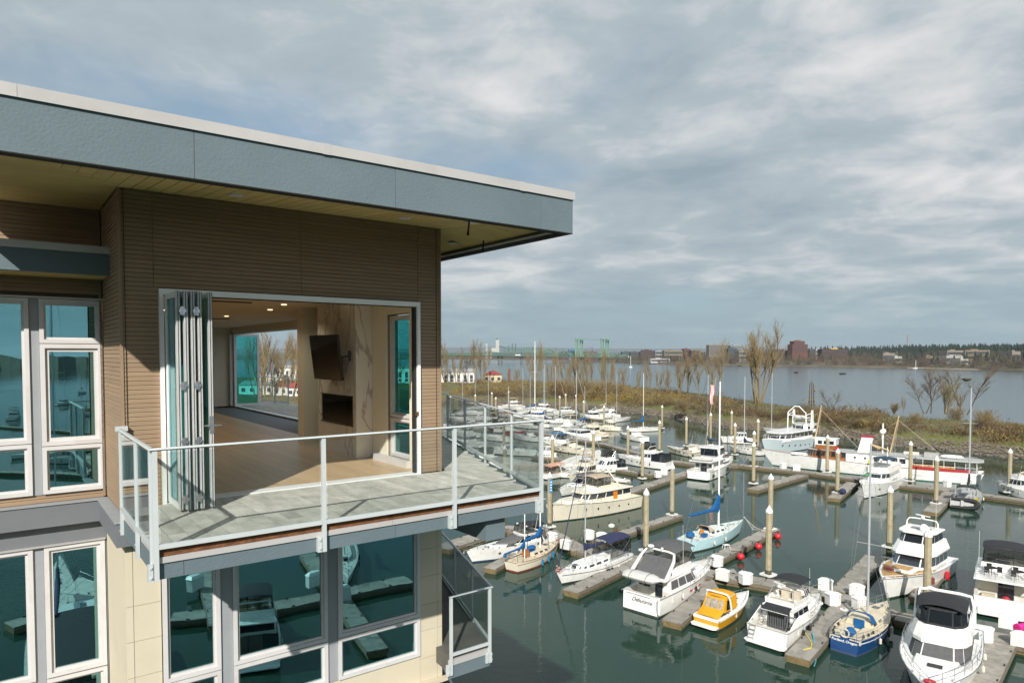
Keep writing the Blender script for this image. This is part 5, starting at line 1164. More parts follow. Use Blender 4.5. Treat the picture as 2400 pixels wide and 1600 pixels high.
def building():
    B = bempty('apartment_building', 3.7, 10.0, -6.5, 'taupe and cream apartment building with grey flat roof, corner terrace and open folding doors', 'building')
    def part(name, m, *boxes, parent=None, smooth=False):
        M = MB()
        for a, b in boxes: M.box(a, b)
        return M.build(name, m, parent or B, smooth)
    # ---- walls (cores)
    part('wall', sidback, ((1.33, 10.03, 14.9), (1.76, 10.25, 19.14)), ((5.66, 10.03, 14.8), (6.06, 10.25, 19.14)), ((1.76, 10.03, 17.88), (5.66, 10.25, 19.14)), ((1.33, 10.25, 14.6), (1.45, 11.85, 19.14)))
    part('wall', sidback, ((-4, 11.83, 17.84), (1.33, 12.02, 19.14)), ((-4, 11.83, 14.9), (1.33, 12.02, 15.0)), ((-4, 11.83, -6), (-1.3, 12.02, 19.14)))
    part('exterior_wall', taupe, ((5.87, 10.25, 14.8), (6.08, 10.66, 19.14)), ((5.87, 11.55, 14.8), (6.08, 14.25, 19.14)), ((5.87, 14.85, 14.8), (6.08, 15.2, 19.14)), ((5.87, 10.66, 17.75), (6.08, 11.55, 19.14)), ((5.87, 14.25, 17.75), (6.08, 14.85, 19.14)), ((5.87, 10.66, 14.8), (6.08, 11.55, 15.12)), ((5.87, 14.25, 14.8), (6.08, 14.85, 15.12)))
    part('exterior_wall', taupe, ((5.87, 15.0, 14.8), (7.65, 15.2, 19.14)), ((7.45, 15.2, 14.8), (7.65, 19.3, 19.14)), ((7.45, 19.3, 17.86), (7.65, 28.0, 19.14)), ((-5, 28.0, 9), (7.65, 28.2, 19.3)), ((-5, 12, 9), (-4.8, 28, 19.3)))
    for bx_ in (((5.83, 10.26, 15.02), (5.868, 10.66, 18.05)), ((5.83, 11.55, 15.02), (5.868, 12.13, 18.05)), ((5.83, 14.07, 15.02), (5.868, 14.25, 18.05)), ((5.83, 10.66, 17.75), (5.868, 11.55, 18.05)), ((-4.7, 27.8, 15.02), (7.44, 27.98, 18.05)), ((1.452, 10.26, 15.02), (1.47, 12.02, 18.05)), ((-4.78, 12.1, 15.02), (-4.7, 27.8, 18.05)), ((7.40, 15.21, 15.02), (7.447, 19.3, 18.05)), ((7.40, 19.3, 17.86), (7.447, 27.8, 18.05)), ((5.66, 10.255, 15.02), (5.83, 10.29, 18.05)), ((1.47, 10.255, 15.02), (1.76, 10.29, 18.05)), ((1.76, 10.255, 17.88), (5.66, 10.29, 18.05))): part('interior_wall', wallin, bx_)
    part('pillar', wallin, ((5.47, 14.86, 15.02), (5.865, 15.2, 18.05)))
    part('window_bench', trimw, ((5.72, 10.6, 15.02), (5.82, 11.9, 15.14)))
    part('ceiling', ceilin, ((-4.7, 12.03, 18.05), (5.86, 15.1, 18.2)), ((-4.7, 15.1, 18.05), (7.45, 27.8, 18.2)), ((1.45, 10.26, 18.05), (5.86, 12.03, 18.2)))
    # light switches, air outlets, ceiling lights
    for s, t in ((3.67, 14.0), (5.07, 20.9)): part('air_outlet', blackp, ((s - .45, t - .06, 18.03), (s + .45, t + .06, 18.049)))
    lm = bpy.data.materials.new('warm_lamp'); lm.use_nodes = True; bs_ = lm.node_tree.nodes['Principled BSDF']; bs_.inputs['Emission Color'].default_value = (1, .75, .42, 1); bs_.inputs['Emission Strength'].default_value = 1.4; bs_.inputs['Base Color'].default_value = (.8, .8, .8, 1)
    for s, t in ((4.81, 14.11), (5.1, 15.9), (5.0, 19.2), (4.9, 22.3), (3.2, 17.5), (3.0, 14.1), (1.5, 19)):
        M = MB(); M.lathe([(.055, 0), (.055, .02)], (s, t, 18.03), 14); M.build('downlight', lm, B); ld = bpy.data.lights.new('downlight_lamp', 'SPOT'); ld.spot_size = R(150); ld.spot_blend = 1; ld.energy = 26; ld.color = (1, .86, .66); ld.shadow_soft_size = .06; lo = bpy.data.objects.new('downlight_lamp', ld); col.objects.link(lo); lo.location = bpoint(s, t, 17.9)
    for i in range(50):
        s0 = -4.7 + i * .215
        if s0 < 5.85:
            t0 = 10.26 if s0 > 1.45 else 12.03
            part('floor_board', oak, ((s0, t0, 14.98), (s0 + .211, 27.8, 15.02)))
        else: part('floor_board', oak, ((s0, 15.21, 14.98), (min(s0 + .211, 7.44), 27.8, 15.02)))
    # marble chimney breast
    fp = part('marble_chimney', marb, ((5.50, 12.15, 15.02), (5.86, 12.30, 18.05)), ((5.50, 13.88, 15.02), (5.86, 14.06, 18.05)), ((5.50, 12.30, 15.02), (5.86, 13.88, 15.64)), ((5.50, 12.30, 16.19), (5.86, 13.88, 18.05)))
    part('fireplace', blackp, ((5.80, 12.30, 15.64), (5.85, 13.88, 16.19)), ((5.52, 12.31, 15.645), (5.80, 13.87, 15.66)), parent=fp)
    part('fireplace_glass', darkgl, ((5.515, 12.30, 15.64), (5.52, 13.88, 16.19)), parent=fp)
    part('fireplace_trim', blackp, ((5.49, 12.28, 15.62), (5.505, 13.90, 15.64)), ((5.49, 12.28, 16.19), (5.505, 13.90, 16.21)), parent=fp)
    window(B, 10.68, 11.53, 15.86, 17.72, 5.97, .05, axis='t', name='side_window', gm=doorg); window(B, 10.68, 11.53, 15.13, 15.84, 5.97, .05, axis='t', name='side_window', gm=doorg)
    window(B, 14.27, 14.83, 15.86, 17.72, 5.97, .05, axis='t', name='side_window', gm=doorg); window(B, 14.27, 14.83, 15.13, 15.84, 5.97, .05, axis='t', name='side_window', gm=doorg)
    # ---- lap siding, board by board
    cache = {}
    def board(s0, s1, z, zt, t=10.03, axis='s'):
        hgt = zt - z
        key = (round(s1 - s0, 3), round(hgt, 3), axis)
        if key not in cache:
            M = MB(); w = s1 - s0; pr = [(0, 0), (-.020, .002), (-.017, hgt * .8), (-.012, hgt), (0, hgt)]
            if axis == 's': M.loft([[(0, a, b) for a, b in pr], [(w, a, b) for a, b in pr]])
            else: M.loft([[(a, w, b) for a, b in pr], [(a, 0, b) for a, b in pr]])
            cache[key] = M.mesh('siding_board', taupe)
        o = bpy.data.objects.new('siding_board', cache[key]); col.objects.link(o); o.parent = B; og = ORG[B.name]['org']
        o.location = (s0 - og[0], t - og[1], z - og[2]) if axis == 's' else (t - og[0], s0 - og[1], z - og[2])
    e_ = 0.0585; z = 14.91
    while z < 19.13:
        zt = min(z + e_ - .003, 19.14)
        if z < 17.86:
            board(1.335, 1.755, z, zt); board(5.66, 6.055, z, zt) if z > 14.98 else None
        else:
            board(1.335, 1.698, z, zt); board(1.703, 3.67, z, zt); board(3.675, 5.64, z, zt); board(5.645, 6.055, z, zt)
        board(10.03, 11.80, z, zt, 1.335, 't')
        if z > 17.84: board(-3.0, 1.30, z, zt, 11.83)
        z += e_
    for k in range(2): board(-3.0, 1.30, 14.885 + k * e_, 14.885 + k * e_ + .054, 11.83)
    part('corner_trim', taupe, ((1.300, 9.997, 14.9), (1.335, 10.03, 19.14)), ((6.055, 9.997, 14.8), (6.085, 10.03, 19.14)), ((1.27, 11.77, 14.9), (1.30, 11.82, 19.14)))
    part('panel_seam', darkgap, ((1.363, 10.0, 14.92), (1.369, 10.006, 19.13)), ((5.99, 10.0, 14.95), (5.996, 10.006, 19.13)))
    # ---- big roof with recessed timber soffit
    x0, x1, y0 = -0.45, 7.02, 7.72
    part('roof_slab', flash, ((x0 + .05, y0 + .05, 19.22), (x1 - .05, 30, 19.40)))
    fa = []
    for a, b in ((x0, 1.713), (1.718, 4.042), (4.047, 6.396), (6.401, x1)): part('fascia_panel', stucco, ((a, y0, 18.838), (b, y0 + .14, 19.33)))
    part('fascia_panel', stucco, ((x1 - .14, y0 + .145, 18.838), (x1, 14, 19.33))); part('fascia_panel', stucco, ((x0, y0 + .145, 18.838), (x0 + .14, 11, 19.33)))
    for a, b in ((x0 - .02, .226), (.229, 3.14), (3.143, 6.04), (6.043, x1 + .025)): part('roof_edge_cap', flash, ((a, y0 - .025, 19.332), (b, y0 + .20, 19.45)))
    for a in (3.10, 6.0): part('cap_joint', flash, ((a, y0 - .029, 19.328), (a + .09, y0 + .205, 19.454)))
    part('roof_edge_cap', flash, ((x1 - .18, y0 + .2, 19.332), (x1 + .025, 14, 19.45))); part('drip_edge', darkgap, ((x0, y0 - .004, 18.826), (x1, y0 + .14, 18.836)), ((x1 - .15, y0 + .14, 18.826), (x1, 14, 18.836)))
    part('drip_edge', trimw, ((x1 - .19, y0 + .16, 18.86), (x1 - .15, 14, 18.885)))
    def fz(s, t): return -.2 * max(0, min(1, (10 - t) / 2.14)) if s < 6.1 else -.2 * max(max(0, min(1, (10 - t) / 2.14)), min(1, (s - 6.09) / .75))
    def spart(name, m, a, b):
        M = MB(); M.box(a, b); M.v = [(x, y, z + fz(x, y)) for x, y, z in M.v]; return M.build(name, m, B)
    for a, b in (((x0 + .1, y0 + .1, 19.16), (6.09, 10, 19.17)), ((x0 + .1, 10, 19.16), (1.33, 11.9, 19.17)), ((6.10, 10, 19.16), (x1 - .1, 14.5, 19.17)), ((6.10, y0 + .1, 19.26), (x1 - .1, 10, 19.27))): spart('soffit_backing', mat('soffit_groove', (.22, .16, .07), .9), a, b)
    w = .165; s = 1.30
    while s < 6.15:
        spart('soffit_board', soffw, *((s, y0 + .14, 19.14), (s + w - .012, 10.06, 19.157))); s += w
    s = 1.30 - w
    while s > .2:
        tend = 10.0 - (1.3 - s) * 1.55; 
        tn2 = 10.0 - (1.3 - s - w) * 1.55
        if tend > y0 + .3:
            M = MB(); M.prism([(s, y0 + .14), (s + w - .006, y0 + .14), (s + w - .006, tn2 - .01), (s, tend - .01)], 19.14, 19.157); M.v = [(x, y, z + fz(x, y)) for x, y, z in M.v]; M.build('soffit_board', soffw, B)
        s -= w
    t = y0 + .14
    while t < 11.78:
        se = 1.30 if t >= 10 else 1.3 - (10.0 - t) / 1.55 - .0
        s2_ = 1.30 if t + w >= 10 else 1.3 - (10.0 - t - w) / 1.55
        if s2_ > x0 + .2:
            M = MB(); M.prism([(x0 + .14, t), (max(x0 + .15, min(se, 1.32)), t), (min(s2_, 1.32), t + w - .006), (x0 + .14, t + w - .006)], 19.14, 19.157); M.v = [(x, y, z + fz(x, y)) for x, y, z in M.v]; M.build('soffit_board', soffw, B)
        t += w
    t = y0 + .14
    while t < 14: spart('soffit_board', soffw, *((6.16 if t < 10 else 6.09, t, 19.14), (x1 - .14, t + w - .006, 19.157))); t += w
    for s, t in ((2.54, 9.2), (4.97, 9.2), (5.80, 8.6), (6.6, 10.4)):
        M = MB(); zz_ = 19.14 + fz(s, t); M.lathe([(.085, 0), (.095, -.012), (.09, -.02), (.04, -.024)][::-1], (s, t, zz_), 18); M.build('soffit_light', trimw, B)
    for s, t in ((5.62, 8.45), (6.75, 9.7)):
        M = MB(); M.tube([(s, t, 19.14 + fz(s, t)), (s + .01, t, 18.95), (s - .01, t, 18.80)], .014, 5); M.tube([(s - .01, t, 18.81), (s - .012, t, 18.76)], .02, 6); M.build('hanging_cable', darkgap, B)
    # ---- left canopy over the windows
    part('canopy_fascia', stucco, ((-3.5, 10.95, 18.10), (1.325, 11.07, 18.39))); part('canopy_cap', flash, ((-3.5, 10.93, 18.392), (1.325, 11.83, 18.49)))
    part('canopy_soffit', soffw, ((-3.5, 11.07, 18.11), (1.325, 11.83, 18.13)))
    # ---- left windows, upper storey (wall plane t = 11.8)
    tw = 11.84
    window(B, .53, 1.30, 17.17, 17.80, tw); window(B, .53, 1.30, 15.70, 17.16, tw, w=.06, inner=.05); window(B, .53, 1.30, 15.01, 15.69, tw)
    window(B, -.45, .41, 15.75, 17.80, tw); window(B, -.45, .41, 15.01, 15.74, tw)
    part('mullion', mull, ((.413, 11.80, 15.0), (.527, 11.86, 17.81))); part('window_head_flashing', flash, ((-3, 11.72, 17.805), (1.32, 11.83, 17.83)))
    part('mullion', mull, ((-1.3, 11.80, 15.0), (-.453, 11.86, 17.81)))
    # ---- storey belt
    part('belt_course', greyp, ((-3.5, 11.68, 14.55), (1.20, 11.83, 14.86)), ((1.20, 9.88, 14.55), (1.33, 11.83, 14.86)), ((1.33, 9.88, 14.55), (1.60, 10.0, 14.86)))
    part('belt_cap', mull, ((-3.5, 11.66, 14.862), (1.18, 11.83, 14.88)), ((1.18, 9.86, 14.862), (1.334, 11.83, 14.88)), ((1.334, 9.86, 14.862), (1.60, 9.996, 14.88)))
    part('spandrel_panel', greyp, ((-3.5, 11.81, 14.27), (1.30, 11.84, 14.55)), ((1.285, 11.78, 9), (1.30, 11.84, 14.55)))
    # ---- lower storey, left windows
    part('window_head_flashing', flash, ((-3, 11.74, 14.255), (1.285, 11.83, 14.27)))
    window(B, .52, 1.275, 12.34, 14.25, tw, w=.06, inner=.045); window(B, .52, 1.275, 11.5, 12.32, tw); window(B, -.45, .39, 12.34, 14.25, tw, w=.06); window(B, -.45, .39, 11.5, 12.32, tw)
    part('mullion', mull, ((.393, 11.80, 11.4), (.517, 11.86, 14.25)), ((-1.3, 11.80, 11.4), (-.453, 11.86, 14.25)))
    bl = mat('blind_slat', (.32, .45, .34), .7)
    for k in range(44):
        z = 14.15 - k * .036
        M = MB(); M.box((-.43, 11.95, z), (.36, 11.975, z + .006)); M.box((.56, 11.95, z + .0), (1.24, 11.975, z + .006)); M.v = [(x, y, zz + (-.012 if y > 11.96 else .012)) for x, y, zz in M.v]; M.build('blind_slat', bl, B) if z > 12.95 else None
    # ---- lower storey, cream panels
    part('wall', sidback, ((1.33, 10.03, 9), (1.76, 10.2, 14.9)), ((5.66, 10.03, 9), (6.06, 10.2, 14.8)), ((1.33, 10.2, 9), (1.42, 11.85, 14.6)), ((1.76, 10.03, 9), (5.66, 10.2, 11.9)), ((-4, 11.83, 9), (1.33, 12.02, 11.4)))
    zs = [14.76, 13.72, 13.25, 12.775, 12.325, 11.855, 11.46, 10.9, 10.2, 9.0]
    for k in range(len(zs) - 1):
        za, zb_ = zs[k + 1] + .006, zs[k]
        part('wall_panel', creamp, ((1.305, 10.0, za), (1.388, 10.03, zb_))); part('wall_panel', creamp, ((1.394, 10.0, za), (1.715, 10.03, zb_)))
        part('wall_panel', creamp, ((5.65, 10.0, za), (5.985, 10.03, zb_))); part('wall_panel', creamp, ((5.991, 10.0, za), (6.08, 10.03, zb_)))
    for k, (a, b) in enumerate(((9, 11.2), (11.206, 12.8), (12.806, 14.55))): part('wall_panel', creamp, ((1.305, 10.035, a), (1.33, 11.78, b)))
    for a, b in ((1.72, 2.54), (2.546, 4.1), (4.106, 5.645)): part('wall_panel', creamp, ((a, 10.0, 11.46), (b, 10.03, 11.92))); part('wall_panel', creamp, ((a, 10.0, 9.0), (b, 10.03, 11.40)))
    part('ledge', creamp, ((1.25, 9.9, 11.40), (6.14, 10.0, 11.455)))
    tq = 10.04
    for a, b, zl in ((1.73, 2.46, 12.60), (2.63, 4.02, 12.60), (4.19, 5.64, 12.60)):
        window(B, a, b, zl, 14.76, tq, w=.055, inner=.035); window(B, a, b, 11.93, zl - .012, tq, w=.055)
    part('mullion', mull, ((2.463, 10.0, 11.93), (2.627, 10.06, 14.76)), ((4.023, 10.0, 11.93), (4.187, 10.06, 14.76)))
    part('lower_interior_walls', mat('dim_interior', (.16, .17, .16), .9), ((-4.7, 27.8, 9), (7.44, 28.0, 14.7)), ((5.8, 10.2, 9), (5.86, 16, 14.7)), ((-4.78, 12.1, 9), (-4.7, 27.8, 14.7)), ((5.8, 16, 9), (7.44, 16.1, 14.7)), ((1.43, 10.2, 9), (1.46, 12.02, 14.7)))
    part('floor_slab', greyp, ((-4.78, 12.03, 14.70), (5.86, 15.2, 14.97)), ((-4.78, 15.2, 14.70), (7.44, 27.8, 14.97)), ((1.45, 10.2, 14.70), (5.86, 12.03, 14.97)), ((-4.78, 12.03, 11.6), (5.86, 15.2, 11.72)), ((-4.78, 15.2, 11.6), (7.44, 27.8, 11.72)), ((1.45, 10.2, 11.6), (5.86, 12.03, 11.72)))
    part('lower_core', creamp, ((1.5, 10.3, -6.4), (5.9, 27.9, 9)), ((-4.9, 12.1, -6.4), (1.5, 27.9, 9)), ((1.31, 10.05, -6.4), (1.5, 12.1, 9)), ((1.5, 10.05, -6.4), (6.07, 10.3, 9)))
    # sofa like shapes and a column just inside the lower right window
    part('interior_column', mat('teal_interior_column', (.35, .40, .38), .7), ((5.1, 11.0, 11.72), (5.25, 11.15, 14.7)))
    # ---- door opening frame
    M = MB(); M.box((1.755, 9.955, 15.0), (1.805, 10.16, 17.875)); M.box((5.605, 9.955, 15.0), (5.66, 10.16, 17.875)); M.box((1.805, 9.955, 17.80), (5.605, 10.16, 17.875)); M.box((1.805, 9.97, 15.0), (5.605, 10.2, 15.035)); df = M.build('door_frame', alum, B)
    part('door_gasket', rubber, ((1.806, 10.02, 17.785), (5.604, 10.06, 17.799)), ((5.57, 10.0, 15.04), (5.604, 10.10, 17.79)), parent=df)
    part('door_catch', mat('brass_catch', (.3, .18, .08), .4, .8), ((5.56, 9.94, 16.0), (5.61, 9.97, 16.06)), parent=df)
    # folded leaves
    fd = group_node('folding_door', B)
    leaf = []
    for k, s in enumerate((1.845, 1.925, 2.005, 2.085, 2.215)):
        t0, t1 = 9.24 + (.05 if k in (0,) else 0) + (.03 if k == 4 else 0), 9.985; th = .022
        M = MB(); frame_box(M, t0, t1, 15.055, 17.80, .075, s - th, s + th, 't'); M.box((s - th, t0, 15.055), (s + th, t0 + .075, 17.80)); M.build('door_leaf', alum, fd)
        M = MB(); M.box((s - .005, t0 + .075, 15.13), (s + .005, t1 - .075, 17.725)); M.build('leaf_glass', doorg, fd)
        M = MB(); M.box((s - .004, t0 - .003, 15.06), (s + .004, t0 + .01, 17.795)); M.box((s + .0225, t0 + .012, 15.06), (s + .032, t0 + .06, 17.795)); M.build('leaf_gasket', rubber, fd)
    for s in (1.885, 2.045):
        for z in (17.55, 16.62, 15.92, 15.2): M = MB(); M.box((s - .026, 9.225, z - .05), (s - .006, 9.25, z + .05)); M.box((s + .006, 9.225, z - .05), (s + .026, 9.25, z + .05)); M.box((s - .04, 9.22, z - .02), (s + .04, 9.24, z + .02)); M.tube([(s, 9.215, z - .055), (s, 9.215, z + .055)], .009, 6); M.build('hinge', steel, fd)
    M = MB(); M.tube([(2.215, 9.32, 16.1), (2.215, 9.27, 16.1)], .012, 5); M.tube([(2.10, 9.265, 16.1), (2.33, 9.265, 16.1)], .012, 6); M.box((2.19, 9.262, 16.0), (2.24, 9.272, 16.22)); M.build('door_handle', steel, fd)
    # far opening: frame, leaf standing open
    M = MB(); M.box((7.42, 27.55, 15.02), (7.5, 27.8, 17.86)); M.box((7.42, 19.3, 17.80), (7.66, 27.8, 17.86)); M.box((7.42, 19.3, 15.0), (7.66, 27.8, 15.03)); M.build('far_door_frame', alum, B)
    fd2 = group_node('far_folding_door', B)
    for k in range(3): part('door_leaf', alum, ((7.3, 27.62 + k * .07, 15.03), (7.4, 27.66 + k * .07, 17.8)), parent=fd2)
    M = MB(); frame_box(M, 7.42, 8.38, 15.03, 17.83, .09, 27.50, 27.56); M.build('door_leaf', alum, fd2)
    part('leaf_glass', doorg, ((7.51, 27.525, 15.12), (8.29, 27.535, 17.74)), parent=fd2)
    part('door_handle', steel, ((8.25, 27.4, 16.1), (8.42, 27.43, 16.13)), parent=fd2)
    # ---- upper terrace
    def xe(t): return 6.24 + (t - 7.5) * 2.52 / 6.86 if t < 14.36 else (8.76 + (t - 14.36) * .11 if t < 22 else 9.6)
    edge = [(6.24, 7.5), (8.76, 14.36), (9.6, 22.0), (9.55, 26.0), (9.0, 29.8)]
    T_ = group_node('terrace', B)
    poly = [(1.27, 7.5), (6.24, 7.5)] + edge[1:] + [(7.66, 29.8), (7.66, 15.0), (6.09, 15.0), (6.09, 10.0), (1.27, 10.0)]
    M = MB(); M.prism([(1.29, 7.52), (6.22, 7.52)] + [(x - .02, y) for x, y in edge[1:]] + [(7.66, 29.8), (7.66, 15.0), (6.09, 15.0), (6.09, 9.99), (1.29, 9.99)], 14.77, 14.985); M.build('terrace_slab', stucco, T_)
    s = 1.30; w = .19
    while s < 9.5:
        ta = 7.53 if s + w < 6.24 else 7.5 + (s + w - 6.22) * 6.86 / 2.52
        if s > 8.6: ta = 15 + max(0, (s + w - 8.76)) * 8.5
        tb = 9.965 if s + w < 6.06 else (15.0 if s < 7.6 else 29.5)
        if s + w >= 6.06 and s < 6.09: tb = 9.965
        if ta < tb - .1:
            cuts = [ta]; c = ta + random.uniform(.6, 1.25)
            while c < min(tb, 14) - .5: cuts.append(c); c += 1.22
            cuts.append(tb)
            for a, b in zip(cuts, cuts[1:]): part('deck_board', deckm, ((s, a, 14.987), (s + w - .009, b - .008, 15.02)), parent=T_)
        s += w
    part('edge_timber', rot, ((1.28, 7.498, 14.988), (6.22, 7.52, 15.06)), parent=T_)
    M = MB(); M.box((1.26, 7.48, 14.925), (3.85, 7.52, 14.985)); M.box((3.855, 7.48, 14.925), (6.25, 7.52, 14.985)); M.box((1.26, 7.54, 14.95), (1.29, 10.0, 15.01)); M.build('edge_flashing', flash, T_)
    for a, b in ((1.255, 1.50), (1.505, 3.90), (3.905, 6.24)): part('edge_band', stucco, ((a, 7.50, 14.76), (b, 7.56, 14.923)), parent=T_)
    part('edge_band', stucco, ((1.255, 7.565, 14.76), (1.29, 9.88, 14.948)), parent=T_)
    M = MB(); 
    for (a, b), (c, d) in zip(edge, edge[1:]): M.loft([[(a, b, 14.76), (a + .02, b, 14.76), (a + .02, b, 15.01), (a, b, 15.01)], [(c, d, 14.76), (c + .02, d, 14.76), (c + .02, d, 15.01), (c, d, 15.01)]])
    M.build('edge_band', stucco, T_)
    part('downstand_beam', stucco, ((5.33, 7.60, 14.45), (5.65, 9.9, 14.758)), parent=T_)
    # railing
    def railing(path, zb_, posts, name='railing', gap=.0, glassz=(.12, 1.03), zt=1.07, low=-.24, endcap=True):
        Rg = group_node(name, B)
        def pt(k, f): a, b = path[k], path[k + 1]; return Vector((a[0] + (b[0] - a[0]) * f, a[1] + (b[1] - a[1]) * f, 0))
        for (a, b) in zip(path, path[1:]):
            d = Vector((b[0] - a[0], b[1] - a[1], 0)); Lr = d.length; d.normalize(); n = Vector((-d.y, d.x, 0))
            M = MB(); rg = []
            for p in (Vector((*a, 0)) - d * .02, Vector((*b, 0)) + d * .02): rg.append([p + n * (.032 * math.cos(q)) + Vector((0, 0, zb_ + zt + .016 * math.sin(q))) for q in [2 * math.pi * k / 10 for k in range(10)]])
            M.loft(rg); M.build('handrail', railm, Rg, smooth=True)
        for k, fs_ in posts:
            a, b = path[k], path[k + 1]; d = Vector((b[0] - a[0], b[1] - a[1], 0)); Lr = d.length; d.normalize(); n = Vector((-d.y, d.x, 0))
            allf = sorted(fs_)
            for f in allf:
                p = pt(k, f); M = MB(); o = [p + d * x + n * y for x, y in ((-.023, -.02), (.023, -.02), (.023, .02), (-.023, .02))]
                M.loft([[q + Vector((0, 0, zb_ + low)) for q in o], [q + Vector((0, 0, zb_ + zt - .012)) for q in o]]); M.build('post', railm, Rg)
                M = MB(); o = [p + d * x + n * y for x, y in ((-.075, -.01), (-.03, -.01), (-.03, .05), (-.075, .05))]; M.loft([[q + Vector((0, 0, zb_ + low)) for q in o], [q + Vector((0, 0, zb_ + low + .17)) for q in o]])
                for zz in (.03, .13): c = p + d * -.052 + n * -.012; M.box((c.x - .01, c.y - .01, zb_ + low + zz), (c.x + .01, c.y + .01, zb_ + low + zz + .02))
                M.build('post_bracket', railm, Rg)
            for f0, f1 in zip(allf, allf[1:]):
                p, q = pt(k, f0) + d * .045, pt(k, f1) - d * .045
                M = MB(); M.loft([[p + n * y + Vector((0, 0, z)) for y, z in ((-.004, zb_ + glassz[0]), (.004, zb_ + glassz[0]), (.004, zb_ + glassz[1]), (-.004, zb_ + glassz[1]))], [q + n * y + Vector((0, 0, z)) for y, z in ((-.004, zb_ + glassz[0]), (.004, zb_ + glassz[0]), (.004, zb_ + glassz[1]), (-.004, zb_ + glassz[1]))]]); M.build('glass_panel', railg, Rg)
                M = MB(); M.loft([[p - d * .02 + n * y + Vector((0, 0, z)) for y, z in ((-.018, zb_ + .075), (.018, zb_ + .075), (.018, zb_ + .125), (-.018, zb_ + .125))], [q + d * .02 + n * y + Vector((0, 0, z)) for y, z in ((-.018, zb_ + .075), (.018, zb_ + .075), (.018, zb_ + .125), (-.018, zb_ + .125))]]); M.build('bottom_rail', railm, Rg)
        return Rg
    Rg = railing([(1.24, 9.72), (1.22, 7.46), (6.19, 7.44), (8.76, 14.36), (9.6, 22.0), (9.55, 26.0), (9.0, 29.8)], 15.0, [(0, (.02, .56, .97)), (1, (0.005, .352, .705, .998)), (2, (.01, .203, .434, .664, .91)), (3, (.2, .45, .7, .95)), (4, (.3, .65, 1)), (5, (.3, .6, .9))])
    M = MB(); M.box((1.22, 9.93, 16.03), (1.36, 9.995, 16.09)); M.build('wall_bracket', railm, Rg)
    # lower terraces with the same angled edge
    for z0 in (12.0, 8.95):
        T2 = group_node('lower_terrace', B); ed = [(5.93, 9.5), (6.73, 9.5), (8.7, 15.3)]
        M = MB(); M.prism([(5.95, 9.52), (6.71, 9.52), (8.68, 15.3), (6.09, 15.3), (6.09, 9.98), (5.95, 9.98)], z0 - .27, z0); M.build('terrace_slab', mat('dark_wet_deck', (.10, .095, .085), .7, var=.3, vs=2), T2)
        M = MB(); M.box((5.9, 9.47, z0 - .14), (6.70, 9.515, z0 - .045)); M.build('edge_flashing', flash, T2)
        M = MB(); M.box((5.9, 9.485, z0 - .36), (6.72, 9.52, z0 - .145)); M.loft([[(6.73, 9.5, z0 - .36), (6.74, 9.5, z0 - .36), (6.74, 9.5, z0 - .02), (6.73, 9.5, z0 - .02)], [(8.7, 15.3, z0 - .36), (8.71, 15.3, z0 - .36), (8.71, 15.3, z0 - .02), (8.7, 15.3, z0 - .02)]]); M.build('edge_band', stucco, T2)
        railing([(5.91, 9.46), (6.74, 9.46), (8.7, 15.3)], z0 - .05, [(0, (.02, .96)), (1, (.01, .2, .42, .64, .86))], 'lower_railing')
    return B
def tv_set():
    p = [D_(724, 787, 5.12), D_(788, 784, 5.12), D_(801, 892, 5.3), D_(737, 887, 5.3)]
    c = sum(p, Vector()) / 4; t = empty('television', c, 0, 'black flat television tilted out on a wall arm above the fireplace', 'television')
    q = [v - c for v in p]; n = (q[1] - q[0]).cross(q[3] - q[0]).normalized(); n = n if n.dot(-c + Vector((0, 0, H))) > 0 else -n
    M = MB(); M.loft([[v - n * .05 for v in q], q]); M.build('casing', blackp, t)
    M = MB(); M.loft([[v * .965 + n * .001 for v in q], [v * .965 + n * .004 for v in q]]); M.build('screen', mat('tv_screen', (.006, .008, .012), .08, var=.1, spec=.8, coat=1), t)
    M = MB(); a = (q[1] + q[2]) / 2; M.tube([a * .5 - n * .06, a * 1.02 - n * .08, a * 1.04 - n * .2], .02, 6); M.tube([a * 1.04 + Vector((0, 0, .1)) - n * .2, a * 1.04 + Vector((0, 0, -.1)) - n * .2], .03, 6); M.build('wall_arm', blackp, t)
def D_(x, y, s):
    r = ray(x, y); return Vector((0, 0, H)) + r * (s / r.dot(SU))
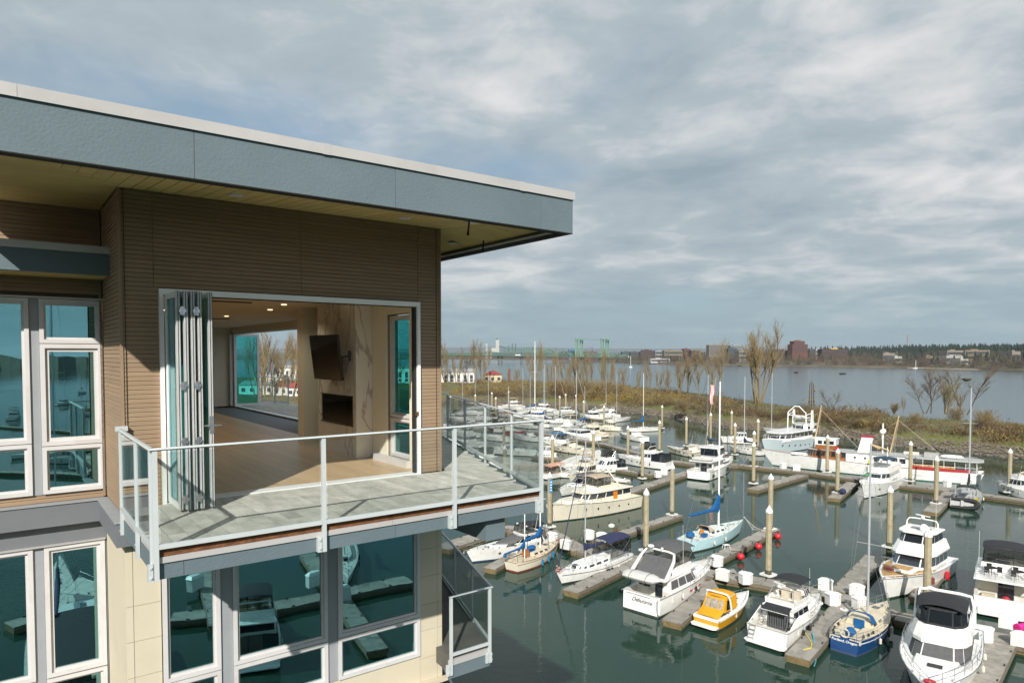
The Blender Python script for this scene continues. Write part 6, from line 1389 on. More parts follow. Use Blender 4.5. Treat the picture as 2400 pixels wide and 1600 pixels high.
# ---------------------------------------------------------------- docks
def dock(pts, width, label, zt=.62, group=None, name='floating_dock', taper=None, plen=2.6, cat='dock'):
    width *= .86
    pts = [p if isinstance(p, Vector) else Z(p[0], p[1], zt) for p in pts]
    pts = [Vector((p.x, p.y, 0)) for p in pts]
    t = empty(name, pts[0], 0, label, cat, group)
    o = pts[0]
    for a, b in zip(pts, pts[1:]):
        d = b - a; Ld = d.length; d.normalize(); n = Vector((-d.y, d.x, 0)); k = max(1, round(Ld / plen)); st = Ld / k
        rot = Matrix.Rotation(math.atan2(d.y, d.x), 4, 'Z')
        M = MB(); M.box((.015, -width / 2, zt - .10), (st - .015, width / 2, zt)); me = M.mesh('deck_panel', dockc)
        M = MB(); M.box((0, width / 2 + .002, zt - .36), (Ld, width / 2 + .07, zt + .02)); M.box((0, -width / 2 - .07, zt - .36), (Ld, -width / 2 - .002, zt + .02))
        w_ = bpy.data.objects.new('timber_waler', M.mesh('timber_waler', dockw)); 
        for i in range(k):
            q = bpy.data.objects.new('deck_panel', me); col.objects.link(q); q.parent = t; q.matrix_local = Matrix.Translation(a - o + d * st * i) @ rot
        col.objects.link(w_); w_.parent = t; w_.matrix_local = Matrix.Translation(a - o) @ rot
        M = MB(); M.box((.03, -width / 2 + .05, -.3), (Ld - .03, width / 2 - .05, zt - .105)); f_ = bpy.data.objects.new('float', M.mesh('float', dockf)); col.objects.link(f_); f_.parent = t; f_.matrix_local = Matrix.Translation(a - o) @ rot
        M = MB()
        for i in range(int(Ld / 3.2)):
            for sd in (1, -1): x = 1.5 + i * 3.2; y = sd * (width / 2 - .12); M.box((x - .14, y - .03, zt), (x + .14, y + .03, zt + .10))
        if M.v: c_ = bpy.data.objects.new('cleat', M.mesh('cleat', blackp)); col.objects.link(c_); c_.parent = t; c_.matrix_local = Matrix.Translation(a - o) @ rot
    return t
def docks():
    dock([(1040, 1270), (1284, 1240)], 2.4, 'floating dock running left under the balcony beam') if False else None
    W_ = 2.7
    dock([(1284, 1243), (1360, 1287), (1500, 1310), (1680, 1345), (1790, 1362), (1960, 1395), (2100, 1442), (2400, 1505), (2560, 1545)], W_, 'long main walkway with white lockers crossing the near row of boats', name='dock_walkway')
    dock([(1035, 1282), (1180, 1236), (1284, 1243)], 3.0, 'dock walkway seen in the gap below the balcony beam', name='dock_walkway')
    F = [([(1400, 1268), (1589, 1205)], 'finger pier ending at a piling, right of the cream yacht stern', 1.9), ([(1655, 1318), (1813, 1237)], 'finger pier with red buoys along its edge', 2.0), ([(1975, 1385), (2052, 1303)], 'finger pier left of the teak decked yacht', 2.4),
         ([(1240, 1282), (1148, 1330)], 'short finger pier between the express cruiser and the ketch', 1.7), ([(1490, 1312), (1337, 1384)], 'finger pier between the navy topped sloop and the covered dinghy', 2.0), ([(1668, 1378), (1575, 1455)], 'finger pier between the grey topped yacht and the yellow boat', 2.0),
         ([(1985, 1410), (1870, 1538)], 'finger pier between the ladder cruiser and the blue sloop', 2.1), ([(2345, 1505), (2285, 1620)], 'finger pier at the lower right corner', 2.3), ([(2150, 1400), (2190, 1350)], 'stub pier under the teak decked yacht', 1.6) ]
    for p, l, w in F: dock(p, w, l, .62 - .004 * (w != 2.7), 'finger piers', 'finger_pier')
    dock([(1560, 1078), (1650, 1088), (1731, 1088), (1900, 1106), (2006, 1121), (2106, 1134), (2208, 1146), (2304, 1158), (2400, 1171), (2560, 1195)], 2.7, 'second walkway in front of the long classic yacht', name='dock_walkway')
    F = [([(1640, 1097), (1477, 1150), (1330, 1200)], 'connecting pier left of the pilothouse yacht', 2.6), ([(1882, 1112), (1765, 1146)], 'finger pier ending at the twin pilings, middle of the basin', 2.4), ([(1998, 1130), (1955, 1166)], 'finger pier left of the kayak trawler', 2.2), ([(2228, 1152), (2182, 1198)], 'finger pier left of the dark sloop', 2.3), ([(1530, 1112), (1440, 1098)], 'finger pier behind the white locker pair', 1.8)]
    for p, l, w in F: dock(p, w, l, .616, 'finger piers', 'finger_pier')
    dock([(1075, 1002), (1240, 1010), (1420, 1040), (1560, 1078)], 2.4, 'third walkway through the packed far left basin', name='dock_walkway')
    dock([(1250, 1068), (1395, 1086)], 1.8, 'finger pier under the cream porthole cruiser', .616, 'finger piers', 'finger_pier')
    dock([(1360, 978), (1432, 984)], 2.0, 'dark timber float beside the far pilings', .616, None, 'floating_dock')
    dock([(1060, 1075), (1260, 1090)], 1.8, 'finger pier behind the terrace glass', .616, 'finger piers', 'finger_pier')
    # triangular knees
    for i, (x, y, q) in enumerate([(1650, 1365, .4), (1985, 1402, .3), (1480, 1305, .4), (2330, 1495, .4), (1700, 1338, .4)]):
        c = Z(x, y, .6); M = MB(); M.prism([(c.x - 1.6, c.y - .4), (c.x + 1.0, c.y - 1.6), (c.x + 1.2, c.y + .9)], .5, .609); o = M.build('dock_knee', dockc, None); tag(o, ['triangular dock gusset beside the yellow boat', 'triangular dock gusset by the blue sloop pier', 'triangular dock gusset by the navy topped sloop pier', 'triangular dock gusset at the lower right pier', 'triangular dock gusset at the red buoy pier'][i], 'dock gusset', 'dock gussets')

PIL = [  # px of the cap tip, label
 (1803, 1182, 'tall piling in front of the tip of the red buoy pier'), (1807, 1109, 'piling at the tip of the red buoy pier'), (1515, 1143, 'piling rising behind the grey canvas yacht'), (1576, 1086, 'piling at the end of the finger pier right of the cream yacht'),
 (1506, 1028, 'piling in front of the black canvas cruiser'), (1472, 996, 'piling left of the black canvas cruiser bow'), (1546, 985, 'piling right of the blue covered sloop'), (1552, 948, 'piling by the spit, just behind another'), (1609, 976, 'lone piling in open water below the rock bank'), (1666, 967, 'piling left of the flag'), (1715, 961, 'piling left of the hardtop cruiser'),
 (1723, 990, 'piling right of the tall white mast'), (1777, 980, 'piling at the bow of the sky blue yacht'), (1768, 1009, 'back one of the twin pilings by the sky blue bow'), (1767, 1036, 'front one of the twin pilings by the sky blue bow'), (1940, 1018, 'piling against the varnished deckhouse'), (1964, 1051, 'piling left of the kayak trawler'), (2135, 1032, 'piling midway along the classic yacht'),
 (2196, 1068, 'piling left of the dark sloop'), (2368, 1050, 'piling at the right edge on the second walkway'), (2087, 1137, 'piling behind the teak decked yacht'), (2176, 1236, 'large piling in front of the teak decked yacht'), (1295, 1020, 'piling right of the terrace corner post'), (1391, 1008, 'piling between cream boats in the far basin'),
 (1416, 949, 'piling by the sport fishing tower'), (1368, 938, 'far basin piling, right of a trio'), (1350, 923, 'rightmost of the far trio of pilings'), (1326, 922, 'middle of the far trio of pilings'), (1312, 927, 'leftmost of the far trio of pilings'), (1192, 916, 'far piling behind the red trimmed boat'), (1162, 930, 'short looking piling left of the red trimmed boat'), (1153, 918, 'far piling above the slanting handrail'),
 (1114, 923, 'far piling beside the second white mast'), (1056, 926, 'far piling close to the wall edge'), (1181, 984, 'piling by the dark red runabout'), (1183, 1042, 'piling seen through the glass above the terrace corner')]
def pilings():
    M = MB(); M.tube([(0, 0, -1.5), (0, 0, 7.35)], .315, 8); pm = M.mesh('pile', pilec)
    M = MB(); M.loft([[(r * math.cos(2 * math.pi * k / 8 + math.pi / 8), r * math.sin(2 * math.pi * k / 8 + math.pi / 8), z) for k in range(8)] for r, z in ((.37, 7.15), (.37, 7.38), (.35, 7.42), (.02, 7.95))]); cm = M.mesh('cap', capw)
    M = MB()
    for a, b in (((-.62, -.62, .52), (.62, -.42, .72)), ((-.62, .42, .52), (.62, .62, .72)), ((-.62, -.42, .52), (-.42, .42, .72)), ((.42, -.42, .52), (.62, .42, .72))): M.box(a, b)
    hm = M.mesh('pile_hoop', capw)
    M = MB(); M.tube([(0, 0, -1.5), (0, 0, .75), (0, 0, 1.1)], [.325, .325, .318], 8); tm = M.mesh('tide_band', mat('algae_stain', (.07, .075, .035), .8, var=.4))
    for i, (x, y, lab) in enumerate(PIL):
        dist = (H - 7.95) * FPX / ((y - 832)); p = D(x, y, 1.0); r = ray(x, y); k = (7.95 - H) / r.z; p = Vector((0, 0, H)) + r * k; p.z = 0
        t = empty('mooring_piling', p, .6, 'concrete ' + lab, 'piling', 'concrete pilings with white cone caps')
        for nme, me in (('pile', pm), ('cap', cm), ('pile_hoop', hm), ('tide_band', tm)):
            o = bpy.data.objects.new(nme, me); col.objects.link(o); o.parent = t; o.rotation_euler = (0, 0, 0)
        t.scale = (1, 1, random.uniform(.985, 1.015))
    # the one with a blue sign
    p = Z(1288, 1243, 0); t = empty('mooring_piling', p, .6, 'concrete piling with a blue plate, left of the cream yacht bow', 'piling', 'concrete pilings with white cone caps')
    for nme, me in (('pile', pm), ('cap', cm), ('pile_hoop', hm), ('tide_band', tm)): o = bpy.data.objects.new(nme, me); col.objects.link(o); o.parent = t
    d_ = Vector((-p.x, -p.y, 0)).normalized(); M = MB(); rz = math.atan2(d_.y, d_.x) - .6
    M.box((.34, -.2, 5.2), (.37, .2, 7.0), Matrix.Rotation(rz + .5, 4, 'Z')); M.build('sign_plate', mat('blue_sign', (.02, .22, .5), .5), t)
    M = MB(); 
    for k in range(4): M.box((.371, -.10, 5.45 + k * .36), (.378, .12, 5.6 + k * .36), Matrix.Rotation(rz + .5, 4, 'Z'))
    M.build('sign_marks', inkw, t)

LOCK = [(1293, 1268, 'by the ketch bow'), (1327, 1285, 'by the mast of the white navy topped sloop'), (1379, 1262, 'tallest looking one behind the navy topped sloop'), (1412, 1268, 'small one left of the dock lamp'), (1678, 1325, 'at the grey topped yacht bow'), (1695, 1358, 'left of the yellow boat, door facing us'), (1746, 1366, 'behind the yellow boat'),
        (1936, 1381, 'behind the ladder cruiser bow'), (1950, 1415, 'beside the pier of the ladder cruiser'), (2010, 1395, 'with a red life ring on it'), (2013, 1425, 'behind the blue sloop'), (2362, 1470, 'behind the sundeck yacht platform'), (2306, 1500, 'beside the black topped yacht'), (2392, 1512, 'cut by the right edge'),
        (1541, 1118, 'left one of the pair on the connecting pier'), (1558, 1112, 'right one of the pair on the connecting pier'), (1835, 1097, 'left one on the second walkway'), (1868, 1102, 'right one on the second walkway'), (2220, 1140, 'left of the dark sloop stern'), (2263, 1140, 'behind the dark sloop'), (1121, 977, 'large pale one in the far basin')]
def lockers():
    for i, (x, y, lab) in enumerate(LOCK):
        p = Z(x, y, .62); t = empty('dock_locker', p, math.atan2(-.62, .785) + (0, math.pi)[i % 2] + random.uniform(-.1, .1), 'white triangular dock locker ' + lab, 'dock locker', 'white dock lockers')
        P = [(-.85, .45), (.85, .45), (.75, -.25), (0, -.75), (-.75, -.25)]
        t.scale = (.78, .78, .82)
        if i: 
            for ch in LT.children: c = ch.copy(); col.objects.link(c); c.parent = t
        else:
            global LT_
            M = MB(); M.prism(P, 0, 1.15); M.build('locker_body', lockw, t)
            M = MB(); M.loft([[(x_ * 1.08, y_ * 1.1, 1.15) for x_, y_ in P], [(x_ * 1.08, y_ * 1.1, 1.22) for x_, y_ in P], [(x_ * .7, y_ * .5 + .1, 1.42) for x_, y_ in P]]); M.build('locker_lid', lockw, t)
            M = MB(); M.box((-.6, .455, .15), (-.02, .47, 1.05)); M.box((.02, .455, .15), (.6, .47, 1.05)); M.build('locker_door', lockw, t)
            LT = t
        if 'life ring' in lab:
            M = MB(); M.tube([(.1 + .22 * math.cos(a), -.74, .65 + .28 * math.sin(a)) for a in [2 * math.pi * k / 12 for k in range(12)]], .06, 5, closed=True); o = M.build('life_ring', redp, t)
    # red mooring buoys
    for (x, y), lab in zip(((1823, 1262), (1778, 1286), (1736, 1310)), ('round red buoy at the pier tip, farthest of three', 'round red buoy, middle of the three on the pier edge', 'round red buoy nearest the grey canvas yacht')):
        p = Z(x, y, .15) + Vector((0, 0, .05)); t = empty('mooring_buoy', p, 0, lab, 'buoy', 'red buoys along the pier'); M = MB(); M.ball((0, 0, .28), .42, 14, 8); M.build('float', redp, t, smooth=True); M = MB(); M.lathe([(.1, .66), (.09, .85), (.02, .9)], (0, 0, 0), 8); M.build('buoy_eye', blackp, t)
        M = MB(); M.tube([(0, 0, .85), (-.5, .35, .75), (-.9, .6, .7)], .04, 4); M.build('buoy_line', blackp, t)
    # small things on the docks
    def item(x, y, name, label, cat, z=.62): return empty(name, Z(x, y, z), .3, label, cat)
    t = item(1702, 1285, 'step_stool', 'white step stool beside the pale blue sloop', 'step stool'); M = MB(); M.box((-.35, -.25, .45), (.35, .25, .5)); 
    for a in (-.3, .3):
        for b in (-.2, .2): M.tube([(a * 1.3, b * 1.3, 0), (a, b, .45)], .03, 4)
    M.build('frame', white, t)
    t = item(1433, 1262, 'dock_lamp', 'white mushroom dock lamp on a thin post', 'dock lamp'); M = MB(); M.tube([(0, 0, 0), (0, 0, 1.5)], .05, 6); M.build('post', steel, t); M = MB(); M.lathe([(.1, 1.4), (.38, 1.55), (.4, 1.75), (.15, 1.9)], (0, 0, 0), 12); M.build('lamp_shade', white, t)
    t = item(2394, 1478, 'cargo_bag', 'bright pink duffel bag by the right edge on the main walkway', 'bag'); M = MB(); M.tube([(-.5, 0, .35), (.5, 0, .4)], .33, 8); M.build('bag_body', mat('pink_nylon', (.75, .02, .25), .7), t); M = MB(); M.box((-.3, -.02, .6), (.3, .02, .78)); M.build('bag_handle', blackp, t)
    t = item(1975, 1055 + 103, 'outboard_cover', 'blue cloth bundle at the piling left of the kayak trawler', 'cover'); M = MB(); M.ball((0, 0, .5), .55, 8, 5, .9); M.build('cloth', navyc, t); M = MB(); M.tube([(-.4, 0, .1), (.4, 0, .12)], .06, 5); M.build('tie', blackp, t)
    t = item(1978, 1428, 'cable_cover', 'round white cover plate beside the blue sloop', 'cover plate'); M = MB(); M.lathe([(.35, 0), (.35, .06), (.3, .08)], (0, 0, 0), 14); M.build('plate', white, t); M = MB(); M.lathe([(.06, .08), (.05, .14)], (0, 0, 0), 8); M.build('knob', blackp, t)
    t = item(1885, 1513, 'hose', 'yellow shore power cord curling on the pier by the ladder cruiser', 'cord'); M = MB(); M.tube([(-.6, -.6, .03), (.2, -.5, .03), (.9, .2, .03), (1.6, 1.6, .03), (2.3, 3.0, .03)], .035, 5); M.build('cord', yelp, t)
    t = item(1918, 1555, 'mooring_line', 'light blue mooring line between the pier and the blue sloop', 'rope', .4); M = MB(); M.tube([(-.9, -.6, .25), (.3, .6, -.1), (1.6, 2.2, .0), (3.0, 4.0, .5)], .045, 5); M.build('rope', turq, t)
    a = Z(1742, 1210, 1.9); b = Z(1795, 1245, .65); M = MB(); M.tube([a - a, (b - a) * .5 - Vector((0, 0, .4)), b - a], .035, 5); M.tube([Vector((.1, 0, 0)), (b - a) * .5 - Vector((.2, 0, .7)), b - a + Vector((.4, .3, 0))], .03, 5); o = M.build('mooring_line', rope, None, loc=a); tag(o, 'pale bow line from the pale blue sloop to its pier', 'rope')
def reflected_side():
    """moorings close under the building, outside the frame, which the lower windows mirror"""
    def RZ(x, y, t=10.03, z=0.0):
        p = Z(x, y, z); s_ = p.dot(SU); t_ = p.dot(SV); t_ = 2 * t - t_; q = SU * s_ + SV * t_; q.z = z; return q
    dock([RZ(400, 1462), RZ(640, 1435), RZ(960, 1370)], 2.6, 'walkway beside the camera, mirrored in the lower windows', name='dock_walkway')
    dock([RZ(720, 1310), RZ(800, 1420), RZ(885, 1540)], 1.9, 'finger pier mirrored in the lower right window', .616, 'finger piers', 'finger_pier')
    dock([RZ(475, 1340), RZ(515, 1480)], 1.9, 'finger pier mirrored in the narrow lower window', .616, 'finger piers', 'finger_pier')
    sailboat(RZ(800, 1270), RZ(815, 1375), 'white sloop mirrored in the lower right window', B=3.2, cover=white, boom=.35, mastx=.6)
    cruiser(RZ(600, 1570), RZ(590, 1440), 'white cruiser with black canvas, mirrored in the lower middle window', 'sedan', fly=True, biminic=blackc, canvas=blackc)
    cruiser(RZ(215, 1640, 11.84), RZ(190, 1400, 11.84), 'white express cruiser mirrored in the lower left window', 'express', canvas=blackc)
    sailboat(RZ(130, 1620, 11.84), RZ(140, 1340, 11.84), 'white sloop mirrored in the leftmost lower window', B=3.2, cover=navyc, boom=.35, mastx=.6)
    dock([RZ(20, 1480, 11.84), RZ(160, 1440, 11.84), RZ(245, 1410, 11.84)], 2.6, 'walkway mirrored in the leftmost lower windows', name='dock_walkway')
    for i, (x, y) in enumerate(((455, 1395), (735, 1385), (800, 1420))):
        p = RZ(x, y); t = empty('dock_locker', p + Vector((0, 0, .62)), .4 * i, ['dock locker mirrored in the narrow lower window', 'dock locker mirrored left of the second mullion', 'dock locker mirrored right of the second mullion'][i], 'dock locker', 'white dock lockers')
        P = [(-.85, .45), (.85, .45), (.75, -.25), (0, -.75), (-.75, -.25)]; M = MB(); M.prism(P, 0, 1.15); M.build('locker_body', lockw, t); M = MB(); M.loft([[(a * 1.08, b * 1.1, 1.15) for a, b in P], [(a * .7, b * .5 + .1, 1.42) for a, b in P]]); M.build('locker_lid', lockw, t)

    PLC = ['middle of the leftmost pane', 'behind the mullion', 'left side of the tall sash', 'centre of the tall sash, nearer', 'right side of the tall sash', 'low pane at the far left', 'left part of the low right pane', 'centre of the low right pane', 'right part of the low right pane', 'highest one by the mullion', 'highest one in the tall sash, left', 'highest one in the tall sash, right']
    for i, (x, y) in enumerate(((25, 985), (70, 960), (130, 950), (165, 975), (215, 955), (30, 1075), (120, 1085), (170, 1100), (215, 1075), (60, 925), (110, 915), (200, 920))):
        a = RZ(x, y, 11.84); b = a + Vector((math.cos(i * .3 - .6), math.sin(i * .3 - .6), 0)) * 10
        if i % 2: sailboat(a, b, 'white sloop mirrored in the upper left windows, ' + PLC[i], cock=True, cover=bluec if i % 4 == 1 else tanc, boom=.35, group='boats mirrored in the upper left windows', cabfrac=(.34, .7))
        else: cruiser(a, b, 'white cruiser mirrored in the upper left windows, ' + PLC[i], 'sedan', fly=i % 4 == 0, biminic=blackc, fs=1.2, fb=1.6, group='boats mirrored in the upper left windows')
    for y0, y1, lab in ((1000, 1020, 'walkway mirrored in the upper left windows'), (1110, 1120, 'nearer walkway mirrored in the upper left windows')): dock([RZ(-40, y0, 11.84), RZ(250, y1, 11.84)], 2.6, lab, name='dock_walkway', plen=8)
    rows = []
    for i in range(60):
        x = -900 + 1300 * i / 59; p = RZ(x, 866 + 5 * fbm(i * .2, 3), 11.84); q = p.normalized(); h_ = 14 + 16 * abs(fbm(i * .35, 8)) + 4 * random.random(); rows.append([p - Vector((0, 0, 1)), p + q * 15 + Vector((0, 0, 3)), p + q * 80 + Vector((0, 0, h_)), p + q * 300 + Vector((0, 0, -2))])
    M = MB(); M.loft(rows, closed=False, cap=False); o = M.build('side_bank', mat('side_bank_wood', (.05, .05, .03), .95, var=.4, vs=.05), None); tag(o, kind='structure')
# ---------------------------------------------------------------- land, plants, far bank
K = H / 17.0
def fbm(x, y, o=4):
    return noise.fractal(Vector((x, y, 0)), 1.0, 2.0, o)
NEAR = [(-420, 60), (-150, 70), (-60, 118), (-40, 205), (-26, 248), (-6, 236), (14, 222), (30, 205), (43, 190), (49, 160), (65, 148), (72, 128), (84, 111), (110, 88), (150, 62)]
FAR = [(-700, 500), (-350, 480), (-170, 440), (-90, 420), (-50, 410), (-6, 395), (38, 350), (55, 315), (74, 262), (80, 205), (84, 181), (96, 166), (112, 147), (145, 122), (200, 90)]
NEAR = [(x * K, y * K) for x, y in NEAR]; FAR = [(x * K, y * K) for x, y in FAR]
def land_h(u, a, n):
    """height across the spit, u from 0 (basin shore) to 1 (river shore)"""
    e0 = min(1, u * a / 7.0); e1 = min(1, (1 - u) * a / 9.0)
    return 3.6 * (e0 ** .8) * (e1 ** .7) + n
def spit():
    rows = []; N = 26; pts = []
    for i in range(len(NEAR) - 1):
        for k in range(12):
            f = k / 12; pts.append((Vector((NEAR[i][0] * (1 - f) + NEAR[i + 1][0] * f, NEAR[i][1] * (1 - f) + NEAR[i + 1][1] * f, 0)), Vector((FAR[i][0] * (1 - f) + FAR[i + 1][0] * f, FAR[i][1] * (1 - f) + FAR[i + 1][1] * f, 0))))
    # smooth the corner points
    for _ in range(3): pts = [pts[0]] + [((pts[i - 1][0] + pts[i][0] * 2 + pts[i + 1][0]) / 4, (pts[i - 1][1] + pts[i][1] * 2 + pts[i + 1][1]) / 4) for i in range(1, len(pts) - 1)] + [pts[-1]]
    us = [0, .01, .02, .035, .05, .07, .1, .14, .2, .27, .35, .43, .5, .58, .66, .74, .8, .86, .91, .95, .98, 1]
    for a, b in pts:
        L = (b - a).length; r = []
        for u in us:
            p = a.lerp(b, u); n = fbm(p.x * .05, p.y * .05) * .7 + fbm(p.x * .2, p.y * .2) * .25
            z = -1.2 + 1.2 + land_h(u, L, n * min(1, u * L / 6) * min(1, (1 - u) * L / 6)) if 0 < u < 1 else -1.5
            r.append((p.x, p.y, z))
        rows.append(r)
    M = MB(); M.loft(rows, closed=False, cap=False)
    m = mat('spit_soil_and_grass', (.115, .095, .045), .95, var=.25, vs=.12, bump=1, bs=1.5); t = m.node_tree; b_ = t.nodes['Principled BSDF']
    tc = t.nodes.new('ShaderNodeTexCoord'); n = t.nodes.new('ShaderNodeTexNoise'); n.inputs['Scale'].default_value = .045; n.inputs['Detail'].default_value = 7; t.links.new(tc.outputs['Object'], n.inputs['Vector'])
    r = t.nodes.new('ShaderNodeMapRange'); t.links.new(n.outputs[0], r.inputs[0]); r.inputs[1].default_value = .47; r.inputs[2].default_value = .56
    mi = t.nodes.new('ShaderNodeMix'); mi.data_type = 'RGBA'; t.links.new(r.outputs[0], mi.inputs[0]); src = b_.inputs['Base Color'].links[0].from_socket; t.links.new(src, mi.inputs[6]); mi.inputs[7].default_value = (.11, .115, .035, 1)
    g = t.nodes.new('ShaderNodeNewGeometry'); sp = t.nodes.new('ShaderNodeSeparateXYZ'); t.links.new(g.outputs['Position'], sp.inputs[0]); r2 = t.nodes.new('ShaderNodeMapRange'); t.links.new(sp.outputs[2], r2.inputs[0]); r2.inputs[1].default_value = 1.6; r2.inputs[2].default_value = .6
    m2 = t.nodes.new('ShaderNodeMix'); m2.data_type = 'RGBA'; t.links.new(r2.outputs[0], m2.inputs[0]); t.links.new(mi.outputs[2], m2.inputs[6]); m2.inputs[7].default_value = (.12, .10, .08, 1); t.links.new(m2.outputs[2], b_.inputs['Base Color'])
    o = M.build('spit_ground', m, None, smooth=True); tag(o, kind='structure'); return pts
def spit_pt(pts, f, u):
    i = max(0, min(len(pts) - 2, int(f * (len(pts) - 1)))); a, b = pts[i]; p = a.lerp(b, u); return p, (b - a).length
def rocks(pts):
    M = MB(); rnd = random.Random(3)
    for i in range(5200):
        f = rnd.uniform(.22, 1); p, L = spit_pt(pts, f, 0); fi = f * (len(pts) - 1); k = int(fi); k = min(k, len(pts) - 2); a = pts[k][0].lerp(pts[k + 1][0], fi - k); b = pts[k][1].lerp(pts[k + 1][1], fi - k)
        d = rnd.uniform(-.6, 3.6); L = (b - a).length; u = d / L; p = a.lerp(b, u); z = max(-.2, land_h(max(0, u), L, 0)) + .05; r = rnd.uniform(.2, .62)
        q = Vector((p.x, p.y, z)); vs = [q + Vector((rnd.uniform(.6, 1) * r * x, rnd.uniform(.6, 1) * r * y, rnd.uniform(.5, .9) * r * w)) for x, y, w in ((1, 0, 0), (0, 1, .1), (-1, 0, 0), (0, -1, -.1), (0, 0, 1))]
        M.add(vs, [(0, 1, 4), (1, 2, 4), (2, 3, 4), (3, 0, 4)])
    o = M.build('shore_rocks', mat('riprap_rock', (.14, .12, .095), .9, var=.45, vs=.7), None); tag(o, 'grey brown riprap rocks along the basin side of the spit', 'rocks', kind='stuff')
def twigmesh(name, fn, m):
    M = MB(); fn(M); return M.mesh(name, m)
def brush(pts):
    """low scrub covering the spit: thousands of leaf sized faces in ragged clumps"""
    rnd = random.Random(11); cols = [mat('brown_scrub', (.115, .078, .042), .95, var=.4, vs=.25), mat('ochre_willow_scrub', (.235, .165, .045), .95, var=.45, vs=.25), mat('green_scrub', (.055, .085, .02), .95, var=.4, vs=.3)]
    MS = [MB(), MB(), MB()]
    for i in range(2100):
        f = rnd.random() ** .9 * .82 + .17; fi = f * (len(pts) - 1); k = min(int(fi), len(pts) - 2); a = pts[k][0].lerp(pts[k + 1][0], fi - k); b = pts[k][1].lerp(pts[k + 1][1], fi - k); L = (b - a).length
        u = (5.0 + rnd.random() ** 1.3 * (L - 12)) / L
        if u < .02 or u > .97: continue
        p = a.lerp(b, u); nn = fbm(p.x * .022 + 7, p.y * .022)
        if p.x > 85 and p.x < 150 and nn < .12 and u > .2: continue          # open grass towards the right
        if p.x < -30 and nn < .3 and u < .6: continue           # open meadow at the left
        R_ = rnd.uniform(1.4, 3.6) * (1.25 if p.x < 60 else .95); hgt = R_ * rnd.uniform(.7, 1.4) * (1.7 if -5 < p.x < 58 and p.y > 260 and rnd.random() < .5 else 1)
        if p.x < 70: c = 1 if nn > -.15 and rnd.random() < .75 else 0
        else: c = 0 if rnd.random() < .85 else 1
        if rnd.random() < .04: c = 2
        z0 = land_h(u, L, 0) - .3; M = MS[c]
        for j in range(80):
            th = rnd.uniform(0, 6.283); rr = R_ * rnd.random() ** .5; zz = z0 + hgt * rnd.random() * (1.15 - (rr / R_) ** 2); q = Vector((p.x + rr * math.cos(th), p.y + rr * math.sin(th), zz))
            l_ = rnd.uniform(.45, 1.15); dr = Vector((rnd.uniform(-.6, .6) + .5 * math.cos(th), rnd.uniform(-.6, .6) + .5 * math.sin(th), rnd.uniform(.3, 1.1))).normalized(); w = Vector((rnd.uniform(-1, 1), rnd.uniform(-1, 1), .2)).normalized() * rnd.uniform(.06, .15)
            M.add([q - w, q + w, q + dr * l_], [(0, 1, 2)])
    for M, m, n, l in zip(MS, cols, ('scrub', 'willow_scrub', 'evergreen_scrub'), ('brown leafless scrub covering the spit', 'yellow ochre willow scrub along the spit', 'green bramble patches on the spit')):
        o = M.build(n, m, None); tag(o, l, 'scrub', kind='stuff')
    M = MB()
    for i in range(9000):
        f = rnd.uniform(.1, 1); fi = f * (len(pts) - 1); k = min(int(fi), len(pts) - 2); a = pts[k][0].lerp(pts[k + 1][0], fi - k); b = pts[k][1].lerp(pts[k + 1][1], fi - k); L = (b - a).length; u = (6 + rnd.random() * (L - 13)) / L; p = a.lerp(b, u); q = Vector((p.x, p.y, land_h(u, L, 0)))
        for _ in range(3):
            w = Vector((rnd.uniform(-.15, .15), rnd.uniform(-.15, .15), 0)); M.add([q - w, q + w, q + Vector((rnd.uniform(-.3, .3), rnd.uniform(-.3, .3), rnd.uniform(.3, .75)))], [(0, 1, 2)])
    o = M.build('grass', mat('rough_grass', (.12, .11, .035), .95, var=.35, vs=.2), None); tag(o, 'rough grass on the spit', 'grass', kind='stuff')
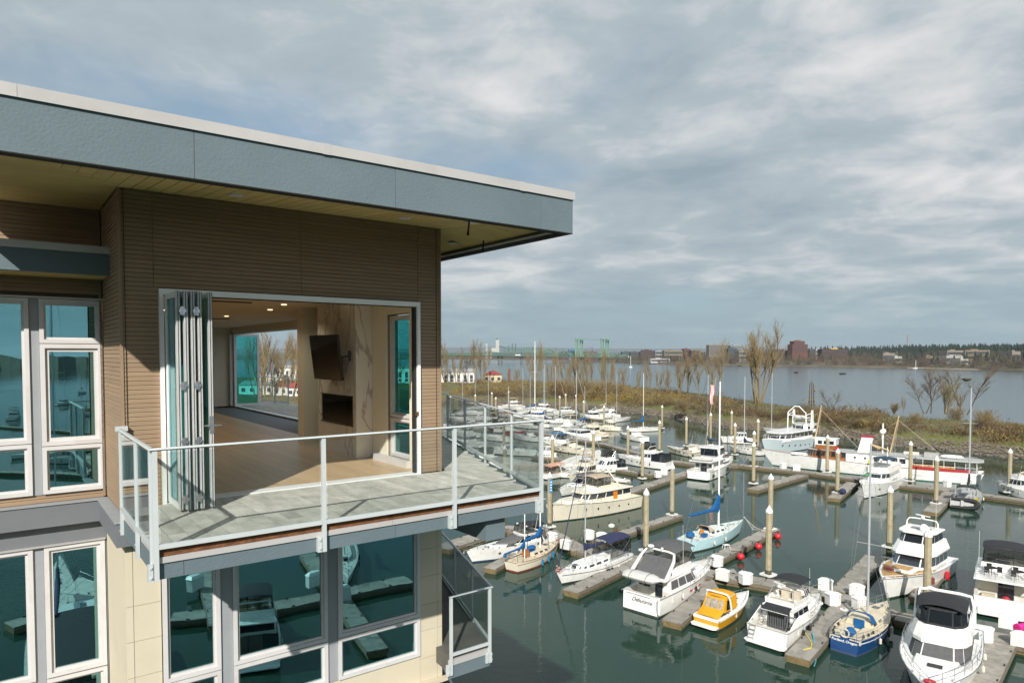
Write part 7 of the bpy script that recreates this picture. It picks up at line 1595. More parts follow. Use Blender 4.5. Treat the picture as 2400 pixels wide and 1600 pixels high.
def bare_tree_mesh(seed, hgt=10.0, spread=.3, stems=1, twig=900, up=.8, low=.18):
    rnd = random.Random(seed); T = MB(); C = MB(); tips = []
    def grow(p, d, L, r, lev):
        n = 3; pts = [p]; q = p; dd = d
        for i in range(n):
            dd = (dd + Vector((rnd.uniform(-.16, .16), rnd.uniform(-.16, .16), .07 * up))).normalized(); q = q + dd * L / n; pts.append(q)
        if lev == 0: tips.extend([(pts[j].lerp(pts[j + 1], q_), dd, L * .3) for j in (0, 1, 2) for q_ in (.3, .6, .9) if j + q_ > low * 3] * 5)
        if lev == 1: tips.extend([(q_, dd, L * .3) for q_ in pts[1:]] * 2)
        T.tube(pts, r, 4 if lev else 5, cap=False, r2=r * .5)
        if lev >= 3: tips.append((pts[1], dd, L)); tips.append((pts[-1], dd, L)); return
        k = (8, 6, 4)[lev]
        for i in range(k):
            f = low + (1 - low) * (i + rnd.random()) / k; j = min(n - 1, int(f * n)); b = pts[j].lerp(pts[j + 1], f * n - j); a = rnd.uniform(0, 6.283); sp = spread * rnd.uniform(.8, 1.9)
            nd = (dd * 1.0 + Vector((math.cos(a), math.sin(a), 0)) * sp * 2.2 + Vector((0, 0, up * .5))).normalized(); grow(b, nd, L * (.52 - .18 * f + rnd.uniform(-.05, .08)), r * .5, lev + 1)
        if lev < 3: tips.append((pts[-1], dd, L * .4))
    for s in range(stems):
        a = 6.283 * s / max(1, stems) + rnd.random(); o = Vector((math.cos(a), math.sin(a), 0)); d = (Vector((0, 0, 1)) + o * (0 if stems == 1 else rnd.uniform(.08, .3))).normalized(); grow(o * (0 if stems == 1 else .35), d, hgt * rnd.uniform(.72, .88), hgt * .013, 0)
    for i in range(twig):
        p, d, L = tips[rnd.randrange(len(tips))]; dr = (d * .5 + Vector((rnd.uniform(-.8, .8), rnd.uniform(-.8, .8), rnd.uniform(-.1, .9)))).normalized(); l_ = hgt * rnd.uniform(.04, .12); w = dr.cross(Vector((rnd.uniform(-1, 1), rnd.uniform(-1, 1), rnd.uniform(-1, 1)))).normalized() * hgt * .0009; q = p + Vector((rnd.uniform(-1, 1), rnd.uniform(-1, 1), rnd.uniform(-1, 1))) * hgt * .035
        C.add([q - w, q + w, q + dr * l_], [(0, 1, 2)])
    return T, C
def trees(pts):
    bark = mat('pale_bark', (.20, .15, .075), .9, var=.2, vs=1.5); barkd = mat('dark_bark', (.10, .075, .05), .9, var=.2); twy = mat('ochre_twigs', (.22, .16, .06), .9, var=.25, vs=.4); twb = mat('brown_twigs', (.17, .125, .075), .9, var=.25, vs=.4); twg = mat('budding_green_twigs', (.24, .25, .05), .9, var=.25, vs=.4)
    kinds = {}
    for nme, args, tb, tt in (('poplar', (1, 10, .17, 1, 1000, 1.0, .12), bark, twy), ('poplar2', (2, 10, .2, 2, 1100, 1.0, .15), bark, twy), ('vase', (3, 10, .20, 6, 2000, .9, .35), bark, twy), ('broad', (4, 10, .34, 1, 1500, .5, .25), barkd, twb), ('broad2', (5, 10, .4, 2, 1500, .5, .3), barkd, twb), ('green', (6, 10, .27, 4, 1500, 1.0, .1), bark, twg), ('thin', (7, 10, .12, 2, 700, 1.0, .12), bark, twy), ('thin2', (8, 10, .14, 3, 800, 1, .1), bark, twb), ('bush', (9, 10, .4, 9, 2600, .7, .05), bark, twy), ('thin3', (13, 10, .13, 2, 700, 1.0, .12), bark, twy)):
        T, C = bare_tree_mesh(*args); kinds[nme] = (T.mesh('trunk', tb), C.mesh('crown', tt))
    # px x, base y, top y, kind, label
    TL = [(1776, 948, 786, 'vase', 'tallest bare cottonwood on the spit, many upright stems'), (1682, 934, 800, 'poplar2', 'tall bare poplar left of the tallest tree, reaching past the beige block'), (1640, 930, 824, 'poplar', 'ochre bare poplar, left of the tall pair on the spit'), (1592, 925, 842, 'thin2', 'slim bare tree left of the poplar pair'), (1612, 926, 838, 'thin', 'slim bare ochre tree touching the poplar pair'),
          (1565, 922, 862, 'thin2', 'faint sapling in the middle of the spit'), (1545, 920, 868, 'thin3', 'small sapling left of the middle sapling'), (1522, 916, 850, 'thin', 'faint narrow sapling over the river'), (1496, 914, 865, 'thin3', 'short sapling right of the navy jib sloop'), (1462, 912, 858, 'thin2', 'sapling behind the distant white sailing boat'), (1440, 908, 850, 'thin', 'sapling by the thick willow clump'),
          (2182, 966, 863, 'broad', 'tall crooked bare tree on the right mound'), (2168, 967, 890, 'broad2', 'lower bare tree touching the crooked one'), (2217, 968, 896, 'green', 'budding greenish tree on the right mound'), (2262, 970, 866, 'broad2', 'bare tree with a dark nest on the right mound'), (2246, 969, 918, 'thin2', 'broken leaning tree beside the nest tree'), (1948, 962, 918, 'broad2', 'small bushy bare tree on the grass'), (2118, 966, 930, 'thin3', 'bare shrub with one leaning stem on the right mound'),
          (1046, 900, 805, 'thin', 'bare tree at the wall edge'), (1070, 902, 822, 'thin3', 'bare tree second from the wall edge'), (1087, 903, 832, 'broad', 'dark branching bare tree before the white shed'), (1118, 902, 800, 'poplar', 'dense golden poplar by the bridge'), (1131, 900, 806, 'poplar2', 'golden poplar right beside the dense one'), (1262, 895, 808, 'thin', 'slender golden tree by the tallest mast'), (1250, 897, 822, 'thin2', 'golden tree left of the slender one'),
          (1308, 908, 828, 'thin', 'golden willow stem under the bridge tower'), (1324, 910, 836, 'thin3', 'second golden willow stem'), (1344, 912, 830, 'poplar2', 'golden willow below the left bridge tower'), (1364, 914, 834, 'thin2', 'golden willow between the towers'), (1385, 914, 828, 'thin', 'golden willow right of centre'), (1407, 916, 822, 'poplar', 'golden willow under the right tower'), (1425, 915, 832, 'thin3', 'golden willow right of the right tower'), (1288, 904, 850, 'thin3', 'short golden willow among masts'), (1210, 900, 862, 'thin2', 'thin willow left of the tallest mast'), (1190, 899, 868, 'thin', 'thin willow above the red trimmed boat'),
          (618, 930, 785, 'thin2', 'bare tree seen through the far open door, left'), (640, 928, 782, 'poplar2', 'bare golden tree through the far door, centre'), (662, 930, 786, 'poplar', 'bare tree through the far door, right of centre'), (684, 930, 800, 'thin', 'thin bare tree through the far door, rightmost'), (605, 932, 800, 'thin3', 'thin bare tree at the edge of the open door leaf'), (895, 905, 838, 'broad', 'bare tree seen in the fireside window'), (925, 906, 850, 'broad2', 'second bare tree in the fireside window')]
    for i, (x, yb, yt, kd, lab) in enumerate(TL):
        p = Z(x, yb, 3.2); top = zat((p.x, p.y), yt); hgt = max(2, top - 3.0); t = empty('bare_tree', Vector((p.x, p.y, 2.9)), i * 1.7, lab, 'tree', 'bare trees on the spit'); s = hgt / (9.3 if 'broad' in kd or kd == 'green' else 10.6); t.scale = (s, s, s)
        for me, n in zip(kinds[kd], ('trunk', 'crown')): o = bpy.data.objects.new(n, me); col.objects.link(o); o.parent = t
    bush_spots = [(1310, 935, 30), (1335, 938, 26), (1365, 940, 34), (1395, 942, 28), (1425, 938, 30), (1450, 936, 24), (1290, 930, 22), (1500, 945, 20), (1600, 968, 22), (2300, 1012, 34), (2322, 1018, 30), (2240, 990, 24), (2050, 995, 20), (2150, 1000, 22), (2380, 1015, 18), (2095, 968, 16)]
    for i, (x, yb, hp) in enumerate(bush_spots):
        p = Z(x, yb, 2.5); hgt = hp / FPX * p.y * 1.3; t = empty('willow_bush', Vector((p.x, p.y, 2.2)), i * 2.1, ('ochre willow bush on the spit, ' + ['below the left tower', 'right of the trio of pilings', 'behind the grey mast', 'left of the right tower', 'behind the fishing boat', 'beside the thick golden clump', 'above the corner post', 'left of the blue sail cover', 'above the lone piling', 'large, on the right bank', 'large, right of the big one', 'right of the budding tree', 'low on the grass slope', 'below the crooked tree', 'at the right edge', 'left of the leaning stem'][i]), 'bush', 'willow bushes'); s = hgt / 8; t.scale = (s * 1.3, s * 1.3, s)
        for me, n in zip(kinds['bush'], ('stems', 'twigs')): o = bpy.data.objects.new(n, me); col.objects.link(o); o.parent = t
    # nest, old dolphin on the river side
    p = Z(2264, 970, 3.2); zt = zat((p.x, p.y), 890); t = empty('nest', Vector((p.x, p.y, zt)), 0, 'dark bird nest high in the bare tree on the right mound', 'nest'); M = MB(); M.lathe([(.3, -.5), (1.3, 0), (1.5, .5), (.8, .6)], (0, 0, 0), 10); M.build('twig_bowl', barkd, t); M = MB(); M.lathe([(.7, .55), (.6, .62)], (0, 0, 0), 8); M.build('lining', twb, t)
    p = Z(1902, 948, .5); t = empty('old_piling', Vector((p.x, p.y, 0)), 0, 'old dark timber dolphin with a broken platform by the river', 'piling'); zt = zat((p.x, p.y), 892)
    for a, b in ((0, 0), (.9, .4), (-.6, .6)): M = MB(); M.tube([(a * 1.5, b, -1), (a, b, zt * (1 - .12 * abs(a)))], .35, 6, r2=.22); M.build('timber_post', barkd, t)
    M = MB(); M.box((-4, -.8, 2.6), (3, .8, 2.9)); M.box((1.2, -.6, zt * .55), (1.9, .6, zt * .62)); M.build('platform', bark, t)
    # red barge posts and shed seen at left
    p = Z(1194, 902, 1); t = empty('channel_marker', Vector((p.x, p.y, 0)), 0, 'rust red pile standing by the river shore', 'marker'); M = MB(); M.tube([(0, 0, 0), (0, 0, zat((p.x, p.y), 864))], .7, 6); M.build('post', mat('rust_red_steel', (.22, .06, .04), .8), t); M = MB(); M.box((-5, -1, .6), (3, 1, 1.4)); M.build('float', greydeck, t)
def houses():
    wp = mat('white_cladding', (.62, .62, .60), .7, var=.06, vs=.1); cr = mat('cream_cladding', (.52, .46, .32), .8, var=.06, vs=.1); rr = mat('red_roof', (.26, .055, .045), .7, var=.2); gr = mat('grey_roof', (.30, .30, .30), .7, var=.1); wn = mat('dark_house_window', (.05, .06, .07), .3)
    #  px x0, x1, base y, eave y, ridge y, dist factor z
    HS = [(1022, 1112, 898, 872, 864, wp, gr, 'long white boat shed with curved grey roof behind the bare trees'), (1132, 1176, 897, 878, 868, cr, rr, 'cream river clubhouse with a small red roof'), (560, 640, 925, 902, 893, wp, gr, 'white row of floating homes seen through the far door, left'), (640, 672, 928, 905, 892, wp, rr, 'red roofed floating home seen through the far door'), (672, 708, 930, 908, 895, wp, rr, 'larger red roofed floating home, right side of the far door view'), (596, 660, 900, 884, 878, cr, gr, 'pale house behind the floating homes'), (655, 716, 890, 862, 856, wp, gr, 'grey white apartment row on the rise in the far door view'), (900, 990, 900, 862, 858, wp, gr, 'long pale warehouse filling the fireside window')]
    for x0, x1, yb, ye, yr, mw, mr, lab in HS:
        a = Z(x0, yb, 3.2); b = Z(x1, yb, 3.2); w = (b - a).length; z0 = 3.0; ze = zat((a.x, a.y), ye); zr = zat((a.x, a.y), yr); dep = 16; rz = math.atan2(b.y - a.y, b.x - a.x); t = empty('shore_house', Vector((a.x, a.y, z0)), rz, lab, 'house'); h1 = ze - z0; h2 = zr - z0
        M = MB(); M.box((0, 0, 0), (w, dep, h1)); M.build('wall', mw, t)
        M = MB(); k = max(1, int(w / 18)); 
        for i in range(k):
            xa, xb = w * i / k - .3, w * (i + 1) / k - (.0 if i < k - 1 else -.3)
            if mr is rr: M.loft([[(xa, -.6, h1), ((xa + xb) / 2, -.6, h2), (xb, -.6, h1)], [(xa, dep, h1), ((xa + xb) / 2, dep, h2), (xb, dep, h1)]])
            else: M.loft([[(xa, -.6, h1), (xa, dep / 2, h2), (xa, dep, h1)], [(xb, -.6, h1), (xb, dep / 2, h2), (xb, dep, h1)]])
        M.build('roof', mr, t)
        n = max(2, int(w / 4))
        rowsn = 2 if h1 > 8 else 1
        for rw in range(rowsn):
            for i in range(n): M = MB(); xx = w * (i + .3) / n; M.box((xx, -.12, h1 * (.35 + .45 * rw) / rowsn * 1.0), (xx + w / n * .45, -.02, h1 * (.7 + .9 * rw) / rowsn * (1 if rw == 0 else .95))); M.build('window', wn, t)
# ---- far bank
FB = [(300, 843), (800, 843), (1100, 842), (1300, 843.5), (1420, 848), (1500, 852), (1650, 855.5), (1800, 858), (1950, 860), (2150, 863), (2300, 867), (2420, 871), (2650, 880), (3000, 893)]
def shore_at(x):
    for (x0, y0), (x1, y1) in zip(FB, FB[1:]):
        if x0 <= x <= x1: return y0 + (y1 - y0) * (x - x0) / (x1 - x0)
    return FB[-1][1]
def bank_h(x, d):
    """height of the far bank d metres inland on bearing x"""
    m = max(0, min(1, (x - 1450) / 500)); return 3.0 + min(1, d / 30) * 2.0 + min(d, 1400) * (.004 + .0215 * m)
def bearing(x, dist): r = ray(x, 832); return Vector((r.x / r.y * dist, dist, 0))
def far_ground():
    rows = []
    for i in range(140):
        x = 300 + (3000 - 300) * i / 139; p0 = Z(x, shore_at(x), 0); d0 = p0.y; r = []
        for d in (-10, 0, 4, 30, 90, 200, 400, 700, 1100, 1500, 2600):
            q = bearing(x, d0 + d); n = fbm(q.x * .004, q.y * .004) * min(6, d * .02) if d > 0 else 0; q.z = (-2 if d < 0 else (.4 if d == 0 else bank_h(x, d) + n)) if d < 2000 else bank_h(x, 1500) - 30; r.append(q)
        rows.append(r)
    M = MB(); M.loft(rows, closed=False, cap=False); o = M.build('far_bank_ground', mat('far_bank_scrubland', (.095, .08, .055), .95, var=.35, vs=.02), None, smooth=True); tag(o, kind='structure')
    M = MB()
    for i in range(60):
        x0 = 2130 + i * 7; x1 = x0 + 7; a = Z(x0, shore_at(x0) - .3, .45); b = Z(x1, shore_at(x1) - .3, .45); w = Vector((0, 9, .9)); k = Vector((0, 0, .05)); M.add([a + k, b + k, b + w + k, a + w + k], [(0, 1, 2, 3)])
    o = M.build('sand_beach', mat('pale_sand', (.36, .30, .22), .95), None); tag(o, kind='structure')
    # distant ridges
    for (dist, base, amp, seed, nme, c) in ((9000, 20, 60, 1, 'near_hills', (.035, .05, .04)), (22000, 150, 140, 5, 'distant_hills', (.04, .055, .05))):
        M = MB(); rows = []
        for i in range(120):
            x = -1500 + 6500 * i / 119; q = bearing(x, dist); f = max(0, 1 - max(0, (x - 1700) / 1500)); hgt = base + amp * (fbm(i * .09 + seed, seed, 5) * .5 + .6) * (.6 + .4 * f)
            rows.append([Vector((q.x, q.y, -30)), Vector((q.x, q.y + dist * .01, hgt * .7)), Vector((q.x, q.y + dist * .02, hgt)), Vector((q.x, q.y + dist * .05, -30))])
        M.loft(rows, closed=False, cap=False); o = M.build(nme, mat(nme + '_forest', c, .95, var=.3, vs=.001), None, smooth=True); tag(o, kind='structure')
def far_wood():
    rnd = random.Random(21); MC = MB(); MD = MB()
    def conifer(q, h_, r_):
        n = 5
        for k in range(3):
            z0 = q.z + h_ * (.12 + .27 * k); z1 = q.z + h_ * (.5 + .25 * k) if k < 2 else q.z + h_; rr = r_ * (1 - .27 * k); a0 = rnd.random() * 6
            vs = [Vector((q.x + rr * rnd.uniform(.6, 1.2) * math.cos(a0 + 6.283 * j / n), q.y + rr * math.sin(a0 + 6.283 * j / n), z0 + rnd.uniform(-.05, .05) * h_)) for j in range(n)] + [Vector((q.x, q.y, z1))]
            MC.add(vs, [(j, (j + 1) % n, n) for j in range(n)])
    for i in range(3600):
        x = rnd.uniform(1470, 2750); d0 = Z(x, shore_at(x), 0).y; m = max(0, min(1, (x - 1850) / 350))
        d = rnd.uniform(500, 1500) if rnd.random() < .86 else rnd.uniform(60, 600)
        if rnd.random() > .22 + .78 * m: continue
        if fbm(x * .012, d * .004 + 3) < -.28: continue
        q = bearing(x, d0 + d); q.z = bank_h(x, d) - 1; h_ = rnd.uniform(12, 25) * (1.0 + .25 * m) * (.8 if d < 500 else 1); conifer(q, h_, h_ * rnd.uniform(.17, .3))
    for x, d, h_ in ((1468, 300, 14), (1550, 260, 18), (1577, 420, 22), (1600, 420, 24), (1616, 430, 30), (1628, 430, 24), (1640, 430, 20), (1578, 120, 16), (1586, 118, 17), (1571, 120, 15), (2060, 120, 24), (2063, 122, 20), (2160, 90, 16)):
        for k in range(3): q = bearing(x + rnd.uniform(-3, 3), Z(x, shore_at(x), 0).y + d); q.z = bank_h(x, d); conifer(q, h_ * rnd.uniform(.8, 1.1), h_ * .25)
    o = MC.build('conifer_wood', mat('dark_conifer', (.012, .024, .016), .95, var=.4, vs=.03), None); tag(o, 'dark conifer woods along the skyline of the far bank', 'wood', kind='stuff')
    cb = [mat('far_brown_wood', (.06, .048, .036), .95, var=.35, vs=.03), mat('far_ochre_wood', (.10, .085, .04), .95, var=.3, vs=.03), mat('far_red_wood', (.13, .06, .045), .95, var=.3, vs=.03)]; MS = [MB(), MB(), MB()]
    for i in range(3300):
        x = rnd.uniform(1020, 2700); d0 = Z(x, shore_at(x), 0).y; d = 6 + rnd.random() ** 1.9 * (900 if x > 1500 else 500)
        q = bearing(x, d0 + d); q.z = bank_h(x, d); R_ = rnd.uniform(4.5, 10.5) * (.8 if d < 40 else 1.15); hg = R_ * rnd.uniform(.9, 1.5) * (1.35 if 1440 < x < 2000 and d < 260 else 1); c = 1 if rnd.random() < .16 else (2 if rnd.random() < .03 else 0); M = MS[c]
        for j in range(40):
            th = rnd.uniform(0, 6.283); u = rnd.random(); rr = R_ * rnd.random() ** .5 * math.sin(math.pi * min(1, .15 + u * .85)) ** .5; b = Vector((q.x + rr * math.cos(th), q.y + rr * .6 * math.sin(th), q.z + hg * (.05 + u * 1.1))); w = Vector((rnd.uniform(-1, 1), rnd.uniform(-.4, .4), rnd.uniform(-.4, .4))) * .75; k = Vector((rnd.uniform(-1.1, 1.1), 0, rnd.uniform(.9, 2.4))); M.add([b - w, b + w, b + k], [(0, 1, 2)])
    for M, m, n, l in zip(MS, cb, ('bare_wood', 'ochre_wood', 'red_budding_wood'), ('brown bare woods along the far bank', 'ochre bare trees scattered on the far bank', 'red budding thicket on the far bank')): o = M.build(n, m, None); tag(o, l, 'wood', kind='stuff')
def far_buildings():
    brick = mat('red_brick_far', (.13, .05, .04), .85, var=.12, vs=.05); brick2 = mat('dark_brick_far', (.075, .037, .034), .85, var=.12, vs=.05); conc = mat('beige_concrete_far', (.20, .175, .145), .85, var=.06, vs=.05); grey = mat('grey_office_far', (.22, .24, .25), .8, var=.06); dk = mat('dark_office_far', (.05, .065, .075), .5); wht = mat('white_far', (.34, .34, .33), .7); win = mat('far_window_band', (.045, .055, .065), .3); tanf = mat('tan_far', (.18, .145, .10), .85); bl = mat('blue_cladding_far', (.03, .14, .26), .6); yel = mat('yellow_far', (.6, .42, .05), .7)
    #  x0,x1, ytop, inland d, floors, material, label, step
    BL = [(1857, 1893, 799, 260, 9, brick, 'red brick tower block stepping back at the top, far bank', 2), (1816, 1856, 821, 280, 4, brick2, 'low dark red office left of the red tower', 1), (1662, 1706, 808, 300, 6, conc, 'beige round cornered office block behind the tall poplars', 0), (1708, 1748, 809, 330, 6, grey, 'grey stepped office building right of the beige block', 2), (1707, 1728, 815, 300, 5, dk, 'dark glass office beside the grey stepped one', 0), (1732, 1756, 822, 180, 3, conc, 'small pale frame building under the grey office', 0),
          (1501, 1535, 820, 300, 4, brick2, 'dark brick block with roof plant near the bridge end', 1), (1478, 1502, 824, 300, 3, dk, 'long low dark building at the bridge landing', 0), (1458, 1480, 824, 340, 3, dk, 'dark low building left of the brick block', 0), (1536, 1558, 821, 320, 3, grey, 'grey low building right of the brick block', 0), (1557, 1600, 821, 300, 3, tanf, 'tan building with vertical windows', 0), (1603, 1618, 817, 380, 3, brick, 'small orange brick building among conifers', 0), (1620, 1640, 822, 380, 3, brick2, 'red building behind the three conifers', 0),
          (1926, 1986, 818, 300, 3, brick2, 'wide dark red building with yellow roof strip', 0), (1912, 1926, 818, 300, 3, wht, 'small white building left of the wide red one', 0), (2220, 2258, 821, 200, 3, conc, 'pale apartment row on the right slope', 0), (2262, 2320, 820, 240, 3, tanf, 'tan apartment rows on the right slope', 0), (2070, 2098, 827, 160, 2, conc, 'pale house group behind the bare woods', 0), (2097, 2114, 835, 90, 1, wht, 'white roofed house near the water', 0), (2218, 2262, 834, 120, 1, wht, 'long low pale shed near the far shore', 0), (2252, 2270, 841, 60, 1, wht, 'white trailer on the far shore', 0), (2372, 2392, 823, 160, 2, conc, 'pale house at the right end of the far bank', 0), (2170, 2192, 834, 90, 1, tanf, 'small brown house near the beach', 0),
          (1333, 1349, 818, 300, 3, bl, 'blue clad block left of the left bridge tower', 0), (1340, 1350, 822, 280, 3, wht, 'small white block in front of the blue one', 0), (1367, 1380, 825, 200, 3, dk, 'dark block between the bridge towers', 0), (1380, 1400, 824, 200, 3, brick, 'orange brick block between the bridge towers', 0), (1312, 1332, 823, 200, 2, brick2, 'low brown block beyond the bridge', 0), (1525, 1570, 840, 15, 1, wht, 'white low quay building', 0)]
    for x0, x1, yt, d, fl, m, lab, step in BL:
        xm = (x0 + x1) / 2; dist = Z(xm, shore_at(xm), 0).y + d; dist = min(dist, 2600); a = bearing(x0, dist); b = bearing(x1, dist); zb_ = bank_h(xm, d) - 2; top = H + (832 - yt) / FPX * dist * 1.0; w = b.x - a.x; t = empty('far_building', Vector((a.x, a.y, zb_)), 0, lab, 'building'); hh = max(5, top - zb_); dep = 30
        def blk(i0, i1, z0, z1): M = MB(); M.box((i0, 0 if i0 == 0 else 3, z0), (i1, dep, z1)); M.build('wall', m, t)
        if step:
            blk(0, w, 0, hh * .84); blk(w * .14, w * .84, hh * .84, hh)
        else: blk(0, w, 0, hh)
        M = MB(); M.box((w * .3, 6, hh), (w * .6, 16, hh + 2)); M.build('roof_plant', m, t)
        zz0 = hh * (.4 if fl > 3 else .25); n = max(1, fl - 1)
        for k in range(n):
            z0 = zz0 + (hh * .97 - zz0) * k / n; fh = (hh * .97 - zz0) / n; i0 = w * .03 if z0 < hh * .78 or not step else w * .18; i1 = w * .97 if z0 < hh * .78 or not step else w * .8
            yy = -.3 if (z0 < hh * .78 or not step) else 2.7
            M = MB(); M.box((i0, yy, z0 + fh * .25), (i1, yy + .2, z0 + fh * .68)); M.build('window_band', win, t)
        if 'yellow roof' in lab: M = MB(); M.box((w * .35, -.5, hh), (w * .62, 12, hh + 2.2)); M.build('roof_strip', yel, t)
    # mill and silos far behind the bridge
    ml = mat('mill_concrete', (.40, .40, .37), .8); sd = empty('grain_mill', bearing(1160, 3600), 0, 'tall pale grain mill tower with conveyors behind the bridge', 'mill'); px = 3600 / FPX
    def mb(x0, x1, y0, y1, name, m, dd=0): M = MB(); M.box(((x0 - 1160) * px, dd, H + (832 - y1) * px), ((x1 - 1160) * px, dd + 40, H + (832 - y0) * px)); M.build(name, m, sd)
    mb(1162, 1170, 796, 825, 'tower', ml); mb(1163, 1167, 793, 796, 'tower_head', dk); mb(1152, 1162, 815, 826, 'low_block', ml); 
    M = MB(); M.tube([(10 * px, 0, H + 21 * px), (30 * px, 0, H + 16 * px)], 4, 4); M.tube([(40 * px, 0, H + 8 * px), (41 * px, 0, H + 27 * px)], 3, 4); M.tube([(47 * px, 0, H + 8 * px), (49 * px, 0, H + 27 * px)], 3, 4); M.tube([(31 * px, 0, H + 8 * px), (32 * px, 0, H + 23 * px)], 3, 4); M.build('conveyor', dk, sd)
    s2 = empty('silo', bearing(1141, 3500), 0, 'white silo with a wide head left of the mill tower', 'silo'); M = MB(); M.lathe([(7, 0), (7, 55)], (0, 0, 8), 10); M.build('silo_body', wht, s2); M = MB(); M.lathe([(9, 55), (9, 70), (3, 74)], (0, 0, 8), 10); M.build('silo_head', wht, s2)
    s2 = empty('chimney', bearing(1151, 3500), 0, 'thin white chimney between silo and mill', 'chimney'); M = MB(); M.tube([(0, 0, 5), (0, 0, 65)], 2.5, 6, r2=1.8); M.build('stack', wht, s2); M = MB(); M.tube([(0, 0, 63), (0, 0, 66)], 2.6, 6); M.build('collar', dk, s2)
    p = bearing(2126, 2900); t = empty('radio_mast', p, 0, 'thin red and white lattice mast above the far conifers', 'mast'); M = MB()
    for a in (0, 2.09, 4.19): M.tube([(3.0 * math.cos(a), 3.0 * math.sin(a), 20), (.6 * math.cos(a), .6 * math.sin(a), 112)], .5, 3)
    M.build('lattice', mat('mast_red', (.35, .12, .10), .7), t); M = MB(); M.box((-2.5, -1, 100), (2.5, 1, 103)); M.build('aerial', wht, t)
    # crane between the bridge towers
    t = empty('crane', bearing(1388, 2700), 0, 'small construction crane between the bridge towers', 'crane'); M = MB(); M.tube([(0, 0, 10), (0, 0, 52)], 1.2, 4); M.build('crane_mast', dk, t); M = MB(); M.tube([(-13, 0, 53), (5, 0, 51)], 1.0, 4); M.build('jib', dk, t)
def bridge():
    gm = mat('pale_green_steel', (.12, .25, .175), .6, var=.08, vs=.1); dg = mat('dark_bridge_deck', (.05, .065, .06), .8); cp = mat('bridge_pier_concrete', (.10, .105, .10), .9)
    t = empty('truss_bridge', bearing(1357, 2180), 0, 'pale green steel truss bridge with twin lift towers across the river', 'bridge'); o = Vector(t.location); o.z = 0
    def P(x, y=None, dz=0): # point over bearing x
        dist = 1850 + (x - 1040) * (2350 - 1850) / 450; q = bearing(x, dist) - o; q.z = (H + (832 - y) / FPX * dist) if y is not None else 0; return q
    def dk(x): return 831.2 + (x - 1040) * .0155
    M = MB(); 
    for i in range(30):
        a, b = 1030 + i * 16, 1030 + (i + 1) * 16; p, q = P(a, dk(a)), P(b, dk(b)); M.loft([[p + Vector((0, 0, 0)), p + Vector((0, 18, 0)), p + Vector((0, 18, -3)), p + Vector((0, 0, -3))], [q, q + Vector((0, 18, 0)), q + Vector((0, 18, -3)), q + Vector((0, 0, -3))]])
    M.build('bridge_deck', dg, t)
    for x in (1040, 1104, 1172, 1222, 1268, 1300, 1345, 1357, 1366, 1409, 1418, 1427, 1452, 1478):
        b = P(x, dk(x)); M = MB(); w = 7 if x in (1172,) else 4; M.box((b.x - w, b.y, -2), (b.x - w * .3, b.y + 16, b.z - 3)); M.box((b.x + w * .3, b.y, -2), (b.x + w, b.y + 16, b.z - 3)); M.box((b.x - w, b.y, b.z - 8), (b.x + w, b.y + 16, b.z - 3)); M.build('pier', cp, t)
    def truss(x0, x1, yt, n, arch_=.35):
        M = MB(); r = 1.15
        for yy in (0, 17):
            pt = []; pb = []
            for i in range(n + 1):
                f = i / n; x = x0 + (x1 - x0) * f; a = P(x, dk(x)); top = P(x, yt + (dk(x) - yt) * (arch_ * (2 * abs(f - .5)) ** 2)); a.y += yy; top.y += yy; pb.append(a); pt.append(top)
            M.tube(pt, r, 4); M.tube(pb, r * .8, 4)
            for i in range(n + 1): M.tube([pb[i], pt[i]], r * .6, 3)
            for i in range(n): M.tube([pb[i], pt[i + 1]] if i < n / 2 else [pt[i], pb[i + 1]], r * .6, 3)
        M.build('truss_span', gm, t)
    for a in ((1104, 1172, 824, 8), (1176, 1222, 815, 7, .25), (1222, 1268, 814, 7, .2), (1268, 1300, 818, 6, .5), (1300, 1344, 823, 6, .6), (1366, 1409, 827, 7, .5), (1427, 1452, 829, 5, .6), (1452, 1480, 830, 5, .7), (1045, 1104, 827, 8)): truss(*a)
    for c in (1357.5, 1418):
        M = MB(); r = 1.2
        for xo in (-8.5, -3, 3, 8.5):
            a = P(c + xo, dk(c)); b = P(c + xo, 794); M.tube([a, b], r, 4); M.tube([a + Vector((0, 16, 0)), b + Vector((0, 16, 0))], r, 4)
        for xo in (-8.5, 3):
            for k in range(6):
                y0 = 794 + (dk(c) - 794) * k / 6; y1 = 794 + (dk(c) - 794) * (k + 1) / 6
                M.tube([P(c + xo, y0), P(c + xo + 5.5, y1)], r * .6, 3); M.tube([P(c + xo + 5.5, y0), P(c + xo, y1)], r * .6, 3); M.tube([P(c + xo, y0), P(c + xo + 5.5, y0)], r * .6, 3)
        b = P(c - 9, 796); e_ = P(c + 9, 793); M.box((b.x, b.y, b.z), (b.x + (e_.x - b.x) * .42, b.y + 16, e_.z)); M.box((e_.x - (e_.x - b.x) * .42, b.y, b.z), (e_.x, b.y + 16, e_.z)); M.build('lift_tower', gm, t)
    M = MB(); M.tube([P(1366, 795), P(1388, 796.5), P(1409, 795)], .4, 3); M.build('cable', dg, t)
    # white lorries on the deck
    for x, l in ((1208, 'white lorry crossing the tall truss span'), (1470, 'white lorry crossing the right end of the bridge')): p = P(x, dk(x)) + o; v = empty('lorry', p, 0, l, 'lorry'); M = MB(); M.box((0, -1, .9), (12, 2, 4.2)); M.build('trailer', white, v); M = MB(); M.box((12.4, -1, .6), (15, 2, 3.4)); M.build('cab', white, v)
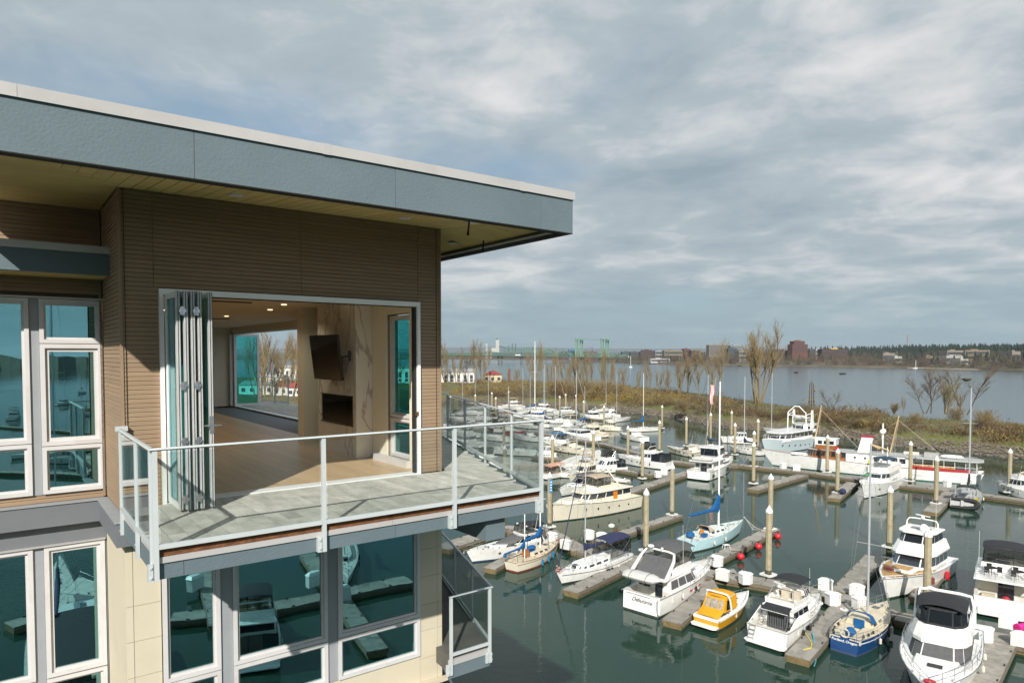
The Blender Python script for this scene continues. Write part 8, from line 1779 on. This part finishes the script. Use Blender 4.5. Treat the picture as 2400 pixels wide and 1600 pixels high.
# ---------------------------------------------------------------- water and air
def water():
    m = bpy.data.materials.new('river_water'); m.use_nodes = True; t = m.node_tree; b = t.nodes['Principled BSDF']
    b.inputs['Base Color'].default_value = (.016, .042, .029, 1); b.inputs['Roughness'].default_value = .03; b.inputs['IOR'].default_value = 1.33; b.inputs['Specular IOR Level'].default_value = .5
    tc = t.nodes.new('ShaderNodeTexCoord')
    def nz(scale, stretch, det, rot=0.0):
        mp = t.nodes.new('ShaderNodeMapping'); mp.inputs['Scale'].default_value = stretch; mp.inputs['Rotation'].default_value = (0, 0, rot); t.links.new(tc.outputs['Object'], mp.inputs[0]); n = t.nodes.new('ShaderNodeTexNoise'); n.inputs['Scale'].default_value = scale; n.inputs['Detail'].default_value = det; t.links.new(mp.outputs[0], n.inputs['Vector']); return n.outputs[0]
    def mm(op, a, b_):
        n = t.nodes.new('ShaderNodeMath'); n.operation = op
        for i, v in enumerate((a, b_)):
            if isinstance(v, (int, float)): n.inputs[i].default_value = v
            else: t.links.new(v, n.inputs[i])
        return n.outputs[0]
    calm = mm('ADD', mm('MULTIPLY', nz(.9, (1, 2.0, 1), 3, .4), 1.0), mm('MULTIPLY', nz(.12, (1, 1.6, 1), 2, .2), 2.2))
    wind = mm('ADD', mm('MULTIPLY', nz(.35, (1, 2.4, 1), 4, .1), 2.4), mm('MULTIPLY', nz(.05, (.6, 2.6, 1), 3, .1), 5.0))
    # wind catches the open river beyond the spit, and patches of the basin
    sp = t.nodes.new('ShaderNodeSeparateXYZ'); t.links.new(tc.outputs['Object'], sp.inputs[0])
    edge = mm('ADD', sp.outputs[1], mm('MULTIPLY', sp.outputs[0], .95))
    mr = t.nodes.new('ShaderNodeMapRange'); t.links.new(edge, mr.inputs[0]); mr.inputs[1].default_value = 330; mr.inputs[2].default_value = 420
    patch = t.nodes.new('ShaderNodeMapRange'); t.links.new(nz(.02, (1, 1.5, 1), 3), patch.inputs[0]); patch.inputs[1].default_value = .45; patch.inputs[2].default_value = .65; patch.inputs[3].default_value = .5; patch.inputs[4].default_value = 1.6
    hgt = mm('ADD', mm('MULTIPLY', calm, patch.outputs[0]), mm('MULTIPLY', wind, mr.outputs[0]))
    bu = t.nodes.new('ShaderNodeBump'); bu.inputs['Strength'].default_value = .36; bu.inputs['Distance'].default_value = .035; t.links.new(hgt, bu.inputs['Height']); t.links.new(bu.outputs[0], b.inputs['Normal'])
    cr = t.nodes.new('ShaderNodeMix'); cr.data_type = 'RGBA'; t.links.new(mr.outputs[0], cr.inputs[0]); cr.inputs[6].default_value = (.016, .042, .029, 1); cr.inputs[7].default_value = (.05, .075, .085, 1); t.links.new(cr.outputs[2], b.inputs['Base Color'])
    rr = t.nodes.new('ShaderNodeMapRange'); t.links.new(mr.outputs[0], rr.inputs[0]); rr.inputs[3].default_value = .025; rr.inputs[4].default_value = .16; t.links.new(rr.outputs[0], b.inputs['Roughness'])
    M = MB(); S_ = 30000; M.add([(-S_, -S_, 0), (S_, -S_, 0), (S_, S_, 0), (-S_, S_, 0)], [(0, 1, 2, 3)]); o = M.build('river_water', m, None); tag(o, kind='structure')
def haze():
    m = bpy.data.materials.new('haze_air'); m.use_nodes = True; t = m.node_tree
    for n in list(t.nodes): t.nodes.remove(n)
    o = t.nodes.new('ShaderNodeOutputMaterial'); v = t.nodes.new('ShaderNodeVolumePrincipled'); v.inputs['Color'].default_value = (.72, .82, .92, 1); v.inputs['Density'].default_value = HAZE; v.inputs['Anisotropy'].default_value = 0.2; t.links.new(v.outputs[0], o.inputs['Volume'])
    M = MB(); M.box((-30500, -30500, -33), (30500, 30500, 340)); ob = M.build('haze', m, None); tag(ob, kind='stuff'); tag(ob, 'thin bluish air over the river and the far bank', 'haze')
HAZE = 0.000045
import time as _t
_T0 = _t.time()
def step(f, *a):
    t0 = _t.time(); r = f(*a); print('STEP', getattr(f, '__name__', '?'), round(_t.time() - t0, 1)); return r
step(water)
PTS = step(spit)
step(far_ground); step(building); step(tv_set)
step(rocks, PTS); step(brush, PTS); step(trees, PTS); step(houses); step(far_wood); step(far_buildings); step(bridge)
step(docks); step(pilings); step(lockers)
step(haze)
step(near_row); step(mid_row); step(far_basin); step(reflected_side)
